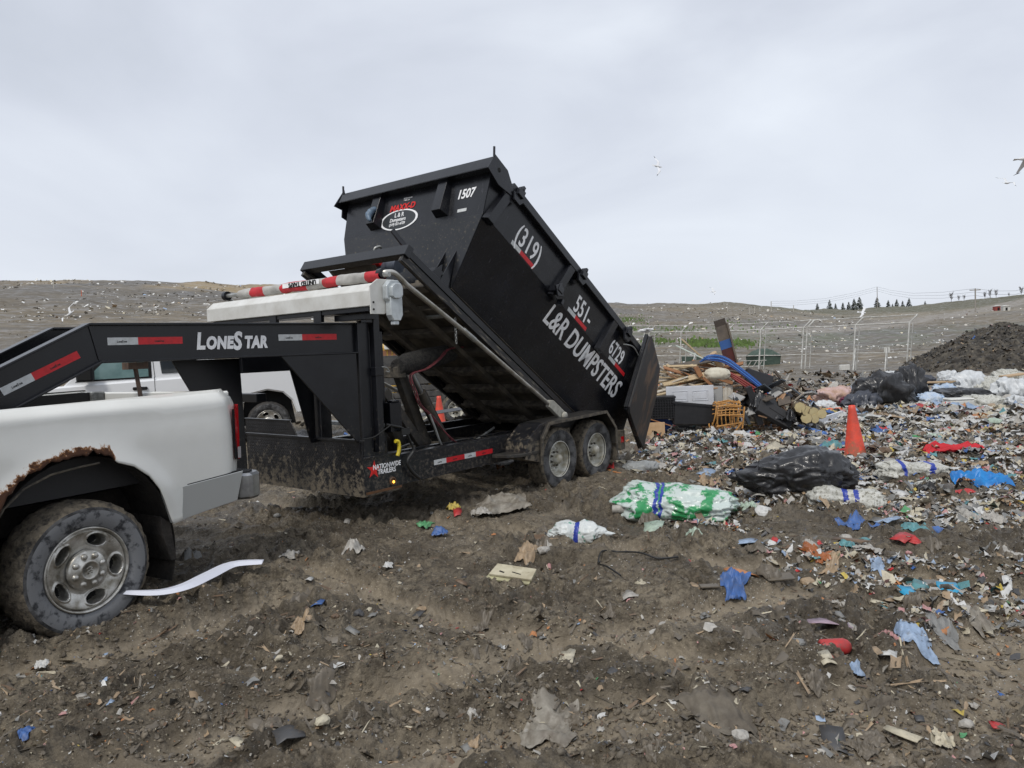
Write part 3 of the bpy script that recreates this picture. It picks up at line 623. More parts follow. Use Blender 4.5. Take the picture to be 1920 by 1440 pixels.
# bent arm with tension pipe along the bed
M_pipe = mat('grimy_aluminium_pipe', (.50, .49, .46), .35, metal=.6, col2=(.30, .28, .23), nscale=8, mud=.2, mscale=20)
arm = one('tarp_arm', M_pipe, T, lambda b: b.tube(bent([(.10, -.26, 2.33), (.13, -.30, 2.335), (.20, -.325, 2.325), (.36, -.30, 2.235)], 8)+[(1.30, -.22, 1.755), (2.84, -.12, .89)], .024, 14))
one('arm_collar', M_black, arm, lambda b: b.tube([(.10, -.23, 2.325), (.10, -.29, 2.33)], .045, 14))
one('arm_splice', M_galv, arm, lambda b: b.tube([(1.18, -.226, 1.822), (1.36, -.214, 1.722)], .028, 12))
one('arm_pivot', mat('chalky_casting', (.40, .39, .34), .6, col2=(.26, .25, .21), nscale=20, bump=.4), T, lambda b: (b.prism([(2.72, 1.00), (2.80, .99), (3.02, .84), (3.06, .77), (3.0, .73), (2.93, .76), (2.70, .92)], -.155, -.10), b.lathe([(.05, -.165), (.045, -.19), (.02, -.195), (.001, -.195)], 14, c=(2.985, 0, .79))), .006)
one('far_tarp_arm', M_pipe, T, lambda b: b.tube(bent([(.10, 2.24, 2.315), (.12, 2.32, 2.32), (.2, 2.37, 2.29), (.34, 2.36, 2.2)], 6)+[(2.9, 2.1, .88)], .024, 12))
one('roll_bearing', M_black, rl, lambda b: b.tube([(.10, 2.22, 2.315), (.10, 2.27, 2.315)], .05, 14))
# fenders
M_fend = mat('fender_steel', (.016, .016, .017), .45, col2=(.04, .036, .03), nscale=8, mud=.5, mscale=18, mudz=1.0, mudcol=(.12, .10, .07), bump=.3)
def fender(y0, y1):
    pr = [(2.27, .32), (2.30, .60), (2.44, .765), (3.68, .785), (3.90, .56), (3.91, .35)]
    vs = []; 
    def f(b):
        for i in range(len(pr)-1):
            p, q = pr[i], pr[i+1]; d = Vector((q[0]-p[0], 0, q[1]-p[1])).normalized(); nrm = Vector((-d.z, 0, d.x))*.006
            a, c_ = Vector((p[0], 0, p[1])), Vector((q[0], 0, q[1]))
            b.prism([(a.x, a.z), (c_.x, c_.z), (c_.x+nrm.x, c_.z+nrm.z), (a.x+nrm.x, a.z+nrm.z)], y0, y1)
    return one('fender', M_fend, T, f, .002)
fd = fender(-.335, 0.0)
one('fender_lip', M_mudsteel, fd, lambda b: [b.bar((p[0], -.336, p[1]-.008), (q[0], -.336, q[1]-.008), .010, .034, (0, 0, 1)) for p, q in zip([(2.27, .32), (2.30, .60), (2.44, .765), (3.68, .785), (3.90, .56)], [(2.30, .60), (2.44, .765), (3.68, .785), (3.90, .56), (3.91, .35)])])
one('fender_back', M_fend, fd, lambda b: b.prism([(2.27, .40), (2.30, .60), (2.44, .765), (3.68, .785), (3.90, .56), (3.9, .4)], -.012, -.003))
def nose(b):   # tread plate nose ahead of the front wheel
    b.prism([(2.02, .40), (2.06, .60), (2.30, .76), (2.44, .77), (2.30, .60), (2.27, .34)], -.30, -.004)
ns = one('fender_nose', M_dia, fd, nose, .003)
one('step_plate', M_fend, T, lambda b: b.prism([(1.78, -.02), (1.82, -.20), (1.95, -.30), (2.26, -.31), (2.26, -.02)], .44, .475, 'z'), .004)
fender(Wt, Wt+.335)
# axles and wheels
for s_ in (2.745, 3.565):
    one('axle', M_mudsteel, T, lambda b: b.tube([(s_, -.02, .30), (s_, Wt+.02, .30)], .045, 10))
    wheel(T, (s_, -.145, .306), .382, .215, .205, 'steel', -1, rimmat=M_wspoke, sidemat=M_tyre, turn=.2 if s_ < 3 else .55)
    wheel(T, (s_, Wt+.145, .306), .382, .215, .205, 'steel', 1, rimmat=M_wspoke, sidemat=M_tyre)
one('spring_hanger', M_mudsteel, T, lambda b: (b.box(3.05, 3.25, -.06, .02, .34, .62), b.box(2.62, 3.7, .0, .05, .40, .46)))
one('mud_flap', M_mudsteel, T, lambda b: b.box(3.96, 4.0, -.30, -.04, .12, .42), .004)
tl = one('tail_light_box', M_mudsteel, T, lambda b: b.box(4.30, 4.42, -.16, -.04, .20, .46), .006)
one('lens', M_redlens, tl, lambda b: b.box(4.31, 4.38, -.166, -.161, .30, .38))
# hoist: scissor arms, cylinder, hoses
M_arm = mat('greasy_arm', (.014, .013, .012), .42, col2=(.05, .042, .032), nscale=10, bump=.3, mud=.4, mscale=16)
yc = .62
one('hoist_arm', M_arm, T, lambda b: (b.bar((1.06, yc, 1.44), (1.46, yc, .46), .09, .13), b.bar((1.06, yc+.42, 1.44), (1.46, yc+.42, .46), .09, .13), b.bar((1.06, yc-.06, 1.44), (1.06, yc+.50, 1.44), .10)), .006)
one('hoist_arm', M_arm, T, lambda b: (b.bar((.80, yc-.05, 1.24), (1.42, yc-.05, .46), .06, .10), b.bar((.80, yc+.5, 1.24), (1.42, yc+.5, .46), .06, .10)), .006)
one('hoist_pivot', M_mudsteel, T, lambda b: (b.bar((1.02, yc-.10, 1.42), (1.02, yc+.55, 1.42), .12, .12), b.box(.94, 1.06, yc-.12, yc-.04, 1.36, 1.48)), .008)
cy = one('hydraulic_cylinder', M_arm, T, lambda b: b.tube([(1.26, yc-.12, 1.19), (1.66, yc-.12, .52)], .060, 16))
one('cylinder_rod', M_chrome, cy, lambda b: b.tube([(1.15, yc-.12, 1.39), (1.28, yc-.12, 1.16)], .030, 14))
one('tubular_pad', mat('bristly_mat', (.010, .010, .011), .9, col2=(.045, .042, .036), nscale=24, bump=1.0, bscale=70, bdist=.02), T, lambda b: b.tube([(.96, yc-.1, 1.48), (1.2, yc+.0, 1.50), (1.5, yc+.05, 1.54), (1.95, yc+.05, 1.60)], [.08, .12, .12, .10], 16))
for dy, nm in ((0, 0), (.03, 1)):
    one('hydraulic_hose', M_redcable, T, lambda b: b.tube(bent([(2.0, yc-.1+dy, 1.66), (1.74, yc-.12+dy, 1.64), (1.56, yc-.15+dy, 1.54), (1.34, yc-.16+dy, 1.44), (1.12, yc-.17+dy, 1.40), (1.08, yc-.18+dy, 1.34), (1.14, yc-.18+dy, 1.20), (1.20, yc-.18+dy, 1.06), (1.36, yc-.19+dy, .92), (1.52, yc-.2+dy, .74), (1.72, yc-.2+dy, .58)]), .008, 7))
one('hydraulic_hose', M_galv, T, lambda b: b.tube(bent([(1.30, yc-.2, .95), (1.36, yc-.21, .80), (1.44, yc-.22, .60), (1.56, yc-.22, .45)]), .013, 7))
one('push_rod', M_galv, T, lambda b: b.tube([(1.9, .35, .58), (2.6, .62, .66)], .014, 7)); one('push_rod', M_galv, T, lambda b: b.tube([(1.1, .7, .60), (1.7, .9, .62)], .014, 7))
one('control_box', M_blackhi, T, lambda b: (b.box(.34, .48, -.03, .07, .88, 1.16), b.box(.36, .46, -.035, .05, 1.16, 1.18)), .008)
one('wire', M_galv, T, lambda b: b.tube(bent([(.38, -.03, 1.17), (.36, -.04, 1.25), (.34, -.05, 1.28)]), .004, 5))
one('strap', M_cable, T, lambda b: (b.tube(bent([(-.02, -.03, .862), (.10, -.05, .868), (.22, -.06, .92), (.30, -.07, .96)]), .006, 6)))
one('safety_hook', M_cable, T, lambda b: (b.tube(bent([(.26, -.05, .965), (.36, -.06, .94), (.46, -.07, .90), (.55, -.06, .76), (.58, -.06, .68), (.50, -.05, .585), (.56, -.05, .48), (.66, -.04, .40)]), [.012]*22+[.018]*21, 8), b.box(.42, .52, -.085, -.06, .85, .91)), 0)
one('grab_handle', M_yellow, T, lambda b: (b.tube(bent([(.35, -.06, .80), (.39, -.06, .79), (.395, -.06, .72), (.37, -.06, .66)]), .018, 8),))
one('battery_box', M_black, T, lambda b: b.box(.06, .34, .02, .42, .66, .82), .03)

# tilting bed: long rails, lip, crossmembers, grimy deck underside
tb = one('tilt_bed', M_black, T, lambda b: (b.box(-.02, 3.38, .05, .14, -.075, .0), b.box(0.0, 3.38, 1.585, 1.675, -.075, .0)), .004, M=TL)
one('bed_lip', M_blackhi, tb, lambda b: b.box(-.06, .02, .03, 1.695, -.10, .02), .004)
def chan2(b):
    b.box(-.04, 3.36, .06, .11, -.16, -.078); b.box(-.04, 3.36, 1.62, 1.66, -.16, -.078)
one('lower_rail', mat('scuffed_rail', (.017, .017, .018), .5, col2=(.20, .175, .13), nscale=9, streak=(.6, 6, 6), contrast=(.55, .66), bump=.4), tb, chan2, .003)
for k, a_ in enumerate((.42, .80, 1.22, 1.64, 2.06, 2.48, 2.90, 3.30)):
    one('cross_channel', M_mudsteel if k > 3 else M_under, tb, lambda b: (b.box(a_, a_+.07, .14, 1.585, -.15, -.06), b.box(a_-.03, a_+.0, .14, 1.585, -.15, -.13)), .003)
for a0, a1 in ((.50, 1.22), (1.24, 2.06), (2.07, 2.9), (2.91, 3.36)):
    one('deck_plate', M_under, tb, lambda b: b.box(a0, a1, .14, 1.585, -.058, -.045))
one('deck_plate', M_under, tb, lambda b: b.prism([(.06, -.06), (.40, -.13), (.42, -.12), (.08, -.05)], .62, 1.35))
for y in (.50, 1.16): one('long_channel', M_under, tb, lambda b: b.box(.42, 3.3, y, y+.08, -.21, -.152), .003)
one('number_plate', M_galv, tb, lambda b: b.box(.86, .90, .22, .52, -.175, -.155))
chn = MB()
for k in range(9):
    a0 = Vector((.93, .12, -.18)); dn = Vector((sin(TILT)*-1, 0, -cos(TILT))) ; dn = Vector((.56, 0, -.83))
    p = a0+dn*(k*.030); 
    ring = []
    for j in range(9):
        t_ = 2*pi*j/8; u = Vector((0, 1, 0)) if k % 2 else Vector((.83, 0, .56)); ring.append(p+dn*(.021*cos(t_))+u*(.012*sin(t_)))
    chn.tube(ring, .0035, 5, False)
chn.build('chain', M_galv, tb)
# winch on the lip
wi = one('winch', mat('winch_drum', (.10, .055, .045), .7, col2=(.04, .03, .03), nscale=30, bump=.5), T, lambda b: b.tube([(.20, .90, .14), (.20, 1.28, .14)], .085, 18), M=TL)
one('winch_frame', M_mudsteel, wi, lambda b: (b.box(.24, .44, .86, .89, .0, .20), b.box(.24, .44, 1.29, 1.32, .0, .20), b.tube([(.26, .86, .19), (.26, 1.32, .19)], .014, 8), b.tube([(.38, .86, .21), (.38, 1.32, .21)], .014, 8)), .003)
one('winch_motor', mat('motor_housing', (.035, .045, .065), .4, col2=(.08, .09, .11), nscale=12), wi, lambda b: (b.tube([(.34, .60, .13), (.34, .85, .13)], .075, 16), b.box(.26, .44, .62, .80, .18, .27)), .006)
one('cable_clamp', M_redl, wi, lambda b: (b.box(.22, .27, .80, .90, .10, .15),), .004)
one('winch_cable', mat('orange_strap', (.7, .25, .12), .6), wi, lambda b: b.tube(bent([(.22, .82, .16), (.20, .78, .20), (.22, .74, .14), (.20, .70, .10)]), .008, 6))
one('pull_hook', M_galv, wi, lambda b: (b.tube(bent([(.30, 1.06, .19), (.32, 1.10, .27), (.34, 1.14, .36)]), .012, 7), b.tube(bent([(.34, 1.14, .36), (.31, 1.12, .42), (.35, 1.10, .47), (.39, 1.13, .44), (.38, 1.15, .38)]), .016, 7)))
one('latch_arm', M_black, tb, lambda b: (b.bar((.48, .20, .02), (.02, .52, .34), .03, .05), b.box(.42, .58, .12, .30, .0, .12), b.prism([(.36, .0), (.52, .0), (.46, .18)], .085, .10), b.tube([(.50, .10, .10), (.50, .34, .10)], .025, 8)), .003)
# ------------------------------------------------------------ roll-off dumpster on the tilting bed
DM = TM @ TL
Dp = empty('roll_off_dumpster', 'black steel roll-off dumpster tipped up on the trailer bed, white phone number on its side', 'dumpster')
Dp.matrix_world = DM
# cross section (y, z): near top, crease, floor ; y grows away from the viewer
YN, YC, YF = -.235, -.20, .10          # near side: top panel, crease, floor edge
YN2, YC2, YF2 = 2.075, 2.04, 1.74
ZT, ZC, ZF = 1.26, .80, .06
FT, FC, FF = .30, .45, .70             # front wall: top, crease, bottom (along the length)
RT_, RC_, RF = 4.0, 4.15, 4.60         # rear edge
def quad(b, a, c, d, e_, th=.006):
    a, c, d, e_ = map(Vector, (a, c, d, e_)); n_ = (c-a).cross(e_-a).normalized()*th
    vs = [a, c, d, e_, a+n_, c+n_, d+n_, e_+n_]; b.add(vs, [(3, 2, 1, 0), (4, 5, 6, 7), (0, 1, 5, 4), (1, 2, 6, 5), (2, 3, 7, 6), (3, 0, 4, 7)])
sw = one('side_wall', M_tub, Dp, lambda b: quad(b, (FC, YC, ZC), (RC_, YC, ZC), (RT_, YN, ZT), (FT, YN, ZT)))
sl = one('lower_side_wall', M_tub, Dp, lambda b: quad(b, (FF, YF, ZF), (RF, YF, ZF), (RC_, YC, ZC), (FC, YC, ZC)))
one('side_wall', M_tub, Dp, lambda b: quad(b, (RC_, YC2, ZC), (FC, YC2, ZC), (FT, YN2, ZT), (RT_, YN2, ZT)))
one('lower_side_wall', M_tub, Dp, lambda b: quad(b, (RF, YF2, ZF), (FF, YF2, ZF), (FC, YC2, ZC), (RC_, YC2, ZC)))
fw = one('front_wall', M_tub, Dp, lambda b: quad(b, (FC, YC2, ZC), (FC, YC, ZC), (FT, YN, ZT), (FT, YN2, ZT)))
fl_ = one('lower_front_wall', M_tubmud, Dp, lambda b: quad(b, (FF, YF2, ZF), (FF, YF, ZF), (FC, YC, ZC), (FC, YC2, ZC)))
one('floor', M_under, Dp, lambda b: b.box(FF, RF, YF, YF2, ZF-.012, ZF))
for y in (.38, 1.40): one('skid_rail', M_mudsteel, Dp, lambda b: b.box(FF-.2, RF+.02, y, y+.07, .002, ZF-.012), .003)
# top rails
tr_ = one('top_rail', M_tub, Dp, lambda b: b.box(FT+.30, RT_+.02, YN-.070, YN+.045, ZT-.02, ZT+.075), .006)
one('top_rail', M_tub, Dp, lambda b: b.box(FT+.02, RT_+.02, YN2-.045, YN2+.07, ZT-.02, ZT+.075), .006)
# deep overhanging front header
def header(b):
    b.prism([(.20, 1.18), (.20, 1.335), (.225, 1.345), (.42, 1.345), (.42, 1.31), (.24, 1.305)], YN-.055, YN2+.065)
    b.prism([(.20, 1.18), (.33, 1.245), (.33, 1.26), (.20, 1.20)], YN-.05, YN2+.06)
hd = one('front_header', M_tub, Dp, header, .004)
one('header_end', M_tub, Dp, lambda b: b.prism([(.18, 1.16), (.20, 1.36), (.44, 1.36), (.62, 1.25), (.62, 1.17), (.40, 1.12)], YN-.075, YN-.06), .002)
one('header_end', M_tub, Dp, lambda b: b.prism([(.18, 1.12), (.20, 1.40), (.26, 1.34), (.42, 1.32), (.46, 1.10), (.34, 1.08), (.30, 1.16)], YN2+.07, YN2+.085), .002)
one('corner_pin', M_tub, hd, lambda b: b.bar((.20, YN-.07, 1.33), (.15, YN-.07, 1.42), .015, .02))
one('corner_pin', M_tub, hd, lambda b: b.bar((.20, YN2+.05, 1.33), (.15, YN2+.05, 1.41), .015, .02))
one('pin_hole', M_dark, hd, lambda b: b.lathe([(.026, YN-.076), (.024, YN-.0765), (.001, YN-.0765)], 14, c=(.33, 0, 1.26)))
# tarp hooks / splice blocks on the rail
for a_ in (.66, 2.10, 3.36):
    one('rail_bracket', M_tub, Dp, lambda b: (b.box(a_, a_+.10, YN-.125, YN-.072, ZT-.03, ZT+.06), b.box(a_+.03, a_+.07, YN-.13, YN-.05, ZT+.05, ZT+.10), b.prism([(a_-.05, ZT-.03), (a_+.15, ZT-.03), (a_+.10, ZT-.11), (a_, ZT-.11)], YN-.10, YN-.07)), .004)
# vertical ribs on the side panel
def rib(a_, w=.15, zb=ZC-.055):
    def f(b):
        vs = []
        for z, y0 in ((zb, YC-.075), (ZT-.02, YN-.066)):
            for x, yy_ in ((a_, y0+.066), (a_+.02, y0), (a_+w-.02, y0), (a_+w, y0+.066)): vs.append((x+(z-ZC)*.20, yy_, z))
        b.add(vs, [(0, 1, 5, 4), (1, 2, 6, 5), (2, 3, 7, 6), (3, 2, 1, 0), (4, 5, 6, 7)])
    return one('side_rib', M_tub, Dp, f, .003)
for a_ in (.46, 1.80, 2.96): rib(a_)
for a_ in (1.72,):
    one('latch_bracket', M_tub, Dp, lambda b: (b.box(a_+.06, a_+.16, YC-.16, YC-.01, ZC-.02, ZC+.06), b.prism([(a_, ZC), (a_+.10, ZC+.10), (a_+.2, ZC-.02), (a_+.1, ZC-.08)], YC-.15, YC-.13), b.box(a_+.22, a_+.26, YC-.13, YC-.05, ZC-.10, ZC-.03)), .004)
# front wall channels, slanting pocket boxes
for y0 in (.30, 1.37):
    def ch(b, y0=y0):
        vs = []
        for z, x in ((ZC+.04, .31), (ZT-.02, .235)):
            for yy_, dx in ((y0, .12), (y0+.03, 0), (y0+.16, 0), (y0+.19, .12)): vs.append((x+dx, yy_, z))
        b.add(vs, [(0, 4, 5, 1), (1, 5, 6, 2), (2, 6, 7, 3), (3, 0, 1, 2), (4, 7, 6, 5)])
    one('front_channel', M_tub, Dp, ch, .003)
one('blue_rag', mat('pale_blue_rag', (.16, .24, .34), .4, col2=(.05, .07, .09), nscale=14, bump=.5), Dp, lambda b: b.tube(bent([(.27, 1.42, 1.03), (.25, 1.45, .95), (.25, 1.44, .88), (.27, 1.40, .83)]), [v*.62 for v in (.03, .045, .05, .06, .06, .065, .07, .06, .07, .075, .07, .06, .055, .05, .045, .04, .035, .03, .02)], 8))
for y0 in (.10, .26):
    one('front_gusset', M_tub, Dp, lambda b: b.prism([(.52, .02), (.80, .02), (.66, .02), (.565, .46)], y0, y0+.012), .001)
for y0 in (1.55, 1.70):
    one('front_gusset', M_tub, Dp, lambda b: b.prism([(.52, .02), (.80, .02), (.66, .02), (.565, .40)], y0, y0+.012), .001)
# caked dirt at the lower corners (grit thrown by the wheels)
# tailgate leaf swung open on the near side
LD = rad(97)
gx = Vector((sin(LD), cos(LD)*-1, 0)); g0 = Vector((3.85, -.33, 0))
poly = [(.0, 1.50), (.06, 1.55), (.61, 1.35), (.74, .98), (.77, .17), (.48, .22), (.06, .34), (.0, .40)]
def leaf(b, poly=poly, th=.05):
    nrm = Vector((gx.y, -gx.x, 0))*th
    vs = [g0+gx*p[0]+Vector((0, 0, p[1])) for p in poly]; n = len(vs); vs += [v+nrm for v in vs]
    b.add(vs, [tuple(range(n))[::-1], tuple(range(n, 2*n))]+[(i, (i+1) % n, n+(i+1) % n, n+i) for i in range(n)])
M_gate = mat('scuffed_gate', (.016, .016, .018), .38, col2=(.13, .075, .042), nscale=3.0, streak=(2.2, 2.2, .7), contrast=(.50, .64), bump=.25, bscale=20)
gt = one('tailgate', M_gate, Dp, leaf, .003)
def gp(u, w, d=0.0): return g0+gx*u+Vector((0, 0, w))+Vector((gx.y, -gx.x, 0))*d
one('gate_edge', M_blackhi, gt, lambda b: (b.bar(gp(0, 1.52), gp(0, .38), .05, .06, gx), b.bar(gp(0, .38), gp(.76, .17), .04, .05)), .003)
one('gate_chain', M_galv, gt, lambda b: (b.tube(bent([gp(.0, 1.18, -.03), gp(-.2, 1.20, -.05), gp(-.42, 1.10, -.08)]), .009, 6), b.tube(bent([gp(.04, 1.30, -.05), gp(.10, 1.22, -.06), gp(.10, 1.12, -.05), gp(.16, 1.05, -.05)]), .012, 6)))
# lettering
PN = frame_mat((0, 0, 0), (1, 0, 0), (0, YN-YC, ZT-ZC))
def on_panel(a_, h, M=None):   # a along the length, h above the crease on the upper side panel
    v = Vector((0, YN-YC, ZT-ZC)).normalized(); return frame_mat(Vector((a_, YC, ZC))+v*h+Vector((0, -.0085, 0)), (1, 0, 0), v)
def on_lower(a_, h):
    v = Vector((0, YC-YF, ZC-ZF)).normalized(); nrm = Vector((0, -v.z, v.y)); return frame_mat(Vector((a_, YC, ZC))-v*h+nrm*.0085, (1, 0, 0), v)
for tx, a_, sz, sx in (('(319)', .97, .33, .66), ('551-', 2.30, .32, .66), ('6729', 3.25, .30, .60)):
    text_mesh('lettering', tx, sz, M_letter, sw, on_panel(a_, .085), offset=.004, sx=sx, spacing=1.05, shear=0.0)
for a_, L in ((.96, .46), (2.22, .46), (3.31, .46)):
    tape(sw, on_panel(a_, .012) @ Matrix.Rotation(rad(-90), 4, "X"), L=L, h=.052, words=False)
text_mesh('lettering', 'L&R DUMPSTERS', .345, M_letter, sl, on_lower(1.98, .30), offset=.006, sx=.735, spacing=1.0)
vf = Vector((FT-FC, 0, ZT-ZC)).normalized()
def on_front(y, h): nrm = Vector((-vf.z, 0, vf.x)); return frame_mat(Vector((FC, y, ZC))+vf*h+nrm*.009, (0, -1, 0), vf)
text_mesh('lettering', '1507', .145, M_letter, fw, on_front(.21, .215), offset=.004, sx=.86, shear=.18)
text_mesh('lettering', 'MAXX-D', .10, M_redl, fw, on_front(1.27, .235), offset=.004, sx=1.05, shear=.2)
text_mesh('lettering', 'AFTER HOURS\n1-888-1234', .022, M_letter, fw, on_front(1.06, .36), align='LEFT')
ov = MB(); n_ = 48
vs = []
for r_ in (1.0, .89):
    for k in range(n_): vs.append((cos(2*pi*k/n_)*.31*r_+(0 if r_ == 1 else 0), sin(2*pi*k/n_)*.125*r_, 0))
ov.add(vs, [(k, (k+1) % n_, n_+(k+1) % n_, n_+k) for k in range(n_)])
o = ov.build('oval_emblem', M_letter, fw, M=on_front(1.09, .115) @ Matrix.Translation((0, 0, .001)))
ov = MB(); ov.add([(cos(2*pi*k/n_)*.28, sin(2*pi*k/n_)*.112, 0) for k in range(n_)], [tuple(range(n_))]); ov.build('emblem_field', mat('sticker_grey', (.028, .032, .035), .4), fw, M=on_front(1.09, .115))
text_mesh('lettering', 'L & R', .075, M_letter, fw, on_front(1.17, .152) @ Matrix.Translation((0, 0, .001)), sx=.9, offset=.001)
text_mesh('lettering', 'Dumpsters', .062, M_letter, fw, on_front(1.24, .10) @ Matrix.Translation((0, 0, .001)), sx=.95, shear=.1, offset=.001)
text_mesh('lettering', '(319) 551-6729', .044, M_letter, fw, on_front(1.24, .052) @ Matrix.Translation((0, 0, .001)), sx=.95, shear=.1, offset=.001)
one('sticker', M_tapew, fw, lambda b: b.box(0, .13, 0, .035, 0, .0008), M=on_front(.17, .06))
# ------------------------------------------------------------ near white pickup (rear half in view)
M_wpaint = mat('white_truck_paint', (.74, .74, .70), .22, coat=.7, col2=(.67, .67, .63), nscale=1.6, mud=.42, mudz=1.0, mscale=55, mudcol=(.30, .26, .20), bump=.03, bscale=3)
def rust_paint():
    m = M_wpaint.copy(); m.name = 'rusty_white_paint'; n = m.node_tree.nodes; l = m.node_tree.links; b = n['Principled BSDF']
    tcn = N(n, 'ShaderNodeTexCoord'); sp = N(n, 'ShaderNodeSeparateXYZ'); l.new(tcn.outputs['Object'], sp.inputs[0])
    cm = N(n, 'ShaderNodeCombineXYZ'); l.new(sp.outputs[0], cm.inputs[0]); l.new(sp.outputs[2], cm.inputs[2])
    d = N(n, 'ShaderNodeVectorMath', operation='DISTANCE'); d.inputs[1].default_value = (0.01, 0, .42); l.new(cm.outputs[0], d.inputs[0])
    nz_ = N(n, 'ShaderNodeTexNoise'); nz_.inputs['Scale'].default_value = 16; nz_.inputs['Detail'].default_value = 7; nz_.inputs['Roughness'].default_value = .75; l.new(tcn.outputs['Object'], nz_.inputs['Vector'])
    def mr(v, a, c, lo=0., hi=1.):
        t = N(n, 'ShaderNodeMapRange'); t.inputs[1].default_value = a; t.inputs[2].default_value = c; t.inputs[3].default_value = lo; t.inputs[4].default_value = hi; l.new(v, t.inputs[0]); return t.outputs[0]
    def mt(op, a, c):
        t = N(n, 'ShaderNodeMath', operation=op)
        for k, v in ((0, a), (1, c)):
            if isinstance(v, (int, float)): t.inputs[k].default_value = v
            else: l.new(v, t.inputs[k])
        return t.outputs[0]
    v = mt('ADD', mr(d.outputs['Value'], .665, .75, .30, -.10), mt('MULTIPLY', nz_.outputs[0], .9))
    side = mr(sp.outputs[0], .17, .24, 1, 0); v = mt('MULTIPLY', v, side)
    f = mr(v, .50, .56)
    x = N(n, 'ShaderNodeMixRGB'); x.inputs[1].default_value = (.36, .15, .035, 1); x.inputs[2].default_value = (.055, .022, .010, 1); l.new(mr(v, .53, .60), x.inputs[0])
    y = N(n, 'ShaderNodeMixRGB'); l.new(f, y.inputs[0]); l.new(x.outputs[0], y.inputs[2])
    old = b.inputs['Base Color'].links[0].from_socket; l.new(old, y.inputs[1]); l.new(y.outputs[0], b.inputs['Base Color'])
    oldr = b.inputs['Roughness'].links[0].from_socket; rr = N(n, 'ShaderNodeMath', operation='MAXIMUM'); l.new(oldr, rr.inputs[0]); l.new(mr(f, 0, 1, .2, .95), rr.inputs[1]); l.new(rr.outputs[0], b.inputs['Roughness'])
    cw = N(n, 'ShaderNodeMapRange'); cw.inputs[3].default_value = .6; cw.inputs[4].default_value = 0; l.new(f, cw.inputs[0]); l.new(cw.outputs[0], b.inputs['Coat Weight'])
    return m
M_rust = rust_paint()
M_silver = mat('silver_lower_paint', (.40, .41, .40), .3, metal=.3, coat=.4, mud=.35, mudz=.9, mscale=40, mudcol=(.26, .22, .17))
M_liner = mat('black_bed_liner', (.012, .012, .013), .6, bump=.4, bscale=90)
M_well = mat('muddy_wheel_well', (.030, .025, .020), .95, col2=(.010, .009, .008), nscale=9, bump=.7, bscale=30, bdist=.02)
PK = empty('pickup_truck', 'white pickup with rust-eaten rear wheel arch in the left foreground, towing the trailer', 'pickup truck', (-2.546, 4.347, 0), rad(60))
ax_ = [(-.563, .56), (-.502, .731), (-.469, .811), (-.408, .901), (-.309, .981), (-.201, 1.030), (-.08, 1.05), (.03, 1.052), (.12, 1.045), (.201, 1.022), (.309, .981), (.408, .901), (.469, .811), (.502, .731), (.563, .56)]
def zbot(s):
    if abs(s) < .563:
        z = float(np.interp(s, [p[0] for p in ax_], [p[1] for p in ax_]))
        if s < .21: z += max(0, .044+.024*float(vnoise3(np.array([s*9, 0, 1.]), 1.6))+.012*float(vnoise3(np.array([s, 0, 2.]), 45)))*sstep_f(.21, .15, s)*sstep_f(-.62, -.50, s)
        return z
    if s > .563: return .56+(s-.563)*.105
    return .565
def ztop(s): return 1.402+.012*s
def yprof(s, z):
    """how far the body side stands back from its widest line"""
    t = (z-.56)/.85; y = .0
    y += .075*sstep_f(.88, 1.0, t)**2 + .012*sstep_f(.62, .90, t)
    y += .020*sstep_f(.30, .0, t)
    d = math.hypot(s-.01, z-.42); fl = math.exp(-((d-.60)/.10)**2)*.030 if z > .5 else 0
    y -= fl
    if s > .95: y += .10*sstep_f(.95, 1.20, s)**2
    return y
def srear(z): return float(np.interp(z, [.56, .615, .817, 1.05, 1.29, 1.36, 1.416], [1.09, 1.09, 1.176, 1.20, 1.195, 1.165, 1.105]))
ss = list(np.linspace(-1.05, -.62, 10))+list(np.linspace(-.60, .60, 130))+list(np.linspace(.62, 1.0, 12))
nv = 26
def side_grid(y_sign, y0):
    V_ = []; F_ = []; cols = 0
    for s in ss+[None]*6:
        cols += 1; c_ = cols-1
        for k in range(nv):
            t = k/(nv-1); t = t
            if s is None:
                u = (c_-len(ss)+1)/6; z = .60+(1.414-.60)*t; sr = srear(z); x = 1.0+(sr-1.0)*u
                z = zbot(1.0)+(ztop(x)-zbot(1.0))*t; x = 1.0+(srear(z)-1.0)*u
            else:
                x = s; zb = zbot(s); z = zb+(ztop(s)-zb)*t
            V_.append((x, y0+y_sign*yprof(x, z), z))
    for c_ in range(cols-1):
        for k in range(nv-1):
            F_.append((c_*nv+k, (c_+1)*nv+k, (c_+1)*nv+k+1, c_*nv+k+1))
    return np.array(V_), np.array(F_)
V_, F_ = side_grid(1, 0.0)
o = npmesh('bed_side', V_, F_, M_rust, smooth=True, parent=PK)
sm_ = o.modifiers.new('thickness', 'SOLIDIFY'); sm_.thickness = .012; sm_.offset = -1
V_, F_ = side_grid(-1, 1.98); o2 = npmesh('bed_side', V_, F_[:, ::-1], M_wpaint, smooth=True, parent=PK)
for y0, y1 in ((.084, .16), (1.66, 1.90)):
    one('bed_rail', M_wpaint, PK, lambda b: b.prism([(-1.05, 1.36), (-1.05, 1.378), (1.06, 1.404), (1.08, 1.37)], y0, y1), .006)
one('bed_rail_cap', M_liner, PK, lambda b: b.prism([(-1.0, 1.394), (-1.0, 1.40), (1.0, 1.421), (1.0, 1.415)], 1.64, 1.69))
one('bed_liner', M_liner, PK, lambda b: (b.box(-1.02, 1.12, .16, .18, .86, 1.39), b.box(-1.02, 1.12, 1.62, 1.64, .86, 1.40), b.box(-1.02, 1.14, .16, 1.64, .84, .86), b.box(-1.04, -1.02, .16, 1.64, .84, 1.39)))
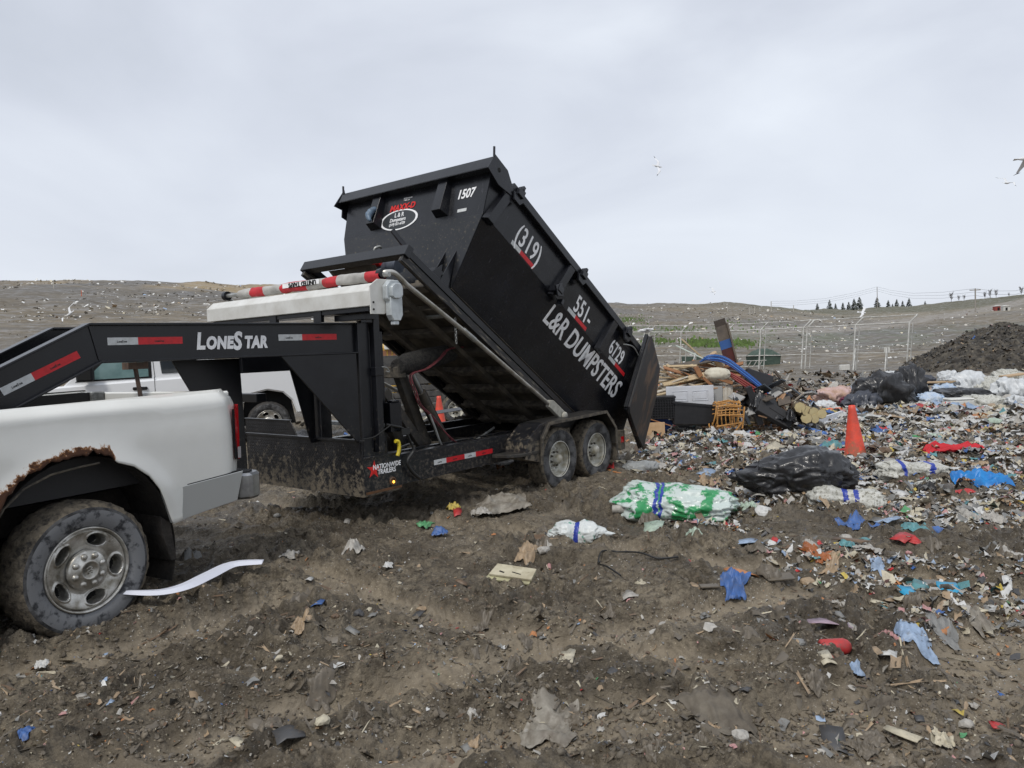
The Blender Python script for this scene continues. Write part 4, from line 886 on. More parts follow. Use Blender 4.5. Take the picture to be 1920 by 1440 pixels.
one('bed_end_post', mat('worn_post', (.30, .31, .30), .4, col2=(.02, .02, .02), nscale=14), PK, lambda b: (b.box(1.02, 1.14, 1.60, 1.70, .86, 1.405)), .01)
tg = one('tailgate', M_wpaint, PK, lambda b: b.box(1.135, 1.185, .14, 1.84, .78, 1.395), .012)
one('lower_trim', M_silver, PK, lambda b: b.prism([(.512, .755), (.505, .785), (.80, .800), (1.150, .818), (1.085, .612), (.80, .588), (.566, .562)], -.004, .03), .004)
one('trim_gap', M_dark, PK, lambda b: b.prism([(.505, .785), (.80, .800), (1.150, .818), (1.150, .824), (.80, .806), (.505, .791)], -.001, .03))
def bump_(b):
    pr = [(.05, 1.13), (-.02, 1.20), (.0, 1.29), (.06, 1.345), (1.0, 1.40), (1.92, 1.345), (1.98, 1.29), (2.0, 1.20), (1.93, 1.13)]
    pr = [(p[1], p[0]) for p in pr]; b.prism(pr, .60, .79, 'z')
bm_ = one('rear_bumper', M_chrome, PK, bump_, .018)
one('bumper_pad', M_liner, bm_, lambda b: b.prism([(1.16, .04), (1.23, .03), (1.29, .07), (1.34, 1.0), (1.29, 1.9), (1.16, 1.9)], .791, .80, 'z'))
tl = one('tail_light', M_redlens, PK, lambda b: b.add([(1.133, .052, 1.262), (1.196, .085, 1.294), (1.203, .10, 1.05), (1.196, .10, .892), (1.130, .052, .906), (1.126, .045, 1.10), (1.20, .22, 1.294), (1.206, .22, 1.05), (1.20, .22, .892)],
    [(0, 5, 2, 1), (5, 4, 3, 2), (1, 2, 7, 6), (2, 3, 8, 7)]), 0)
tl.location = (0.004, -.012, 0)
one('reverse_lens', M_clearlens, tl, lambda b: b.add([(1.136, .046, .99), (1.20, .088, .985), (1.198, .09, .90), (1.134, .046, .91)], [(0, 3, 2, 1)]), 0).location = (0, -.004, 0)
one('lens_frame', M_dark, tl, lambda b: (b.bar((1.130, .060, 1.264), (1.126, .052, .902), .008, .02),))
# wheel well
def well(b):
    n_ = 26; vs = []
    for y in (.03, .62):
        for k in range(n_+1):
            a = pi*(-.12+1.24*k/n_); vs.append((.01+.585*cos(a), y, .42+.66*sin(a)))
    b.add(vs, [(k, k+1, n_+2+k, n_+1+k) for k in range(n_)], True)
    b.add([(.01, .62, .42)]+[vs[n_+1+k] for k in range(n_+1)], [(0, k+2, k+1) for k in range(n_)])
one('wheel_well', M_well, PK, well)
one('arch_flange', M_mudsteel, PK, lambda b: b.tube([(-.50+.0, .035, .74), (-.42, .035, .86), (-.31, .035, .95), (-.16, .035, 1.005), (.0, .035, 1.022), (.12, .03, 1.03)], .007, 6))
one('mud_flap', M_well, PK, lambda b: b.prism([(.50, .62), (.57, .56), (.60, .31), (.56, .31), (.50, .5)], .03, .34), .004)
one('frame_rail', M_well, PK, lambda b: (b.box(-1.0, 1.2, .45, .55, .62, .78), b.box(-1.0, 1.2, 1.4, 1.5, .62, .78)))
one('axle', M_well, PK, lambda b: (b.tube([(0, .2, .40), (0, 1.8, .40)], .05, 10), b.box(-.6, .6, .30, .36, .30, .36), b.tube([(0, .9, .40), (0, 1.05, .40)], .15, 12)))
wheel(PK, (0.0, .135, .41), .408, .27, .245, 'alloy', -1, turn=-.55)
wheel(PK, (0.0, 1.86, .41), .408, .27, .245, 'alloy', 1)
# cab ahead of the bed (outside the picture)
one('cab', M_wpaint, PK, lambda b: b.prism([(-1.08, .50), (-1.08, 1.40), (-1.14, 1.84), (-1.3, 1.90), (-2.3, 1.90), (-2.9, 1.45), (-4.1, 1.32), (-4.25, .60), (-3.85, .50), (-3.75, .85), (-3.4, .98), (-3.0, .85), (-2.9, .50)], .0, 1.98), .04)
one('rear_window', M_glass, PK, lambda b: b.prism([(-1.075, 1.44), (-1.125, 1.80), (-1.13, 1.80), (-1.08, 1.44)], .25, 1.73))
for y0, y1 in ((-.004, .004), (1.976, 1.984)): one('side_window', M_glass, PK, lambda b: b.prism([(-1.25, 1.42), (-1.3, 1.80), (-2.2, 1.80), (-2.65, 1.42)], y0, y1))
for y in (.135, 1.86): wheel(PK, (-3.45, y, .41), .408, .27, .245, 'alloy', -1 if y < 1 else 1)
for nm, pts in (('scratch', [(.05, 1.02), (.10, .985)]), ('scratch', [(1.03, 1.285), (1.09, 1.30)]), ):
    pass

# ------------------------------------------------------------ second white pickup, beyond the neck
def far_pickup():
    P2 = empty('pickup_truck', 'clean white extended-cab pickup parked beyond the trailer neck', 'pickup truck', (-4.62, 14.0, 0), rad(18))
    body = [(-5.0, .55), (-5.05, .95), (-4.9, 1.12), (-3.62, 1.24), (-3.45, 1.27), (-1.05, 1.36), (-1.0, 1.42), (1.15, 1.46), (1.18, .70), (1.15, .58), (.52, .55), (.44, .80), (.28, .96), (0, 1.02), (-.28, .96), (-.44, .80), (-.52, .52), (-3.10, .50), (-3.16, .78), (-3.32, .95), (-3.6, 1.02), (-3.88, .95), (-4.04, .78), (-4.10, .52)]
    Mp = mat('clean_white_paint', (.74, .75, .76), .2, coat=.5, mud=.25, mudz=.9, mscale=25, mudcol=(.3, .27, .22))
    one('body', Mp, P2, lambda b: b.prism(body, 0, 1.9), .03)
    one('cab', Mp, P2, lambda b: b.prism([(-3.40, 1.26), (-2.72, 1.88), (-1.55, 1.93), (-1.12, 1.88), (-.86, 1.36), (-.84, 1.34)], .06, 1.84), .05)
    w1 = one('window', M_glassg, P2, lambda b: b.prism([(-3.05, 1.36), (-2.62, 1.78), (-2.02, 1.80), (-2.02, 1.38)], .045, .058))
    one('window_frame', M_dark, w1, lambda b: b.prism([(-3.20, 1.33), (-2.66, 1.82), (-1.97, 1.84), (-1.97, 1.35)], .052, .0595))
    w2 = one('window', M_glass, P2, lambda b: b.prism([(-1.80, 1.42), (-1.84, 1.80), (-1.26, 1.80), (-1.16, 1.48), (-1.22, 1.43)], .045, .0585), .004)
    one('door_seam', M_dark, P2, lambda b: (b.box(-1.925, -1.915, -.002, .01, .60, 1.37), b.bar((-1.92, .057, 1.36), (-1.95, .057, 1.86), .008, .008)))
    one('door_handle', M_dark, P2, lambda b: b.box(-2.28, -2.04, -.04, -.002, 1.145, 1.20), .012)
    one('mirror', M_dark, P2, lambda b: (b.box(-3.12, -2.86, -.26, -.06, 1.34, 1.60), b.box(-3.05, -2.9, -.10, .05, 1.36, 1.42)), .03)
    text_mesh('lettering', 'TRD', .075, M_dark, P2, frame_mat((-1.98, -.004, .93), (1, 0, 0), (0, 0, 1)), offset=.002)
    one('bumper', M_chrome, P2, lambda b: b.box(1.18, 1.34, .03, 1.87, .50, .74), .03)
    one('fuel_flap', M_chrome, P2, lambda b: b.box(.9, 1.1, -.004, .01, 1.44, 1.475))
    for x in (0, -3.6):
        wheel(P2, (x, .13, .40), .40, .26, .235, 'alloy', -1, treadmat=mat('damp_tread', (.05, .045, .04), .8, col2=(.02, .02, .02), nscale=16, bump=.5), sidemat=M_tyre)
        wheel(P2, (x, 1.77, .40), .40, .26, .235, 'alloy', 1, sidemat=M_tyre)
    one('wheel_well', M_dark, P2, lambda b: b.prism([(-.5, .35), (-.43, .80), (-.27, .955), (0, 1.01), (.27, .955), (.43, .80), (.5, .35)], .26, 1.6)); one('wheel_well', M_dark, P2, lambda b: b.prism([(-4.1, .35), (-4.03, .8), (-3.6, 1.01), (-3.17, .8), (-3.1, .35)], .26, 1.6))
far_pickup()

# ------------------------------------------------------------ dark equipment trailer and yellow loader glimpsed under the tipped bed
def equipment():
    p = deep(800, 730, 17.0); g = -.05
    E = empty('equipment_trailer', 'dark grey slat-sided equipment trailer with cream lettering, seen under the tipped bed', 'trailer', (p.x, p.y, g), rad(20))
    Mg = mat('weathered_dark_steel', (.045, .045, .044), .6, col2=(.10, .095, .085), nscale=6, bump=.2)
    one('side_panel', Mg, E, lambda b: b.box(-1.3, 1.15, 0, .06, .95, 1.62), .006)
    for k in range(4):
        one('plank', Mg, E, lambda b: b.box(-1.3, 1.15, .005*k, .05, .36+k*.145, .485+k*.145), .006)
    for x in (-1.25, -.45, .35, 1.08): one('side_post', Mg, E, lambda b: b.box(x, x+.07, -.05, .0, .34, 1.60), .004)
    one('deck', Mg, E, lambda b: b.box(-1.3, 1.15, .06, 2.0, .34, .40))
    one('end_frame', mat('tan_steel', (.30, .26, .20), .7), E, lambda b: (b.box(1.16, 1.5, 0, .1, .95, 1.08), b.box(1.30, 1.36, 0, .06, .55, .95)), .004)
    for x in (-.2, .62):
        wheel(E, (x, -.12, .33), .33, .2, .19, 'steel', -1, sidemat=M_tyre, rimmat=M_wspoke)
        wheel(E, (x, 2.1, .33), .33, .2, .19, 'steel', 1, sidemat=M_tyre, rimmat=M_wspoke)
    Mc = mat('cream_lettering', (.60, .54, .36), .6)
    for tx, z, x in (('NEW EQUIPMENT', 1.45, -.42), ('TRAILERS', 1.33, -.20), ('319-396-7500', 1.21, -.34), ('*', 1.02, .05)):
        text_mesh('lettering', tx, .13, Mc, E, frame_mat((x, -.004 if tx == '*' else -.003, z), (1, 0, 0), (0, 0, 1)), sx=.95, offset=.003)
    p = deep(752, 664, 24.0)
    L = empty('wheel_loader', 'yellow loader with rusty brown grille behind the trailer neck', 'loader', (p.x, p.y, 0), rad(25))
    My = mat('loader_yellow', (.62, .40, .06), .5, col2=(.45, .27, .05), nscale=5)
    one('engine_hood', My, L, lambda b: b.prism([(-1.1, .9), (-1.1, 1.75), (-.2, 2.0), (1.6, 1.9), (1.6, .9)], -.7, .7), .05)
    for k in range(5): one('grille_slat', mat('brown_slat', (.26, .12, .06), .7), L, lambda b: b.box(-.95+k*.16, -.84+k*.16, -.72, -.70, 1.0, 1.72))
    one('lamp_bracket', M_white, L, lambda b: (b.box(-.75, -.35, -.80, -.72, 1.74, 1.95), b.box(-.5, -.4, -.86, -.8, 1.78, 1.88)), .02)
    one('cab', M_glass, L, lambda b: b.prism([(-.1, 1.9), (.05, 2.3), (1.0, 2.3), (1.1, 1.9)], -.6, .6), .03)
    for x in (-.6, 1.3):
        for s_ in (-1, 1): wheel(L, (x, s_*.85, .6), .6, .4, .32, 'steel', s_, rimmat=My)
equipment()
# ------------------------------------------------------------ heap of dark compost on the right
def heap(name, cx, cy, rx, ry, h, n_, m, noise=.16, seed=0, kind='structure', rot=0.0, peak=1.5):
    u = np.linspace(-1.15, 1.15, n_); U, W_ = np.meshgrid(u, u); r = np.sqrt(U**2+W_**2)
    x0 = U*rx; y0 = W_*ry; X_ = cx+x0*cos(rot)-y0*sin(rot); Y_ = cy+x0*sin(rot)+y0*cos(rot)
    a = np.arctan2(W_, U); rr = r*(1+.16*gnoise(np.cos(a)*1.3+seed, np.sin(a)*1.3+seed))
    pr = np.clip(1-rr, -.15, 1)**1.0*1.0; pr = np.where(pr > 0, pr**(1/peak), pr)
    q = gnoise(X_*1.5+seed, Y_*1.5)*.5+(1-np.abs(gnoise(X_*3.5, Y_*3.5+seed))*2)*.35+gnoise(X_*8, Y_*8)*.30+gnoise(X_*17, Y_*17)*.2
    Zh = ground_h(X_, Y_, False)+h*pr*(1+.10*gnoise(X_*.7+seed, Y_*.7))+noise*q*sstep(-.05, .12, pr)-.04
    dx = gnoise(X_*5+3, Y_*5)*noise*.5*sstep(0, .1, pr)
    V_ = np.stack([X_+dx, Y_+dx, Zh], -1).reshape(-1, 3); i, j = np.meshgrid(np.arange(n_-1), np.arange(n_-1), indexing='ij'); i = i.ravel(); j = j.ravel()
    o = npmesh(name, V_, np.stack([i*n_+j, i*n_+j+1, (i+1)*n_+j+1, (i+1)*n_+j], -1), m, smooth=False)
    if kind: o['kind'] = kind
    return o, (X_, Y_, Zh)
M_comp = mat('dark_compost', (.034, .030, .025), .9, col2=(.105, .092, .072), nscale=3.5, bump=.9, bscale=16, bdist=.06, contrast=(.42, .62))
pm = deep(1878, 660, 30)
hm_, hgrid = heap('dirt_mound', pm.x+.25, pm.y, 3.7, 4.2, 1.88, 230, M_comp, .17, 3, peak=1.35)
hm2, hgrid2 = heap('dirt_mound', pm.x+5.6, pm.y+1.0, 4.6, 4.0, 1.5, 130, M_comp, .17, 9, peak=1.35)

# ------------------------------------------------------------ litter fence: galvanised posts with cranked tops, rails, back stays
M_post = mat('weathered_galvanised', (.58, .58, .55), .6, metal=.1, col2=(.34, .33, .30), nscale=4)
FA, FB = Vector((17.66, 33.0, 0)), Vector((6.2, 43.2, 0))
fdir = (FB-FA).normalized(); fN = Vector((-fdir.y, fdir.x, 0))
if fN.y < 0: fN = -fN
def fence_at(px):
    # intersect the view direction of a photograph column with the fence line
    d = ray(px, 660); d.z = 0; t = (FA.x*fdir.y-FA.y*fdir.x)/(d.x*fdir.y-d.y*fdir.x); return d*t
fpx = [1703, 1602, 1512, 1505, 1425, 1362, 1276, 1216, 1207, 1168]
fe = empty('litter_fence', 'tall galvanised litter fence frame with cranked post tops behind the rubbish pile', 'fence', (FA.x, FA.y, 0))
fe.location = (0, 0, 0)
def fz(p): return float(base_z(np.array([p.x]), np.array([p.y]))[0])
tops = []; arms = []; mids = []
for px in fpx:
    p = fence_at(px); g = fz(p); lean = Vector((RT.x, RT.y, 0))*.22
    a = Vector((p.x, p.y, g-.1))-lean*.45; e_ = Vector((p.x, p.y, g+2.08))+lean*.35; t_ = e_+Vector((.34, -.06, .34))
    one('fence_post', M_post, fe, lambda b: (b.tube([a, e_, t_], .038, 7)))
    tops.append(e_); arms.append(t_); mids.append(a+(e_-a)*.40)
    if px not in (1505, 1207): one('back_post', M_post, fe, lambda b: b.tube([a+Vector((.42, .5, 0)), e_+Vector((.42, .5, -.02))], .024, 6))
for lst, r_ in ((tops, .034), (arms, .024), (mids, .026)):
    for q0, q1 in zip(lst[:-1], lst[1:]):
        one('fence_rail', M_post, fe, lambda b: b.tube([q0, (q0+q1)/2+Vector((0, 0, -.02)), q1], r_, 6))
for px in (1654, 1600, 1596, 1570, 1300, 1348, 1368):
    p = fence_at(px)+Vector((0, -.4, 0)); g = fz(p)
    if px in (1654, 1596, 1368, 1300): one('stay', M_post, fe, lambda b: (b.tube([(p.x, p.y, g), (p.x+.02, p.y, g+1.02)], .035, 6), b.tube([(p.x-.34, p.y-.5, g), (p.x, p.y, g+.98)], .03, 6)))
wp = fence_at(1576)+Vector((-.1, -.6, 0))
tag(one('foam_block', M_white, None, lambda b: b.box(wp.x-.22, wp.x+.22, wp.y-.1, wp.y+.1, fz(wp), fz(wp)+.26), .02), 'small white block at the foot of the litter fence brace', 'block')
wp2 = fence_at(1652)+Vector((.0, -.3, 0))
tag(one('plastic_sheet', M_white, None, lambda b: b.box(wp2.x-.02, wp2.x+.25, wp2.y-.01, wp2.y, fz(wp2)+.75, fz(wp2)+1.02), 0), 'white plastic scrap snagged on the middle rail of the litter fence', 'plastic scrap')

# ------------------------------------------------------------ slender marker stakes on the slopes
def slope_point(px, py):
    """first ground hit beyond 12 m along a photograph ray"""
    d = ray(px, py); t = np.linspace(12, 420, 5000); X_, Y_, Z_ = d.x*t, d.y*t, EYE+d.z*t; g = base_z(X_, Y_)
    k = np.argmax(Z_ <= g); return Vector((X_[k], Y_[k], g[k])) if (Z_ <= g).any() else None
M_stake = mat('pale_stake', (.45, .43, .38), .7); M_ostake = mat('orange_stake', (.55, .12, .05), .6)
for px, py, hpx, om, lb in ((101, 540, 14, 0, 'thin pale stake near the top of the left slope'), (153, 556, 12, 1, 'orange marker stake halfway up the left slope'), (289, 592, 17, 0, 'thin pale stake low on the left slope'), (1364, 585, 10, 0, 'leftmost thin stake on the middle slope'), (1405, 590, 14, 0, 'second stake from the left on the middle slope'), (1415, 588, 14, 0, 'third stake from the left on the middle slope'), (1446, 585, 20, 0, 'tallest stake on the middle slope, at the crest'), (1488, 584, 12, 0, 'rightmost thin stake on the middle slope')):
    p = slope_point(px, py)
    if p: Z = (p-CAM).dot(Fw); h = hpx*Z/F_PX; r_ = .75*Z/F_PX; tag(one('marker_stake', M_ostake if om else M_stake, None, lambda b: b.tube([(p.x, p.y, p.z-.1), (p.x+.02*h, p.y, p.z+h)], [r_, r_*.8], 6)), lb, 'stake', 'marker stakes on the slopes')

# ------------------------------------------------------------ trees on the skyline
M_bark = mat('bark', (.06, .045, .035), .9); M_needle = mat('hazed_needles', (.085, .098, .085), .9, col2=(.12, .13, .11), nscale=1.5)  # needle colour lightened to paint in the haze of distance
def crest(px, over=4):
    d = ray(px, 600); az = math.degrees(math.atan2(d.x, d.y)); rc = float(np.interp(az, AZR, RC))+over; u = Vector((d.x, d.y, 0)).normalized()
    x, y = u.x*rc, u.y*rc; return Vector((x, y, float(base_z(np.array([x]), np.array([y]))[0]))), rc
def conifer(px, hpx, lab, over=5, bottom=0.0):
    p, rc = crest(px, over); h = hpx*rc/F_PX; rg = random.Random(px)
    t = empty('conifer_tree', lab, 'tree', p, rg.random()*6, 'conifers on the skyline')
    one('trunk', M_bark, t, lambda b: b.tube([(0, 0, -.3), (0, 0, h*.85)], [h*.03, h*.01], 6))
    def cr_(b):
        for k in range(230):
            z = rg.uniform(.08, 1); w_ = (1-z)**.8*.42*h*rg.uniform(.55, 1.15)+.02*h; a = rg.uniform(0, 6.28); L = w_; s_ = h*.05*rg.uniform(.7, 1.6)
            o_ = Vector((cos(a), sin(a), 0)); c_ = Vector((0, 0, z*h)); tip = c_+o_*L+Vector((0, 0, -.25*L)); sd_ = Vector((-sin(a), cos(a), 0))*s_
            b.add([c_+o_*L*.25, tip*.6+c_*.4+sd_, tip, tip*.6+c_*.4-sd_+Vector((0, 0, -s_*.6))], [(0, 1, 2), (0, 2, 3)])
    one('crown', M_needle, t, cr_)
def barren(px, hpx, lab, over=5):
    p, rc = crest(px, over); h = hpx*rc/F_PX; rg = random.Random(px*3)
    t = empty('bare_tree', lab, 'tree', p, 0, 'leafless trees on the right skyline')
    def tk(b):
        b.tube([(0, 0, -.3), (.02*h, 0, h*.5), (0, 0, h*.8)], [h*.022, h*.016, h*.006], 6)
    one('trunk', M_bark, t, tk)
    def cr_(b):
        for k in range(46):
            z = rg.uniform(.15, .75)*h; a = rg.uniform(0, 6.28); L = h*rg.uniform(.18, .38); q = Vector((0, 0, z)); e_ = q+Vector((cos(a)*L*.62, sin(a)*L*.62, L*.85))
            b.tube([q, (q+e_)/2+Vector((0, 0, -.03*h)), e_], [h*.008, h*.006, h*.003], 4, False)
            for m_ in range(3):
                a2 = a+rg.uniform(-1, 1); f = q+(e_-q)*rg.uniform(.4, .9); b.tube([f, f+Vector((cos(a2)*L*.3, sin(a2)*L*.3, L*.4))], [h*.005, h*.003], 4, False)
    one('crown', M_bark, t, cr_)
cpx = [(1533, 8), (1556, 15), (1567, 9), (1581, 12), (1592, 14), (1602, 18), (1612, 20), (1645, 17), (1666, 15), (1674, 9), (1682, 17), (1693, 12), (1705, 15), (1735, 7)]
cl = ['smallest dark conifer at the far left end of the skyline row', 'conifer second from the left in the skyline row', 'short conifer third from the left in the skyline row', 'squat conifer fourth from the left in the skyline row', 'narrow conifer fifth from the left in the skyline row', 'tall conifer just left of the tallest in the row', 'tallest conifer of the left skyline cluster', 'round conifer at the foot of the thin skyline mast', 'conifer just right of the thin skyline mast', 'small conifer squeezed between two larger ones on the right skyline', 'broad tallest conifer of the right skyline cluster', 'small conifer right of the broad one on the skyline', 'rightmost full conifer on the skyline', 'tiny low bush-like conifer on the right ridge']
for (px, h), lb in zip(cpx, cl): conifer(px, (h+(5 if px < 1650 else 1))*.9, lb, over=4)
for px, h, lb in ((1784, 19, 'leafless tree left of the utility pole on the right ridge'), (1798, 12, 'wide leafless bush left of the utility pole'), (1808, 12, 'leafless bush closest to the utility pole on its left'), (1847, 14, 'first leafless tree right of the utility pole'), (1857, 17, 'tall thin leafless tree right of the utility pole'), (1868, 16, 'rounded leafless tree third to the right of the utility pole'), (1892, 8, 'small leafless shrub on the right ridge'), (1915, 18, 'leafless tree at the right edge of the picture')): barren(px, h*.8, lb, 0)
# mast, pole and wires
def pole(px, ztop_px, basepx, r_m, Z, arm, lab, cat='pole'):
    d = deep(px, basepx, Z); g = float(base_z(np.array([d.x]), np.array([d.y]))[0]); top = deep(px, ztop_px, Z).z
    t = empty('utility_pole', lab, cat, (d.x, d.y, g))
    one('post', mat('pole_wood', (.28, .26, .23), .8), t, lambda b: b.tube([(0, 0, -.5), (0, 0, top-g)], [r_m, r_m*.8], 8))
    if arm: one('cross_arm', mat('pole_wood', (.28, .26, .23), .8), t, lambda b: b.bar((-1.1, 0, top-g-.3), (1.1, .1, top-g-.3), .18))
    return Vector((d.x, d.y, top))
t1 = pole(1645, 538, 568, .13, 262, False, 'thin dark mast rising among the skyline conifers')
t2 = pole(1829, 541, 583, .15, 150, True, 'wooden utility pole with a cross arm on the right slope')
t3 = pole(1980, 520, 560, .16, 150, True, 'utility pole just beyond the right edge'); t0 = pole(1446, 565, 585, .10, 255, False, 'short pole at the crest above the middle slope')
for k, dz in enumerate((0, -.7, -1.4)):
    for a, c_, wl_ in ((t1, t2, 'between the thin mast and the wooden pole'), (t2, t3, 'from the wooden pole to the right edge'), (t0, t1, 'left of the thin mast')):
        q0 = a+Vector((0, 0, dz)); q1 = c_+Vector((0, 0, dz)); mid = (q0+q1)/2-Vector((0, 0, 1.6))
        w_ = one('power_line', M_cable, None, lambda b: b.tube([q0, q0*.56+mid*.44+Vector((0,0,-.3)), mid, q1*.56+mid*.44+Vector((0,0,-.3)), q1], .022, 4)); tag(w_, ['top', 'middle', 'lowest'][k]+' sagging power line '+wl_, 'power line', 'power lines along the skyline')
# green container, small huts on the slope
p = deep(1441, 655, 42); g = fz(p)
M_green = mat('dark_green_tarp', (.035, .060, .045), .7, col2=(.06, .09, .07), nscale=3, bump=.6, bscale=8, bdist=.05)
gc = empty('green_container', 'dark green tarp-covered bin standing behind the litter fence', 'bin', (p.x, p.y, g), .2); gc.scale = (.74, .74, .9)
one('bin_body', M_green, gc, lambda b: b.prism([(-.95, 0), (-1.05, .62), (1.05, .62), (.95, 0)], 0, 1.6), .02)
def tarp(b):
    n_ = 16; vs = [(-1.15+2.3*i/n_, -.1+1.8*j/n_, .62+.42*max(0, 1-(abs(i/n_-.5)*2)**2.4)*max(0, 1-(abs(j/n_-.5)*2)**3)+.05*float(vnoise3(np.array([i*.6, j*.6, 2.])))) for i in range(n_+1) for j in range(n_+1)]
    b.add(vs, [(i*(n_+1)+j, i*(n_+1)+j+1, (i+1)*(n_+1)+j+1, (i+1)*(n_+1)+j) for i in range(n_) for j in range(n_)])
one('tarp_cover', M_green, gc, tarp)
p = deep(1300, 648, 46); g = fz(p)
gc = empty('green_container', 'low dark green bin half hidden behind the wood pile', 'bin', (p.x, p.y, g), .1); gc.scale = (.6, .7, .6)
one('bin_body', M_green, gc, lambda b: b.box(-.9, 1.4, 0, 1.0, 0, .62), .03)
for px, col, lb in ((1873, (.25, .05, .04), 'small dark red shed on the far right slope'), (1888, (.5, .5, .47), 'small white shed beside the red one on the far right slope')):
    p = slope_point(px, 582)
    if p:
        Z = (p-CAM).dot(Fw); w_ = 12*Z/F_PX; h = 8*Z/F_PX; t = empty('shed', lb, 'shed', p, -.2); mm_ = mat('shed_'+('red' if px < 1880 else 'white'), col, .7)
        one('wall', mm_, t, lambda b: b.box(-w_/2, w_/2, 0, w_, -.2, h)); one('roof', M_white, t, lambda b: b.prism([(-w_*.55, h), (0, h*1.25), (w_*.55, h)], -.1, w_+.1)); one('door', M_dark, t, lambda b: b.box(-.2*w_, .1*w_, -.02, .0, -.2, h*.7))
# ladder like frame lying on the grass behind the fence
p = deep(1390, 655, 40)
tag(one('steel_rack', M_post, None, lambda b: ([b.tube([(p.x-.9+k*.3, p.y, fz(p)+.05), (p.x-.7+k*.3, p.y-.1, fz(p)+.42)], .022, 5) for k in range(7)], b.tube([(p.x-1, p.y, fz(p)+.08), (p.x+1.2, p.y, fz(p)+.10)], .03, 5), b.tube([(p.x-.8, p.y-.1, fz(p)+.42), (p.x+1.3, p.y-.1, fz(p)+.40)], .02, 5))), 'leaning rack of thin steel bars on the green weeds behind the fence', 'rack')

# ------------------------------------------------------------ gulls
M_gw = mat('gull_white', (.70, .71, .72), .7); M_gg = mat('gull_grey', (.74, .75, .78), .7); M_gb = mat('gull_black', (.02, .02, .02), .7); M_beak = mat('gull_beak', (.6, .4, .05), .5)
def gull(px, py, Z, lab, yaw, roll, flap, pitch=0.0, scale=1.0, loc=None):
    p = loc or deep(px, py, Z); g = empty('gull', lab, 'gull', p, 0, 'gulls over the landfill')
    g.rotation_euler = (roll, pitch, yaw); g.scale = (scale,)*3
    one('body', M_gw, g, lambda b: b.tube([(-.24, 0, 0), (-.16, 0, .005), (-.05, 0, 0), (.06, 0, 0), (.14, 0, .012), (.19, 0, .025), (.23, 0, .022)], [.012, .04, .062, .058, .040, .034, .012], 12))
    one('beak', M_beak, g, lambda b: b.tube([(.225, 0, .02), (.275, 0, .01)], [.010, .003], 6))
    one('tail', M_gw, g, lambda b: b.prism([(-.18, -.03), (-.33, -.075), (-.33, .075), (-.18, .03)], -.004, .004, 'z'))
    for s_ in (-1, 1):
        f1, f2 = flap
        def wg(b, s_=s_):
            st_ = [(0, .05, .0, .075), (.16, .11, .16*math.tan(f1), .085), (.32, .13, .30*math.tan(f1), .082), (.46, .05, .30*math.tan(f1)+.14*math.tan(f2), .062), (.60, -.06, .30*math.tan(f1)+.28*math.tan(f2), .03)]
            vs = []
            for y, x, z, w_ in st_: vs += [(x-.02+w_*.5, s_*(y+.03), z), (x-.02, s_*(y+.03), z+.012), (x-.02-w_*1.5, s_*(y+.03), z-.004), (x-.02, s_*(y+.03), z-.010)]
            b.add(vs, [(4*i+j, 4*i+(j+1) % 4, 4*i+4+(j+1) % 4, 4*i+4+j) for i in range(4) for j in range(4)])
        one('wing', M_gg if lab.find('grey') >= 0 else M_gw, g, wg)
        one('wing_tip', M_gb, g, lambda b, s_=s_: (b.prism([(-.09, s_*.62), (-.02, s_*.60), (-.15, s_*.80)], .30*math.tan(flap[0])+.28*math.tan(flap[1])-.006, .30*math.tan(flap[0])+.30*math.tan(flap[1])+.006, 'z')))
gull(1233, 312, 42, 'lone grey-winged gull gliding high in the sky right of the dumpster', .3, 1.05, (.15, -.2), .2)
gull(1926, 297, 21, 'large grey gull cut off by the right edge of the sky', -.35, -.15, (.25, -.75), 0)
gull(1888, 343, 44, 'white gull just below the large one at the upper right', .3, .55, (.5, -.3), 0)
gull(1337, 547, 75, 'tiny gull low over the middle hill crest', .1, .6, (.5, -.2), 0)
gull(1617, 586, 52, 'white gull skimming above the litter fence', -.5, .7, (.5, -.5), .2)
gull(131, 589, 34, 'white gull flying over the left slope', 2.6, -.9, (.5, -.2), .4)
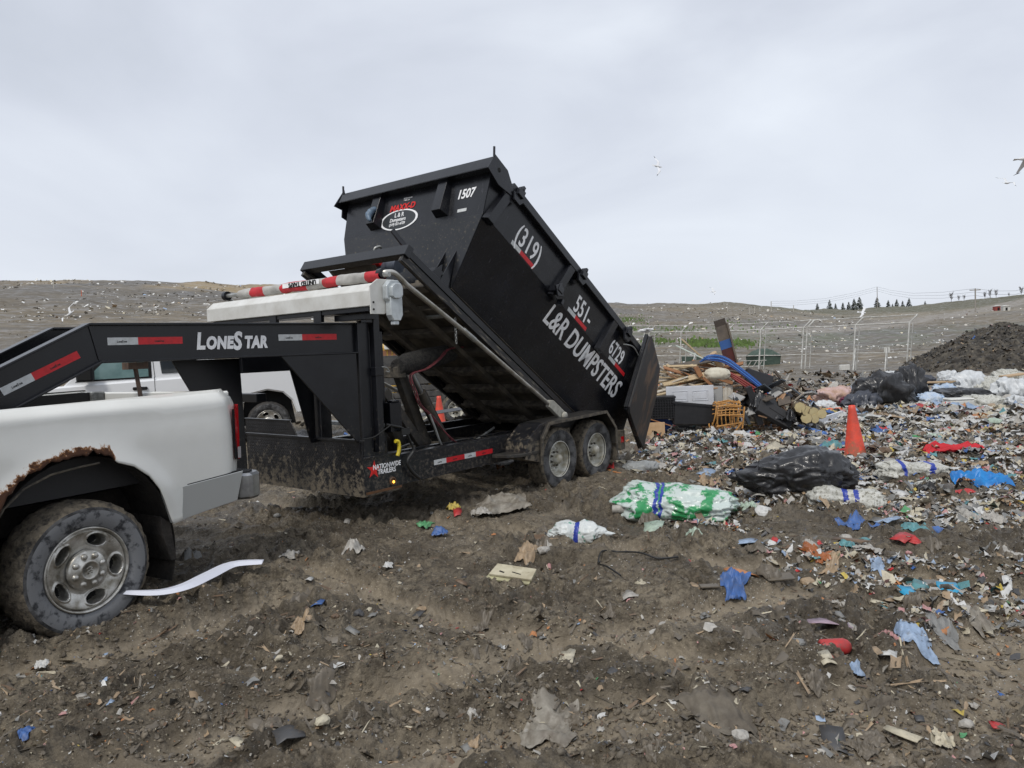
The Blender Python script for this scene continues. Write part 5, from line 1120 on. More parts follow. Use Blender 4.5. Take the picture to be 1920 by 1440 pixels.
# ------------------------------------------------------------ crumpled things
def ridged(p, s, seed=0): return 1-2*np.abs(vnoise3(p, s, seed))
def bag_mesh(seed, L, W, H, nu=60, nv=36, rough=.16, pinch=0.0, fine=1.0, prof=None):
    """crumpled bag: superellipsoid with folds, flat underside; returns V, F, u (0..1 along x)"""
    u = np.linspace(0, 1, nu+1); v = np.linspace(0, 2*pi, nv, endpoint=False); U, V_ = np.meshgrid(u, v, indexing='ij')
    x = (U-.5)*2; r = np.sqrt(np.clip(1-np.abs(x)**2.3, 0, 1))**.9
    if prof: r = np.interp(U, [p[0] for p in prof], [p[1] for p in prof])*np.sqrt(np.clip(1-np.abs(x)**6, 0, 1))
    if pinch: r = r*(1-pinch*np.exp(-((U-.62)/.07)**2))
    P = np.stack([x*L/2, np.cos(V_)*r*W/2, np.sin(V_)*r*H/2], -1); Q = P/np.array([L, W, H])*2
    n1 = ridged(Q, 1.7, seed); Qw = Q+.25*np.stack([vnoise3(Q, 1.5, seed+31), vnoise3(Q, 1.5, seed+32), vnoise3(Q, 1.5, seed+33)], -1); n2 = ridged(Qw*np.array([1.0, 1.2, 1.2]), 3.2, seed+5); n3 = ridged(Qw*np.array([1.1, 1.1, 1.1]), 7., seed+9)
    k = 1+rough*(n1*.9+n2*.62+n3*.34*fine)-rough*.6
    P = P*k[..., None]*np.array([1, 1, 1]); P[..., 1] += vnoise3(Q, 1.1, seed+20)*W*.12
    P[..., 2] += H*.5; P[..., 2] = np.where(P[..., 2] < H*.12, P[..., 2]*.25+H*.02, P[..., 2])
    Vt = P.reshape(-1, 3); i, j = np.meshgrid(np.arange(nu), np.arange(nv), indexing='ij'); i = i.ravel(); j = j.ravel()
    F = np.stack([i*nv+j, (i+1)*nv+j, (i+1)*nv+(j+1) % nv, i*nv+(j+1) % nv], -1); return Vt, F, (i+.5)/nu, (j+.5)/nv
def bag(name, lab, cat, pos, L, W, H, rz, mats, seed, bands=None, group=None, **kw):
    V_, F_, uu, vv = bag_mesh(seed, L, W, H, **kw); mi = np.zeros(len(F_), int)
    for k, (a, b_) in enumerate(bands or []): mi[(uu+.015*np.sin(vv*9+seed) > a) & (uu+.015*np.sin(vv*9+seed) < b_)] = 1
    o = npmesh(name, V_, F_, mats, mi, smooth=True); o.location = pos; o.rotation_euler = (0, 0, rz); tag(o, lab, cat, group); return o
def film(name, pos, L, W, H, rz, m, seed, lab=None, cat=None, group=None, n_=26, tilt=(0, 0), ragged=.35, parent=None, folds=(1.2, 2.6), drape=False, lift=.012):
    """crumpled sheet with a ragged outline"""
    u = np.linspace(-1, 1, n_); U, W_ = np.meshgrid(u, u, indexing='ij'); a = np.arctan2(W_, U); rr = np.maximum(np.abs(U), np.abs(W_))
    k = 1-ragged*(.5+.5*gnoise(np.cos(a)*1.9+seed, np.sin(a)*1.9+seed*3))*rr; x = U*k*L/2; y = W_*k*W/2; Q = np.stack([U, W_, U*0+seed], -1)
    z = H*(.42+.40*ridged(Q*np.array([.8, 1.3, 1]), folds[0], seed)+.26*ridged(Q, folds[1], seed+4)+.20*ridged(Q, 5.5, seed+8)+.09*ridged(Q, 11, seed+9))*(1-.55*rr**2)
    x = x+vnoise3(Q, 2.2, seed+11)*L*.05; y = y+vnoise3(Q, 2.2, seed+13)*W*.06; z = z-z.min()*.6
    if drape:
        wx_ = pos[0]+x*cos(rz)-y*sin(rz); wy_ = pos[1]+x*sin(rz)+y*cos(rz); z = z+lift+.65*ground_h(wx_, wy_)+.35*ground_h(wx_, wy_, False)-pos[2]+.008
    V_ = np.stack([x, y, z], -1).reshape(-1, 3); i, j = np.meshgrid(np.arange(n_-1), np.arange(n_-1), indexing='ij'); i = i.ravel(); j = j.ravel()
    F_ = np.stack([i*n_+j, (i+1)*n_+j, (i+1)*n_+j+1, i*n_+j+1], -1)
    o = npmesh(name, V_, F_, m, smooth=True, parent=parent); o.location = pos; o.rotation_euler = (tilt[0], tilt[1], rz)
    if lab: tag(o, lab, cat, group)
    return o
def gp_(px, py, lift=0.0): p = land(px, py); return Vector((p.x, p.y, ghs(p.x, p.y)+lift))
def mpx(px, py): return (land(px, py)-CAM).dot(Fw)/F_PX
# direction in the ground plane that runs to the right in the picture
RGT = math.atan2(RT.y, RT.x)
M_bbag = mat('black_bin_liner', (.008, .008, .009), .40, bump=.55, bscale=26, bdist=.012, col2=(.022, .022, .024), nscale=7, coat=.2)
M_wbag = mat('white_plastic_bag', (.60, .62, .63), .38, bump=.5, bscale=30, col2=(.46, .48, .49), nscale=9, mud=.35, mscale=26, mudcol=(.22, .20, .16))
M_wbagd = mat('dirty_white_bag', (.54, .54, .50), .5, bump=.5, bscale=30, col2=(.40, .40, .36), nscale=9, mud=.75, mscale=34, mudcol=(.16, .15, .11))
M_gbag = mat('green_printed_bag', (.58, .66, .63), .32, col2=(.03, .30, .10), nscale=5.5, contrast=(.50, .54), bump=.6, bscale=22, bdist=.012, coat=.2, alpha=.86)
M_bluet = mat('blue_tape_band', (.022, .045, .30), .4)
M_gprint = mat('faint_green_print_bag', (.58, .61, .60), .38, col2=(.10, .30, .22), nscale=16, contrast=(.60, .64), bump=.5, bscale=30, mud=.2, mscale=30, mudcol=(.2, .2, .16))
M_frost = mat('frosted_clear_plastic', (.40, .42, .42), .3, col2=(.30, .31, .31), alpha=.72, nscale=8, bump=.6, bscale=26, bdist=.01)
bag('plastic_bag', 'white knotted shopping bag with green print and a blue band, alone on the mud', 'plastic bag', gp_(1090, 1012, -.02), .54, .28, .21, RGT-.12, [M_gprint, M_bluet], 3, [(.40, .47)], pinch=.0, nu=110, nv=60, rough=.13, prof=[(0, .35), (.12, .8), (.3, 1), (.42, .78), (.55, .95), (.72, .7), (.88, .32), (1, .12)])
bag('plastic_bag_tail', 'twisted white tail of the knotted shopping bag beside the blue-banded bag', 'plastic bag', gp_(1150, 1008, -.01), .16, .07, .06, RGT+.1, [M_wbag], 13, nu=26, nv=16)
bag('produce_bag', 'large see-through white bag with bright green print and blue straps', 'plastic bag', gp_(1266, 975, -.03), 1.16, .60, .40, RGT-.30, [M_gbag, M_bluet], 21, [(.34, .37), (.385, .41)], nu=140, nv=80, rough=.13, prof=[(0, .30), (.10, .78), (.22, 1.0), (.36, .82), (.55, .86), (.75, .80), (.9, .62), (1, .3)])
bag('rubbish_bag', 'long black bin liner full of rubbish lying left of the orange cone', 'rubbish bag', gp_(1488, 934, -.05), 1.22, .78, .56, RGT-.12, [M_bbag], 31, nu=150, nv=84, rough=.125, prof=[(0, .10), (.10, .30), (.25, .58), (.45, .86), (.64, 1.05), (.80, .92), (.92, .55), (1, .2)])
bag('plastic_bag', 'mud-speckled white bag with two blue bands leaning on the black bin liner', 'plastic bag', gp_(1586, 958, -.02), .66, .30, .27, RGT-.42, [M_wbagd, M_bluet], 44, [(.46, .53), (.60, .66)], nu=110, nv=60, rough=.14, prof=[(0, .45), (.12, .85), (.3, 1), (.44, .72), (.6, .66), (.78, .85), (.92, .7), (1, .3)])
bag('plastic_bag', 'lying white bag with blue straps to the right of the blue plank', 'plastic bag', gp_(1712, 900, -.02), .82, .42, .26, RGT-.04, [M_wbagd, M_bluet], 52, [(.62, .68), (.26, .31)], nu=110, nv=60, rough=.15, prof=[(0, .5), (.1, .9), (.3, 1), (.5, .8), (.66, .9), (.85, .6), (1, .2)])
bag('plastic_bag', 'grey muddy lump of bag at the foot of the blue-strapped white bag', 'plastic bag', gp_(1748, 915, -.02), .34, .2, .12, RGT, [M_wbagd], 57)
bag('clear_bag', 'small frosted plastic bag lying behind the rear trailer wheel', 'plastic bag', gp_(1202, 880, -.02), .52, .26, .18, RGT, [M_frost], 61)
film('blue_sheet', gp_(1842, 918), .72, .42, .12, RGT, mat('bright_blue_plastic', (.012, .22, .56), .4, bump=.4, bscale=20, col2=(.01, .13, .40), nscale=8), 5, 'bright blue crumpled plastic sheet near the right edge', 'plastic sheet', ragged=.5, drape=True)
film('red_cloth', gp_(1790, 856), .95, .24, .12, RGT-.12, mat('red_cloth', (.50, .015, .025), .7, bump=.4), 8, 'long red cloth strip draped over grey film at the right', 'cloth', ragged=.5, drape=True)
film('plastic_film', gp_(1760, 848), .7, .4, .1, RGT, M_frost, 10, 'greyish clear film lying under the long red cloth', 'plastic film', drape=True)
# white trim strip
def strip_(b):
    pts = [Vector((q_.x, q_.y, max([gh(q_.x+a_*.09, q_.y+b_*.07) for a_ in (-1, 0, 1) for b_ in (-1, 0, 1)])+.02)) for q_ in (gp_(*q) for q in ((234, 1163), (300, 1160), (350, 1146), (395, 1126), (440, 1108), (496, 1104)))]
    zs_ = [p.z for p in pts]; n_ = len(zs_); A0 = np.polyfit(range(n_), zs_, 1); up_ = max(z-(A0[0]*i+A0[1]) for i, z in enumerate(zs_))*.75
    pts = [Vector((p.x, p.y, A0[0]*i+A0[1]+up_)) for i, p in enumerate(pts)]; pts = [Vector(p) for p in bent(pts, 5)]; vs = []
    for i, p in enumerate(pts):
        d = (pts[min(i+1, len(pts)-1)]-pts[max(0, i-1)]).normalized(); n_ = Vector((-d.y, d.x, .25)).normalized(); w_ = .018+.030*sin(pi*min(1, (i+1)/len(pts))*.85)**1; 
        vs += [p-n_*w_+Vector((0, 0, .004)), p+Vector((0, 0, .014)), p+n_*w_+Vector((0, 0, .004)), p+Vector((0, 0, .001))]
    b.add(vs, [(4*i+j, 4*i+(j+1) % 4, 4*i+4+(j+1) % 4, 4*i+4+j) for i in range(len(pts)-1) for j in range(4)])
tag(one('trim_strip', mat('clean_white_vinyl', (.66, .68, .76), .35), None, strip_), 'wavy white vinyl trim strip beside the near pickup wheel', 'trim strip')
# cone
def cone(p, h, rz, lab, tilt=(0, 0)):
    c_ = empty('traffic_cone', lab, 'traffic cone', p, rz, 'orange traffic cones'); c_.rotation_euler = (tilt[0], tilt[1], rz)
    one('cone_body', M_orange, c_, lambda b: b.lathe([(.27*h, .02*h), (.205*h, .055*h), (.19*h, .09*h), (.066*h, .93*h), (.060*h, 1.0*h), (.045*h, 1.005*h), (.04*h, .96*h)], 32, 'z'))
    one('cone_base', M_orange, c_, lambda b: b.box(-.27*h, .27*h, -.27*h, .27*h, -.02*h, .035*h), .012)
cone(gp_(1604, 858), .73, .4, 'bright orange traffic cone standing among the litter on the right', (-.02, -.05))
p = deep(824, 772, 15.4); cone((p.x, p.y, ghs(p.x, p.y)+.02), .72, .2, 'small orange cone seen beneath the tipped bed')
# ------------------------------------------------------------ the rubbish pile behind the dumpster
ZP = 13.6
M_heap = mat('mixed_dark_rubbish', (.030, .026, .022), .8, col2=(.16, .14, .11), nscale=7, bump=.9, bscale=24, bdist=.05)
pc = deep(1392, 760, 14.6)
hp, _g = heap('rubbish_heap', pc.x, pc.y, 1.65, 1.2, .95, 110, M_heap, .12, 6, kind='stuff', peak=1.3)
tag(hp, 'dark heap of mixed rubbish under the boards and furniture', 'rubbish heap')
def pl(a, b_, w_, t_, m, lab, name='wood_plank', cat='plank', group=None, Z=ZP, Z2=None, up=(0, 0, 1)):
    A_, B_ = deep(*a, Z), deep(*b_, Z2 or Z); o = one(name, m, None, lambda b: b.bar(A_-A_, B_-A_, w_, t_, up), .003); o.location = A_; tag(o, lab, cat, group); return o
M_pine = mat('pale_pine', (.52, .42, .27), .7, col2=(.38, .28, .16), nscale=5, streak=(2, 2, 9)); M_oak = mat('orange_wood', (.36, .17, .07), .6, col2=(.24, .11, .05), nscale=6)
M_trimw = mat('painted_trim', (.62, .58, .50), .6, col2=(.45, .40, .33), nscale=6); M_ply = mat('plywood', (.46, .29, .17), .7, col2=(.34, .19, .10), nscale=5); M_dkwood = mat('dark_wet_wood', (.055, .042, .032), .6, col2=(.11, .09, .07), nscale=6)
rg = random.Random(5)
fan = [((1226, 694), (1318, 716), M_pine), ((1230, 700), (1300, 706), M_trimw), ((1232, 708), (1322, 708), M_pine), ((1226, 728), (1290, 706), M_trimw), ((1228, 736), (1316, 712), M_trimw), ((1228, 742), (1330, 716), M_pine), ((1240, 744), (1350, 722), M_trimw), ((1258, 742), (1388, 730), M_pine), ((1262, 736), (1392, 722), M_ply), ((1270, 730), (1375, 742), M_trimw), ((1300, 708), (1392, 732), M_trimw), ((1224, 752), (1262, 738), M_pine), ((1236, 688), (1270, 712), M_trimw), ((1222, 718), (1272, 712), M_pine)]
fl2 = ['topmost pale pine lath of the fan of boards', 'cream lath second from the top of the fan of boards', 'flat pine board crossing the top of the fan', 'cream trim board rising to the right in the fan', 'longer cream trim board just below it in the fan', 'pine board above the white cabinet door', 'cream moulding lying along the top of the white door', 'long pine moulding reaching right past the door', 'reddish board above the rattan chair frame', 'cream moulding sloping down behind the rattan frame', 'cream curved moulding under the pale cushion', 'short pine stub beside the open tailgate', 'short cream board at the far left top of the pile', 'short pine lath next to the tailgate']
for k, (a, b_, m) in enumerate(fan): pl(a, b_, rg.uniform(.07, .12), .025, m, fl2[k], group='boards fanned across the rubbish pile', Z=ZP-.2+rg.uniform(-.25, .25), Z2=ZP+rg.uniform(-.2, .4))
for k in range(16):
    a = (rg.uniform(1222, 1260), rg.uniform(700, 752)); b_ = (a[0]+rg.uniform(40, 90), a[1]-rg.uniform(-8, 26))
    pl(a, b_, rg.uniform(.03, .07), .018, rg.choice([M_pine, M_trimw, M_ply]), 'thin splintered lath among the fanned boards at the left of the pile', 'lath', 'lath', 'thin laths at the left of the pile', Z=ZP+rg.uniform(-.1, .5), Z2=ZP+rg.uniform(0, .7))
pl((1278, 636), (1338, 690), .05, .03, M_pine, 'long pale batten leaning up and left from the top of the pile', Z=ZP+.5)
pl((1268, 648), (1400, 712), .05, .02, mat('pale_green_trim', (.50, .56, .50), .6), 'long pale green trim slanting across the pile', Z=ZP+.4, Z2=ZP-.1)
pl((1266, 680), (1302, 698), .26, .03, M_dkwood, 'dark brown panel lying at the top left of the pile', 'panel', 'panel', Z=ZP+.5)
pl((1304, 688), (1314, 706), .13, .08, M_oak, 'stubby orange wooden drawer front end on', 'wood_block', 'wood block', Z=ZP-.2)
pl((1318, 708), (1334, 722), .06, .05, M_oak, 'short orange wooden leg lying below the drawer front', 'wood_block', 'wood block', Z=ZP-.25)
pl((1342, 708), (1372, 718), .15, .06, M_oak, 'orange wooden drawer front under the pale cushion', 'wood_block', 'wood block', Z=ZP-.3)
# standing board with blue and maroon bands
A_ = deep(1372, 690, ZP+.3); B_ = deep(1349, 602, ZP+.1)
sb = empty('standing_board', 'tall brown board standing upright in the pile with a blue band', 'board', A_)
dd = B_-A_
M_brd = mat('weathered_board', (.20, .165, .13), .7, col2=(.12, .10, .085), nscale=4)
for f0, f1, m_ in ((-.1, .42, mat('maroon_paint', (.12, .035, .03), .6, col2=(.08, .03, .03), nscale=5)), (.42, .60, mat('blue_band_paint', (.05, .13, .36), .6)), (.60, .90, M_brd), (.90, 1.03, mat('dark_board_end', (.07, .055, .045), .7))):
    one('board_section', m_, sb, lambda b: b.bar(dd*f0, dd*f1, .21, .02, (0, 1, 0)))
one('board_side', M_brd, sb, lambda b: b.bar(dd*-.1+Vector((.12, .05, 0)), dd*.97+Vector((.12, .05, 0)), .03, .20, (0, 1, 0)))
# tubes
tag(one('cardboard_tube', mat('cardboard', (.42, .30, .18), .8), None, lambda b: b.tube([deep(1352, 690, ZP), deep(1337, 662, ZP-.1)], .065, 16)), 'open cardboard tube poking up behind the blue pipes', 'cardboard tube')
M_bpipe = mat('blue_pipe', (.02, .09, .42), .4, col2=(.015, .05, .3), nscale=9); M_rpipe = mat('red_pipe', (.22, .035, .03), .5)
pb = empty('pipe_bundle', 'bundle of bent blue water pipes with a dark red one across the pile', 'pipe bundle', deep(1380, 700, ZP-.3)); o_ = Vector(pb.location)
for k in range(7):
    dy = k*2.1-8+rg.uniform(-1.5, 1.5); pts = [deep(1312+k*1.5, 677-dy*.3, ZP-.1), deep(1330, 671+dy*.7, ZP-.15), deep(1360, 676+dy*.9, ZP-.2), deep(1395, 700+dy*.8, ZP-.35), deep(1430, 728+dy*.6, ZP-.45), deep(1448+dy*.4, 744-dy*.5, ZP-.5)]
    one('pipe', [mat('dull_blue_pipe', (.02, .07, .26), .45), mat('light_blue_pipe', (.05, .20, .58), .35), mat('navy_pipe', (.01, .025, .14), .4)][k % 3], pb, lambda b: b.tube(bent([p-o_ for p in pts], 5), .011, 7))
for k in range(3):
    pts = [deep(1350+k*4, 690+k*3, ZP-.25), deep(1385, 708+k*4, ZP-.4), deep(1420, 730+k*4, ZP-.5), deep(1445, 744+k*2, ZP-.55)]
    one('red_pipe', M_rpipe, pb, lambda b: b.tube(bent([p-o_ for p in pts], 5), .02, 7))
bag('cushion', 'pale cream foam cushion on top of the pile', 'cushion', deep(1345, 716, ZP-.25), .46, .30, .26, RGT-.5, [mat('cream_foam', (.58, .55, .45), .8, col2=(.46, .42, .33), nscale=6)], 71, rough=.05)
# white cabinet door with raised frames
dr = empty('panelled_door', 'white two-panel door lying on its side in the pile', 'door', deep(1250, 766, ZP-.45), RGT)
M_dw = mat('white_door_paint', (.62, .64, .68), .5, col2=(.52, .53, .55), nscale=4)
def dbox(x0, x1, z0, z1, y0=-.02, y1=.02): return lambda b: b.box(x0, x1, y0, y1, z0, z1)
one('door_slab', M_dw, dr, dbox(0, .84, 0, .385, -.004, .03), .004)
for x in (.10, .46):
    one('door_panel', M_dw, dr, lambda b: (b.box(x, x+.28, -.012, -.003, .12, .13), b.box(x, x+.28, -.012, -.003, .29, .30), b.box(x, x+.01, -.012, -.003, .12, .30), b.box(x+.27, x+.28, -.012, -.003, .12, .30), b.box(x+.03, x+.25, -.010, -.003, .15, .27)), .003)
cb = empty('cabinet', 'grey cabinet carcass standing behind the right end of the white door', 'cabinet', deep(1338, 768, ZP-.3), RGT)
M_cab = mat('grey_cabinet', (.34, .34, .33), .6); one('side', M_cab, cb, lambda b: b.box(0, .17, 0, .4, 0, .42), .004); one('face', M_trimw, cb, lambda b: (b.box(.18, .36, .02, .3, .02, .42), b.box(.20, .25, .0, .02, .06, .38), b.box(.27, .32, .0, .02, .06, .38)), .004)
pl((1290, 764), (1352, 776), .03, .05, M_ply, 'orange-edged board lying over the black tub', Z=ZP-.6)
# black lattice crate and tub
cr_ = empty('plastic_crate', 'black lattice plastic crate beside the open tailgate', 'crate', deep(1221, 787, ZP-.7), RGT-.1)
M_bp = mat('black_plastic', (.010, .010, .012), .4, col2=(.018, .018, .02), nscale=9)
one('crate_shell', M_bp, cr_, lambda b: (b.box(0, .42, .02, .36, 0, .38), b.box(-.01, .43, -.02, .38, .36, .40)), .004)
for k in range(9): one('crate_slat', M_bp, cr_, lambda b: b.box(.02+k*.045, .032+k*.045, -.015, .02, .01, .37))
for k in range(8): one('crate_slat', M_bp, cr_, lambda b: b.box(.0, .42, -.018, .018, .02+k*.045, .030+k*.045))
tb_ = empty('plastic_tub', 'large black plastic tub lying open in front of the white door', 'tub', deep(1262, 803, ZP-.75), RGT-.08)
one('tub_body', M_bp, tb_, lambda b: b.prism([(0, .05), (.02, .44), (.72, .36), (.76, .12), (.6, .02)], 0, .45), .03); one('tub_rim', M_bp, tb_, lambda b: b.bar((.0, -.01, .45), (.74, -.01, .36), .03, .04), .004)
# rattan frame
rt = empty('rattan_chair', 'overturned honey-coloured rattan chair frame', 'chair', deep(1362, 803, ZP-1.0), RGT)
M_rat = mat('rattan', (.52, .27, .07), .5, col2=(.38, .18, .05), nscale=14)
for x in (-.20, -.14, .20): one('rattan_hoop', M_rat, rt, lambda b: b.tube([(x+.05*sin(a*pi/10), .17*cos(a*pi/10)+.1, .23+.22*sin(a*pi/10)) for a in range(21)], .013, 7))
for k in range(9):
    a = pi*k/8; one('rattan_cane', M_rat, rt, lambda b: b.tube([(-.20, .17*cos(a)-.04, .24+.20*sin(a)), (.02, .20*cos(a)-.05, .25+.23*sin(a)), (.22, .17*cos(a)-.04, .24+.20*sin(a))], .011, 6))
for k in range(6): one('rattan_cane', M_rat, rt, lambda b: b.tube(bent([(-.17+k*.07, -.12, .02), (-.19+k*.07, -.14, .24), (-.12+k*.06, -.06, .43)], 4), .010, 6))
for a, c_ in (((-.2, -.13, .05), (.22, -.13, .10)), ((-.2, -.13, .26), (.24, -.13, .20)), ((-.16, -.13, .40), (.22, -.10, .36)), ((.1, -.15, -.05), (.2, -.2, .1)), ((.24, -.1, .0), (.30, -.05, .36))): one('rattan_leg', M_rat, rt, lambda b: b.tube([a, c_], .015, 7))
# slabs of plywood on the ground
pp = gp_(1405, 812)
for k, (dx, dy, w_, d_, z_, rz, lb) in enumerate(((0, .35, 1.55, .60, .05, -.05, 'lower brown plywood sheet at the front foot of the pile'), (-.1, .45, 1.3, .55, .09, .02, 'upper brown plywood sheet under the rattan chair'), (.55, .50, .95, .30, .13, -.14, 'pale board lying across the right end of the plywood'))):
    o = one('plywood_sheet', M_ply if k < 2 else M_pine, None, lambda b: b.box(-w_/2, w_/2, -d_/2, d_/2, 0, .028), .003); o.location = (pp.x+dx, pp.y+dy, pp.z+z_); o.rotation_euler = (-.05, .01, RGT+rz); tag(o, lb, 'plywood sheet', 'plywood at the foot of the pile')
# left foot of the pile: chipboard box, blue sheet, white board
q = gp_(1222, 828, .0)
bx_ = empty('wooden_box', 'tan chipboard box with shredded wood beside the tailgate tip', 'box', q+Vector((-.05, .3, 0)), RGT)
M_chip = mat('chipboard', (.56, .38, .22), .8, col2=(.48, .31, .17), nscale=12)
one('box_side', M_chip, bx_, lambda b: b.box(-.12, .34, -.0, .02, .0, .30), .003); one('box_side', M_chip, bx_, lambda b: b.box(-.12, -.10, .02, .4, .0, .34), .003); one('box_lid', M_oak, bx_, lambda b: b.bar((-.10, .25, .42), (.45, .30, .22), .40, .02), .003)
o = one('blue_board', mat('blue_board_paint', (.03, .09, .34), .5), None, lambda b: b.prism([(0, 0), (.30, .30), (-.15, .46), (-.20, .40)], 0, .02), .002); o.location = gp_(1240, 825)+Vector((0, .25, 0)); o.rotation_euler = (.15, 0, RGT); tag(o, 'blue board leaning behind the chipboard box', 'board')
o = one('white_board', M_dw, None, lambda b: b.prism([(-.35, -.1), (.30, -.02), (.25, .28), (-.3, .30)], 0, .02, 'z'), .003); o.location = gp_(1222, 838, .03); o.rotation_euler = (.05, .02, RGT); tag(o, 'white board flat on the ground below the chipboard box', 'board')
film('black_fabric', gp_(1300, 812), 1.1, .5, .26, RGT+.1, mat('grey_black_fabric', (.035, .035, .037), .75, col2=(.08, .08, .08), nscale=7, bump=.5), 17, 'crumpled grey-black fabric roll left of the rattan chair', 'fabric', ragged=.4, folds=(1.6, 3.4))
# dark furniture pieces on the right of the pile
pl((1378, 745), (1404, 795), .20, .05, mat('slate_panel', (.035, .045, .055), .5), 'slate grey panel leaning right of the rattan chair', 'panel', 'panel', Z=ZP-.8)
pl((1375, 738), (1392, 790), .05, .02, M_dw, 'curved white moulding leaning on the slate panel', 'moulding', 'moulding', Z=ZP-.85)
pl((1402, 725), (1424, 795), .28, .10, M_bp, 'tall black upholstered slab in the middle of the pile', 'upholstered_slab', 'furniture', Z=ZP-.7)
pl((1418, 732), (1440, 790), .16, .04, M_dkwood, 'curved brown panel right of the black slab', 'panel', 'panel', Z=ZP-.75)
o = one('black_cushion', mat('black_canvas', (.030, .030, .032), .8), None, lambda b: (b.box(-.32, .32, -.06, .06, -.14, .14), b.bar((-.15, -.065, .02), (.15, -.065, .0), .012)), .03); o.location = deep(1452, 776, ZP-.9); o.rotation_euler = (-.5, .55, RGT); tag(o, 'black canvas cushion with a white seam on the right of the pile', 'cushion')
for k, (a, b_, w_) in enumerate((((1400, 690), (1500, 738), .06), ((1408, 700), (1512, 750), .05), ((1418, 712), (1515, 760), .06), ((1452, 695), (1492, 745), .06), ((1424, 692), (1444, 720), .10), ((1436, 690), (1470, 705), .04), ((1440, 704), (1480, 718), .04), ((1446, 716), (1486, 728), .04))):
    pl(a, b_, w_, .04, M_dkwood if k < 5 else mat('grey_slat', (.26, .25, .22), .7), ['upper dark rail of the broken frame at the right of the pile', 'middle dark rail of the broken frame', 'lower dark rail of the broken frame', 'dark upright of the broken frame', 'dark stub beside the broken frame', 'upper pale slat inside the broken frame', 'middle pale slat inside the broken frame', 'lower pale slat inside the broken frame'][k], 'frame_rail_piece', 'wood rail', 'rails of the broken frame', Z=ZP-.1+.03*k)
o = one('black_box', M_bp, None, lambda b: b.box(-.25, .25, -.1, .1, -.13, .13), .01); o.location = deep(1420, 712, ZP-.1); o.rotation_euler = (-.2, .35, RGT); tag(o, 'flat black television-like box at the top right of the pile', 'box')
tag(one('chrome_bowl', M_chrome, None, lambda b: b.lathe([(.11, 0), (.08, .05), (.03, .08), (.001, .08)], 20, 'y', deep(1457, 737, ZP-.6))), 'round metal bowl at the end of the blue pipes', 'bowl')
# cut logs with pale ends
M_logend = mat('pale_log_end', (.52, .44, .24), .7, col2=(.42, .34, .18), nscale=9); M_log = mat('log_bark', (.20, .15, .09), .8, col2=(.1, .08, .05), nscale=12)
for k, (x, y, lb) in enumerate(((1500, 764, 'topmost left cut log'), (1512, 770, 'cut log just right of the topmost'), (1526, 774, 'largest pale-ended log of the group'), (1541, 776, 'rightmost pale-ended log'), (1512, 784, 'lower left log near the orange crate'), (1528, 785, 'lower middle log of the group'))):
    c_ = deep(x, y, ZP-1.1); t = empty('cut_log', lb+' in the cluster right of the pile', 'log', c_, RGT+rg.uniform(-.4, .4), 'cut logs by the pile'); r_ = rg.uniform(.07, .10)
    one('log_body', M_log, t, lambda b: b.tube([(0, 0, 0), (.05, .4, -.03)], r_, 8)); one('log_end', M_logend, t, lambda b: b.tube([(-.001, -.008, 0), (0, 0, 0)], r_*.94, 8))
oc = empty('orange_crate', 'small orange plastic crate in front of the logs', 'crate', gp_(1500, 806)+Vector((0, .35, .0)), RGT)
M_oc = mat('orange_crate_plastic', (.80, .10, .02), .45)
one('crate_side', M_oc, oc, lambda b: (b.box(-.15, -.03, 0, .2, 0, .14), b.box(0, .15, -.03, .2, 0, .19), b.box(-.15, .15, -.035, -.03, .10, .13)), .01); one('crate_slot', M_dark, oc, lambda b: (b.box(.02, .06, -.036, -.031, .02, .09), b.box(.08, .12, -.036, -.031, .02, .09)))
tag(one('blue_tube', mat('light_blue_plastic', (.12, .25, .62), .4), None, lambda b: b.tube([gp_(1508, 812)+Vector((0, .2, .08)), gp_(1552, 818)+Vector((0, .1, .04))], .065, 14)), 'pale blue plastic tube lying below the orange crate', 'tube')
tag(one('gutter_piece', M_dw, None, lambda b: (b.bar(gp_(1528, 812)+Vector((0, .3, .12)), gp_(1592, 792)+Vector((0, .3, .16)), .05, .10), b.bar(gp_(1528, 812)+Vector((0, .27, .06)), gp_(1592, 792)+Vector((0, .27, .10)), .08, .03)), .004), 'white gutter length sticking out towards the cone', 'gutter')

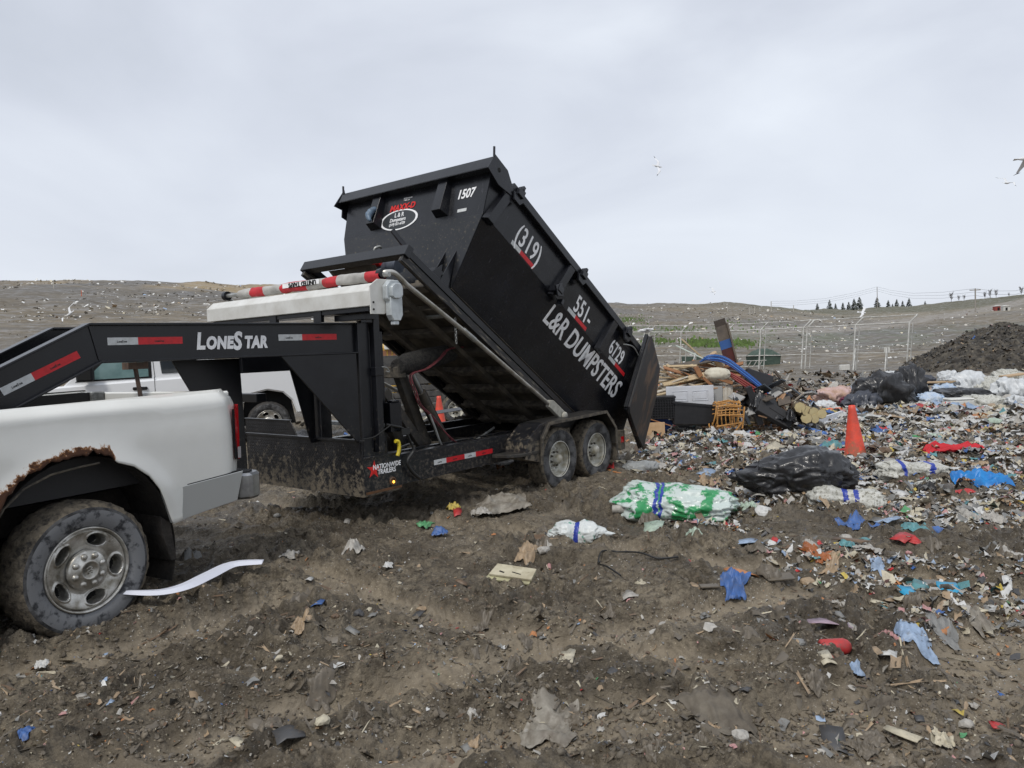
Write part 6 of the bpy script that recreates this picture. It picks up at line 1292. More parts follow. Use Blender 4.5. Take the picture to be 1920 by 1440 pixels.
# ------------------------------------------------------------ bags dumped further right
rb = [(1655, 752, 92, 62, 'b', 'biggest black rubbish bag of the far right dump'), (1704, 728, 56, 64, 'b', 'upright black rubbish bag behind the biggest one'), (1616, 764, 56, 36, 'g', 'slate grey bag left of the biggest black bag'), (1668, 712, 30, 26, 'w', 'white bag peeking over the black bags'), (1722, 726, 26, 40, 'w', 'tall white bag right of the upright black bag'),
      (1800, 742, 96, 26, 'b', 'long low black bag right of the white ones'), (1815, 722, 70, 40, 'w', 'large bright white bag on the right dump'), (1855, 728, 60, 36, 'd', 'milky white bag right of the large bright one'), (1895, 738, 60, 44, 'w', 'white bag at the right edge of the dump'), (1778, 712, 36, 30, 'w', 'small pointed white bag at the back of the dump'), (1745, 748, 46, 22, 'l', 'low white bag between the black ones'), (1770, 735, 44, 26, 'l', 'pale blue bag in the middle of the dump'), (1610, 735, 34, 22, 'l', 'light blue and white bag at the left of the dump'), (1890, 708, 50, 26, 'd', 'white bag on the back row at the right'), (1568, 742, 62, 30, 'p', 'pinkish bedding bundle at the left of the dump'), (1592, 752, 26, 18, 'r', 'maroon clothing lump at the left of the dump'), (1840, 762, 70, 26, 'd', 'flattened white bag in front of the right dump'), (1904, 768, 40, 24, 'w', 'small white bag low at the right edge'), (1635, 738, 30, 20, 'w', 'small white bag touching the biggest black bag'), (1548, 760, 30, 18, 'w', 'white scrap bag near the logs'), (1740, 712, 22, 16, 'g', 'little grey bag behind the white ones'), (1565, 772, 30, 16, 'o', 'orange plastic bundle near the logs')]
MB_ = {'d': M_wbagd, 'b': M_bbag, 'w': M_wbag, 'g': mat('slate_bag', (.05, .055, .07), .4, bump=.5), 'l': mat('pale_blue_bag', (.28, .40, .58), .4, bump=.5, col2=(.5, .55, .6), nscale=8), 'p': mat('pink_bedding', (.52, .38, .38), .8, bump=.4, col2=(.42, .28, .2), nscale=6), 'r': mat('maroon_cloth', (.12, .02, .05), .8), 'o': mat('orange_bag', (.62, .14, .05), .5)}
for k, (x, y, w_, h_, m_, lb) in enumerate(rb):
    Z = 16.6-(y-740)*.035; base = y+h_*.5; P0_ = deep(x, base, Z); s_ = Z/F_PX; zz = ghs(P0_.x, P0_.y)
    bag('rubbish_bag', lb, 'rubbish bag', Vector((P0_.x, P0_.y, max(P0_.z, zz)-.03)), w_*s_*1.12, w_*s_*.7, h_*s_*1.12, RGT+rg.uniform(-.3, .3), [MB_[m_]], 100+k , nu=56, nv=36, rough=.27, group='bags in the far right dump')
P_ = deep(1797, 768, 15.6); o = one('foam_cooler', M_white, None, lambda b: (b.box(-.25, .25, -.15, .15, 0, .19), b.box(-.26, .26, -.16, .16, .19, .23)), .02); o.location = (P_.x, P_.y, ghs(P_.x, P_.y)+.02); o.rotation_euler = (0, 0, RGT); tag(o, 'white foam cooler box in front of the long black bag', 'box')
for k, (a, b_, lb) in enumerate((((1690, 718), (1780, 716), 'long tan cardboard strip behind the bags'), ((1880, 706), (1925, 700), 'tan cardboard sheet at the right edge'), ((1770, 716), (1800, 712), 'short cardboard flap behind the bags'), ((1700, 776), (1765, 764), 'long pale board lying in front of the dump'))):
    pl(a, b_, .3 if k != 3 else .08, .03, mat('cardboard', (.42, .30, .18), .8), lb, 'cardboard_sheet', 'cardboard', Z=17.2 if k < 3 else 15.5)

# loose slabs, rods and rags through the heap
rs_ = random.Random(21)
hw = [('dark splintered slab', M_dkwood), ('black plastic offcut', M_bp), ('brown board end', M_ply), ('grey panel offcut', M_cab), ('slate coloured offcut', mat('slate_panel', (.035, .045, .055), .5)), ('thin pale rod', M_trimw)]
for k in range(34):
    a = (rs_.uniform(1390, 1520), rs_.uniform(700, 790)); nm_, m_ = hw[k % 6]
    if a[1] < 700+(a[0]-1390)*.42: a = (a[0], a[1]+34)
    b_ = (a[0]+rs_.uniform(-26, 34), a[1]+rs_.uniform(-20, 16)); w_ = .03 if k % 6 == 5 else rs_.uniform(.08, .2)
    pl(a, b_, w_, .025, m_, nm_+' jumbled on the right flank of the rubbish pile', 'offcut', 'offcut', nm_+'s on the right flank of the pile', Z=ZP-rs_.uniform(.2, 1.0), Z2=ZP-rs_.uniform(.1, .9), up=(rs_.uniform(-1, 1), rs_.uniform(-1, 0), 1))
film('black_film', deep(1425, 770, ZP-.7), .55, .5, .35, .3, M_bbag, 91, 'shiny black film draped over the middle of the pile', 'plastic film'); film('black_film', deep(1480, 790, ZP-.9), .6, .35, .2, .9, M_bbag, 92, 'shiny black film low beside the orange crate', 'plastic film')

for k in range(44):
    a = (rs_.uniform(1228, 1330), rs_.uniform(676, 748)); L_ = rs_.uniform(40, 120); an_ = rs_.choice([rs_.uniform(-.35, .15), rs_.uniform(.15, .75)]); b_ = (a[0]+L_*cos(an_), a[1]+L_*sin(an_)*.7)
    if b_[0] > 1400 or b_[1] > 752: b_ = (min(b_[0], 1396), min(b_[1], 750))
    m_, n_m = rs_.choice([(M_pine, 'pale pine'), (M_trimw, 'cream painted'), (M_ply, 'reddish'), (M_oak, 'orange'), (M_dkwood, 'dark wet'), (M_pine, 'pale pine')])
    pl(a, b_, rs_.uniform(.04, .15), rs_.uniform(.015, .03), m_, n_m+' broken board tangled in the upper left of the pile', 'broken_board', 'board', n_m+' boards tangled in the pile', Z=ZP+rs_.uniform(-.35, .5), Z2=ZP+rs_.uniform(-.35, .5), up=(rs_.uniform(-.6, .6), rs_.uniform(-1, 0), 1))
# ------------------------------------------------------------ individual litter lying on the mud
def land_v(px, py):
    px = np.asarray(px, float); py = np.asarray(py, float); Fv, Rv, Uv = (np.array(v) for v in (Fw, RT, UPV))
    d = Fv[None]+Rv[None]*((px-960)/F_PX)[:, None]-Uv[None]*((py-720)/F_PX)[:, None]; z = np.zeros(len(px))
    for _ in range(4): t = (z-EYE)/d[:, 2]; x, y = d[:, 0]*t, d[:, 1]*t; z = ground_h(x, y, False)
    return x, y, ground_h(x, y), t
COL = {'white': (.58, .58, .56), 'dirty white': (.42, .40, .36), 'cream': (.52, .47, .35), 'grey': (.22, .22, .21), 'dark grey': (.06, .06, .062), 'blue': (.05, .13, .36), 'pale blue': (.30, .40, .55), 'teal': (.10, .28, .30), 'red': (.48, .03, .03), 'orange': (.48, .20, .07), 'brown': (.15, .095, .055), 'tan': (.36, .26, .16), 'pink': (.50, .26, .25), 'yellow': (.55, .42, .08), 'green': (.08, .30, .12), 'pale green': (.42, .52, .42), 'muddy': (.135, .112, .082), 'lilac': (.38, .28, .34), 'black': (.012, .012, .013)}
def cm(c, gloss=.5): return mat('litter_'+c.replace(' ', '_'), COL[c], gloss, col2=tuple(v*.62+.02 for v in COL[c]), nscale=22, bump=.6, bscale=45, mud=.45 if c not in ('muddy', 'black') else 0, mscale=38, mudcol=(.13, .105, .08))
def card(name, pos, L, W, th, rz, m, seed, bend=.15, tilt=(0, 0), n_=9, parent=None):
    """thin stiff piece with broken outline and a slight warp, real thickness"""
    r_ = random.Random(seed); out = []
    for (a, c_) in ((-1, -1), (1, -1), (1, 1), (-1, 1)):
        out.append((a*(1-r_.uniform(0, .25)), c_*(1-r_.uniform(0, .3))))
    ring = []
    for i in range(4):
        p, q = out[i], out[(i+1) % 4]
        for k in range(3): t = k/3; ring.append((p[0]+(q[0]-p[0])*t+r_.uniform(-.05, .05), p[1]+(q[1]-p[1])*t+r_.uniform(-.06, .06)))
    vs = [(x*L/2, y*W/2, bend*W*(1-x*x)*.5+r_.uniform(-.04, .04)*W) for x, y in ring]; n = len(vs)
    inn = [(x*.45*L/2, y*.45*W/2, bend*W*.5+r_.uniform(-.04, .04)*W) for x, y in ring[::2]]
    V_ = vs+[(a, c_, z-th) for a, c_, z in vs]; c0 = (0, 0, bend*W*.5+.02*W); V_ += [c0, (0, 0, c0[2]-th)]
    f = [(i, (i+1) % n, 2*n) for i in range(n)]+[(n+(i+1) % n, n+i, 2*n+1) for i in range(n)]+[(i, n+i, n+(i+1) % n) for i in range(n)]+[(i, n+(i+1) % n, (i+1) % n) for i in range(n)]
    o = npmesh(name, np.array(V_), np.array(f), m, parent=parent); o.location = pos; o.rotation_euler = (tilt[0], tilt[1], rz); return o
def stone(name, pos, L, W, H, rz, m, seed):
    me = bpy.data.meshes.new(name); b_ = __import__('bmesh').new(); __import__('bmesh').ops.create_icosphere(b_, subdivisions=2, radius=1)
    for v in b_.verts:
        p = np.array(v.co); k = 1+.35*float(vnoise3(p, 1.3, seed))+.15*float(vnoise3(p, 3., seed+3)); v.co = Vector((p[0]*k*L/2, p[1]*k*W/2, p[2]*k*H/2+H*.2))
    b_.to_mesh(me); b_.free(); me.materials.append(m); o = bpy.data.objects.new(name, me); C.objects.link(o); o.location = pos; o.rotation_euler = (0, 0, rz); return o
def piece(kind, px, py, w, h, col, lab, name, cat, ang=0.0, seed=None, gloss=.5, lift=0.0):
    seed = seed if seed is not None else int(px*7+py); P_ = gp_(px, py); s_ = (P_-CAM).dot(Fw)/F_PX
    fore = max(.28, (EYE-P_.z)/(P_-CAM).length); L = w*s_; W = h*s_/fore; P_ = Vector((P_.x, P_.y, gh(P_.x, P_.y)+lift)); rz = RGT+ang; m = cm(col, gloss) if isinstance(col, str) else col
    if kind == 'film': o = film(name, P_-Vector((0, 0, .012)), L, W*.72, min(L, W)*(.42 if w < 60 else .17), rz, m, seed, n_=30 if w > 50 else 22 if w > 24 else 12, ragged=.55, drape=True, lift=.0 if col in ('muddy', 'tan', 'grey') or not isinstance(col, str) else .010)
    elif kind == 'card': o = card(name, P_+Vector((0, 0, .012)), L, W*.9, max(.004, L*.02), rz, m, seed, tilt=(random.Random(seed).uniform(-.15, .35), random.Random(seed+1).uniform(-.2, .2)))
    elif kind == 'stone': o = stone(name, P_, L, min(W, L), min(L, W)*.6, rz, m, seed)
    elif kind == 'can':
        o = one(name, m, None, lambda b: (b.tube([(-L/2, 0, 0), (-L*.44, 0, 0), (L*.3, 0, 0), (L*.42, 0, 0), (L/2, 0, 0)], [L*.20, L*.26, L*.27, L*.22, L*.14], 16))); o.location = P_+Vector((0, 0, L*.18)); o.rotation_euler = (0, 0, rz)
    elif kind == 'slat': o = one(name, m, None, lambda b: b.box(-L/2, L/2, -W*.3, W*.3, 0, max(.012, L*.05)), .003); o.location = P_; o.rotation_euler = (random.Random(seed).uniform(-.1, .3), 0, rz)
    return tag(o, lab, cat)
M_fmud = mat('muddy_film', (.26, .24, .20), .5, col2=(.13, .11, .085), nscale=12, bump=.5, bscale=40)
M_fdk = mat('mud_soaked_cloth', (.15, .13, .10), .8, col2=(.08, .066, .05), nscale=10, bump=.7, bscale=60)
# cream board (two-layer broken piece)
P_ = gp_(962, 1102); cbp = empty('broken_board', 'cream broken board piece lying tilted on the mud below the knotted bag', 'board', Vector((P_.x, P_.y, gh(P_.x, P_.y)+.03)), RGT-.42); cbp.rotation_euler = (.32, .06, RGT-.42)
M_crb = mat('cream_board', (.50, .46, .34), .7, col2=(.36, .32, .22), nscale=12, mud=.35, mscale=30, bump=.3)
one('board_layer', M_crb, cbp, lambda b: b.prism([(-.15, -.055), (.16, -.045), (.15, .075), (-.14, .07)], .018, .034, 'z'), .002)
one('board_layer', mat('yellowish_board', (.44, .42, .25), .7, col2=(.3, .28, .18), nscale=12), cbp, lambda b: b.prism([(-.17, -.085), (.15, -.07), (.15, .06), (-.15, .06)], .0, .014, 'z'), .002)
one('cut_groove', M_dark, cbp, lambda b: (b.bar((.0, .0, .0352), (.07, -.012, .0352), .008, .001), b.bar((-.09, -.01, .0352), (-.05, -.02, .0352), .012, .001)))
LIT = [('film', 1378, 1110, 50, 44, 'blue', 'torn blue printed wrapper in the middle of the mud', 'wrapper', 'wrapper', -.5), ('card', 1390, 1088, 44, 26, 'orange', 'brown-orange wrapper flap on top of the torn blue wrapper', 'wrapper', 'wrapper', .5),
 ('film', 1528, 1060, 44, 34, mat('brown_pouch', (.24, .075, .02), .3, col2=(.36, .12, .04), nscale=14, bump=.5), 'crumpled copper brown pouch right of the torn blue wrapper', 'pouch', 'pouch', .2), ('film', 1560, 1062, 30, 30, 'tan', 'frayed tan scrap touching the copper brown pouch', 'fabric_scrap', 'scrap', -.8),
 ('film', 1610, 998, 64, 30, 'blue', 'glossy deep blue plastic piece below the speckled bag', 'plastic_scrap', 'plastic scrap', .1), ('card', 1662, 988, 48, 20, 'grey', 'light grey leaf-shaped card beside the glossy blue piece', 'card_scrap', 'card', .3),
 ('film', 1714, 1010, 64, 28, 'teal', 'teal translucent film piece right of the grey card', 'plastic_film', 'plastic film', -.35), ('film', 1620, 1038, 66, 26, 'dirty white', 'clear film with a blue tint above the copper pouch', 'plastic_film', 'plastic film', 0),
 ('card', 1183, 1131, 34, 20, 'dirty white', 'round white lid with a pink straw on the mud', 'cup_lid', 'lid', 0), ('film', 1030, 1368, 120, 96, M_fmud, 'large translucent muddy plastic bag half buried at the bottom centre', 'buried_bag', 'plastic bag', -.4),
 ('film', 1348, 1352, 130, 110, M_fdk, 'big mud-soaked cloth at the bottom right of centre', 'soaked_cloth', 'cloth', .1), ('film', 1480, 1300, 60, 50, M_fdk, 'small folded mud-soaked cloth right of the big one', 'soaked_cloth', 'cloth', -.6), ('film', 1660, 1330, 70, 40, M_fdk, 'creased brown rag below the white paper square', 'soaked_cloth', 'cloth', -.3),
 ('can', 1566, 1241, 54, 22, 'red', 'crushed red drinks can in the lower right mud', 'drink_can', 'can', 0), ('film', 1560, 1256, 34, 12, 'red', 'dark red scrap right under the crushed can', 'plastic_scrap', 'plastic scrap', -.2), ('stone', 1498, 1246, 26, 22, 'grey', 'bluish grey crushed cup left of the red can', 'crushed_cup', 'cup', .4),
 ('card', 1555, 1200, 76, 20, 'lilac', 'pinkish lilac flat sole-like piece above the red can', 'flat_scrap', 'scrap', -.42), ('film', 1712, 1210, 80, 40, 'pale blue', 'pale lilac and white tissue at the lower right', 'tissue', 'tissue', -.2), ('film', 1668, 1215, 50, 22, 'pink', 'pinkish shreds left of the pale tissue', 'tissue', 'tissue', .1),
 ('film', 1765, 1188, 64, 52, 'grey', 'grey crumpled cap with a brown opening at the right', 'crumpled_cap', 'cap', -.3), ('film', 1820, 1165, 56, 46, M_fmud, 'muddy clear cup right of the crumpled cap', 'crushed_cup', 'cup', .4), ('stone', 1764, 1189, 18, 24, 'orange', 'orange-brown lump inside the grey crumpled cap', 'food_lump', 'food scrap', 0),
 ('card', 1722, 1120, 40, 18, 'teal', 'left turquoise blue scrap of the row right of the plank', 'plastic_scrap', 'plastic scrap', -.2), ('card', 1778, 1128, 44, 16, mat('turquoise', (.03, .30, .50), .4), 'right turquoise blue scrap of the row right of the plank', 'plastic_scrap', 'plastic scrap', -.2), ('card', 1704, 1136, 34, 16, mat('turquoise', (.03, .30, .50), .4), 'small turquoise scrap below the row of blue ones', 'plastic_scrap', 'plastic scrap', .1),
 ('slat', 1708, 1092, 110, 22, 'grey', 'grey wooden plank end half sunk in mud on the right', 'plank_end', 'plank', -.14), ('card', 1668, 1252, 32, 24, 'white', 'white paper square below the pale tissue', 'paper', 'paper', -.5), ('film', 1600, 1272, 46, 16, 'pale blue', 'lilac white paper strip below the red can', 'paper', 'paper', 0),
 ('film', 850, 964, 34, 20, 'yellow', 'yellow and red sweet wrapper near the trailer frame', 'sweet_wrapper', 'wrapper', .2), ('card', 858, 968, 18, 12, 'red', 'red corner of the sweet wrapper near the trailer', 'wrapper_corner', 'wrapper', .2),
 ('film', 940, 958, 130, 40, M_fmud, 'long dirty beige cloth strip lying below the trailer step', 'cloth_strip', 'cloth', .25), ('film', 905, 975, 40, 22, 'dirty white', 'white end of the dirty cloth strip', 'cloth_strip', 'cloth', .4), ('can', 1163, 976, 28, 16, 'dirty white', 'crushed silver can left of the green printed bag', 'drink_can', 'can', -.1), ('can', 1310, 989, 20, 12, 'dirty white', 'small white can under the green printed bag', 'drink_can', 'can', 0),
 ('card', 1225, 1005, 42, 16, 'pale green', 'pale green paper lozenge below the green printed bag', 'paper', 'paper', -.3), ('film', 1310, 998, 34, 12, 'pale green', 'pale green crumpled paper below the small white can', 'paper', 'paper', .1), ('film', 1302, 1018, 24, 14, 'pale green', 'lowest pale green paper scrap under the printed bag', 'paper', 'paper', .2), ('film', 1408, 968, 42, 14, 'pale green', 'knobbly pale green foam strip right of the printed bag', 'foam_strip', 'foam', -.05), ('card', 1422, 947, 26, 12, 'dirty white', 'small white shard right of the printed bag', 'shard', 'plastic scrap', -.3),
 ('card', 1402, 1028, 58, 18, 'pale blue', 'folded blue and white leaflet in the middle ground', 'leaflet', 'leaflet', -.15), ('film', 1012, 1262, 34, 90, mat('soaked_plank', (.13, .115, .10), .8, bump=.5), 'narrow grey strip of bark standing out of the mud below centre', 'bark_strip', 'bark', .25), ('card', 1065, 1281, 30, 22, 'cream', 'cream white triangular shard below centre', 'shard', 'plastic scrap', -.3),
 ('stone', 607, 1396, 28, 26, 'cream', 'pale yellowish stone at the bottom left of centre', 'stone', 'stone', .3), ('card', 545, 1404, 56, 34, 'dark grey', 'dark slate flake at the bottom left of centre', 'slate_flake', 'slate', .5), ('stone', 480, 1362, 38, 26, 'muddy', 'angular muddy stone left of the dark slate flake', 'stone', 'stone', -.3), ('card', 452, 1404, 20, 28, 'cream', 'pale bone-like chip at the bottom left', 'chip', 'scrap', .9), ('card', 1563, 1398, 52, 46, 'dark grey', 'blue grey slate flake at the bottom right', 'slate_flake', 'slate', -.3),
 ('card', 1695, 1385, 34, 36, 'cream', 'torn cream paper with a white edge at the bottom right', 'paper', 'paper', .6), ('film', 1768, 1400, 40, 40, 'cream', 'bone-like cream wrapper near the bottom right corner', 'wrapper', 'wrapper', -.6), ('stone', 1812, 1365, 26, 20, 'dirty white', 'speckled white pebble at the lower right', 'pebble', 'pebble', 0), ('card', 1872, 1366, 30, 10, 'red', 'small bright red strip at the lower right edge', 'plastic_scrap', 'plastic scrap', -.1),
 ('film', 46, 1392, 38, 22, 'blue', 'blue and white foil scrap at the bottom left corner', 'foil', 'foil', .2), ('film', 78, 1260, 28, 18, 'white', 'white scrap left of centre below the near wheel', 'plastic_scrap', 'plastic scrap', .3), ('film', 208, 1328, 16, 16, 'pale blue', 'little pale lilac scrap below the trim strip', 'plastic_scrap', 'plastic scrap', .2), ('card', 598, 1146, 20, 14, 'blue', 'small vivid blue disc right of the trim strip', 'plastic_disc', 'disc', 0), ('card', 582, 1116, 12, 8, 'white', 'tiny white chip above the vivid blue disc', 'chip', 'scrap', 0),
 ('film', 545, 1060, 34, 18, 'dirty white', 'crumpled white tissue on the mud beside the toolbox', 'tissue', 'tissue', 0), ('film', 665, 1050, 40, 16, 'dirty white', 'shredded white tissue in the middle left mud', 'tissue', 'tissue', 0), ('film', 728, 1070, 22, 14, 'white', 'small white scrap with a dark rim in the middle left mud', 'plastic_scrap', 'plastic scrap', 0), ('film', 826, 1008, 34, 14, 'blue', 'muddy blue cloth scrap below the sweet wrapper', 'cloth_scrap', 'cloth', 0), ('film', 798, 996, 30, 12, 'green', 'green bottle neck left of the muddy blue cloth', 'bottle_neck', 'bottle', -.6), ('film', 815, 970, 22, 8, 'dirty white', 'white crumb left of the sweet wrapper', 'tissue', 'tissue', 0),
 ('film', 1028, 1040, 20, 18, 'dirty white', 'white scrap below the knotted shopping bag', 'plastic_scrap', 'plastic scrap', 0), ('card', 1030, 1068, 8, 8, 'pink', 'bright pink chip above the cream board', 'chip', 'scrap', 0), ('slat', 1010, 1020, 160, 9, 'brown', 'thin reddish lath in front of the knotted bag', 'lath', 'lath', .02), ('card', 1290, 1063, 14, 8, 'red', 'tiny red scrap near the black wire', 'chip', 'scrap', 0), ('card', 1080, 1183, 10, 12, 'blue', 'tiny blue chip in the mud below centre', 'chip', 'scrap', 0), ('film', 1000, 1195, 16, 8, 'orange', 'orange peel scrap in the mud below centre', 'peel', 'peel', 0), ('stone', 1250, 1182, 28, 22, 'dirty white', 'white foam lump below the cup lid', 'foam_lump', 'foam', 0),
 ('slat', 1462, 1110, 50, 12, 'muddy', 'muddy wood chunk between the wrapper and the plank', 'wood_chunk', 'wood', .1), ('stone', 1477, 1152, 40, 28, 'muddy', 'large rounded muddy stone right of the torn blue wrapper', 'stone', 'stone', 0), ('card', 1512, 1140, 22, 8, 'pale green', 'pale glassy sliver right of the rounded stone', 'shard', 'plastic scrap', 0), ('slat', 1330, 1108, 34, 10, 'muddy', 'muddy chip left of the torn blue wrapper', 'wood_chunk', 'wood', 0), ('film', 1475, 1145, 20, 40, 'tan', 'straw-like tuft above the rounded stone', 'straw_tuft', 'straw', 0),
 ('slat', 1630, 902, 52, 10, 'blue', 'blue plank left of the blue-strapped white bag', 'plank', 'plank', 0), ('film', 1560, 847, 44, 14, 'teal', 'dark teal cloth lump left of the cone', 'cloth_lump', 'cloth', -.3), ('stone', 1401, 842, 24, 18, 'white', 'white knotted tissue left of the cone', 'tissue', 'tissue', 0), ('card', 1630, 829, 34, 14, 'yellow', 'yellow plastic tray right of the cone', 'plastic_tray', 'tray', 0), ('film', 1646, 816, 28, 12, 'blue', 'vivid blue scrap above the yellow tray', 'plastic_scrap', 'plastic scrap', 0), ('card', 1712, 826, 34, 14, 'orange', 'orange and white container right of the yellow tray', 'food_container', 'container', 0), ('card', 1680, 876, 40, 14, 'dirty white', 'crumpled foil tray below right of the cone', 'foil_tray', 'tray', 0), ('card', 1875, 778, 36, 8, 'yellow', 'flat yellow piece near the right edge below the dump', 'plastic_scrap', 'plastic scrap', 0), ('stone', 1866, 795, 26, 18, 'pale green', 'pale round jug below the flat yellow piece', 'jug', 'jug', 0),
 ('card', 1690, 912+28, 26, 12, 'white', 'round white lid below the muddy bag lump', 'lid', 'lid', 0), ('film', 1808, 940, 44, 8, 'red', 'red and teal tube wrapper below the bright blue sheet', 'wrapper', 'wrapper', -.05), ('film', 1735, 930, 40, 14, 'black', 'black and white bird-like scrap below the muddy bag lump', 'plastic_scrap', 'plastic scrap', -.3), ('film', 1815, 985, 40, 26, 'dirty white', 'crumpled greyish tissue ring on the right', 'tissue', 'tissue', 0), ('film', 1860, 990, 50, 14, 'dirty white', 'long white tissue right of the crumpled ring', 'tissue', 'tissue', 0), ('slat', 1868, 1008, 6, 26, 'red', 'thin upright red stick at the right', 'stick', 'stick', 0), ('film', 1890, 1060, 60, 18, 'dirty white', 'white torn sheet at the right edge', 'torn_sheet', 'sheet', -.1), ('film', 1860, 1050, 40, 24, 'grey', 'grey clear film left of the white torn sheet', 'plastic_film', 'plastic film', -.2),
 ('film', 1420, 910, 90, 14, 'pale green', 'pale green film sticking out left of the black bin liner', 'plastic_film', 'plastic film', .12), ('card', 1255, 896, 24, 18, 'tan', 'small cardboard cup by the frosted bag', 'cardboard_cup', 'cup', 0), ('slat', 1154, 888, 8, 22, 'orange', 'orange stick leaning behind the rear wheel', 'stick', 'stick', .5), ('film', 1150, 862, 16, 8, 'orange', 'orange and green wrapper behind the rear wheel', 'wrapper', 'wrapper', 0), ('film', 360, 1060, 36, 18, 'grey', 'grey film piece beside the near mud flap', 'plastic_film', 'plastic film', .3), ('film', 545, 1058, 10, 6, 'blue', 'tiny blue and white scrap near the toolbox tissue', 'plastic_scrap', 'plastic scrap', 0), ('stone', 1560, 1270, 12, 8, 'pink', 'pale pink blob under the red can', 'blob', 'scrap', 0), ('card', 1640, 1250, 26, 10, 'tan', 'tan chip left of the white paper square', 'chip', 'scrap', .2)]
for k, (kd, px, py, w, h, col, lb, nm, ct, an) in enumerate(LIT): piece(kd, px, py, w*1.05, h*1.0, col, lb, nm, ct, an, seed=300+k)
P_ = gp_(1178, 1140); tag(one('drinking_straw', cm('pink'), None, lambda b: b.tube(bent([P_+Vector((-.01, 0, .04)), P_+Vector((0, 0, .06)), P_+Vector((.03, 0, .065))], 3), .005, 6)), 'bent pink straw poking from the round white lid', 'straw')
wp_ = [(1126, 1088), (1122, 1078), (1130, 1068), (1160, 1062), (1200, 1067), (1235, 1072), (1272, 1068)]
pts = []
for q in wp_: p = gp_(*q); p.z = gh(p.x, p.y)+.035; pts.append(p)
tag(one('black_wire', M_cable, None, lambda b: b.tube(bent(pts, 5), .006, 6)), 'bent black wire loop lying on the mud', 'wire')
wp_ = [(1126, 1080), (1140, 1098), (1165, 1112)]; pts = []
for q in wp_: p = gp_(*q); p.z = gh(p.x, p.y)+.03; pts.append(p)
tag(one('black_wire', M_cable, None, lambda b: b.tube(bent(pts, 5), .006, 6)), 'short black wire end curving down from the wire loop', 'wire')

# further pieces large enough to pick apart, each an object of its own; described by colour, size and nearest landmark
MARK = [(365, 1130, 'the white trim strip'), (1090, 985, 'the knotted shopping bag'), (1266, 940, 'the green printed bag'), (1485, 900, 'the black bin liner'), (1604, 800, 'the orange cone'), (1842, 918, 'the bright blue sheet'), (1712, 895, 'the blue-strapped white bag'), (1378, 1100, 'the torn blue wrapper'), (1528, 1060, 'the copper brown pouch'), (962, 1102, 'the cream board'), (1566, 1241, 'the crushed red can'), (1030, 1368, 'the half buried clear bag'), (1348, 1352, 'the big mud-soaked cloth'), (1790, 856, 'the long red cloth'), (1708, 1092, 'the sunken grey plank'), (1765, 1188, 'the crumpled grey cap'), (607, 1396, 'the pale yellowish stone'), (1400, 812, 'the plywood sheets'), (1655, 752, 'the biggest black rubbish bag'), (1797, 768, 'the white foam cooler'), (1202, 880, 'the frosted bag'), (160, 1190, 'the near truck wheel'), (1500, 806, 'the orange crate'), (1183, 1131, 'the round white lid'), (940, 958, 'the long dirty cloth strip')]
used = set(); rl = random.Random(99); n_auto = 0; protos = {}
KN = {'film': ('plastic_scrap', 'plastic scrap', ['crumpled film', 'creased plastic', 'ragged film', 'wrinkled wrapper']), 'card': ('card_scrap', 'card', ['flat card', 'bent card', 'torn card', 'stiff flake']), 'stone': ('rubble_lump', 'lump', ['rounded lump', 'knobbly lump', 'broken lump'])}
def where(px, py):
    for d_, mx_, my_, nm in sorted((math.hypot(px-a, (py-b)*1.6), a, b, nm) for a, b, nm in MARK)[:5]:
        dx, dy = px-mx_, (py-my_)
        v = 'in front of' if dy > abs(dx)*.5 else 'behind' if dy < -abs(dx)*.5 else None
        h_ = 'right' if dx > 0 else 'left'
        far_ = 'just ' if d_ < 60 else 'well ' if d_ > 170 else ''
        w_ = far_+(v+' ' if v else h_+' of ')+nm+((' and slightly '+h_) if v and abs(dx) > 14 else '')
        yield w_
# (region px0,px1,py0,py1,count, size range px)
for x0, x1, y0, y1, cnt, s0, s1 in ((1250, 1910, 770, 850, 62, 12, 30), (1250, 1910, 850, 960, 44, 12, 32), (1430, 1910, 960, 1120, 24, 12, 34), (1300, 1900, 1120, 1430, 26, 12, 36), (360, 1280, 960, 1200, 22, 10, 22), (40, 1280, 1200, 1430, 20, 10, 28), (500, 1900, 1130, 1430, 22, 30, 66), (980, 1900, 960, 1140, 16, 24, 52), (1540, 1910, 738, 775, 26, 12, 30)):
    for _ in range(cnt):
        px, py = rl.uniform(x0, x1), rl.uniform(y0, y1); kd = rl.choice(['film', 'film', 'card', 'card', 'stone'])
        dirty = px < 1300 or py > 1120 or s0 > 20; kd = ('film' if s0 > 20 else kd)
        col = rl.choice(['muddy', 'muddy', 'muddy', 'tan', 'muddy'] if s0 > 20 else ['muddy', 'muddy', 'grey', 'dark grey', 'tan', 'dirty white', 'cream', 'brown', 'muddy'] if dirty else ['white', 'white', 'dirty white', 'dirty white', 'cream', 'grey', 'tan', 'pale blue', 'blue', 'red', 'orange', 'brown', 'pink', 'yellow', 'teal', 'black', 'pale green'])
        w = rl.uniform(s0, s1); h = w*rl.uniform(.35, .8); nm, ct, words = KN[kd]; size = 'small' if w < 18 else 'large' if w > 27 else 'medium'
        lb = None
        for wd in rl.sample(words, len(words)):
            for wh in where(px, py):
                c_ = f'{size} {col} {wd} {wh}'
                if c_ not in used and len(c_.split()) <= 16: lb = c_; break
            if lb: break
        if not lb: continue
        used.add(lb); piece(kd, px, py, w, h, col, lb, nm, ct, rl.uniform(-1.2, 1.2), seed=rl.randrange(9999)); n_auto += 1
print('auto litter', n_auto)

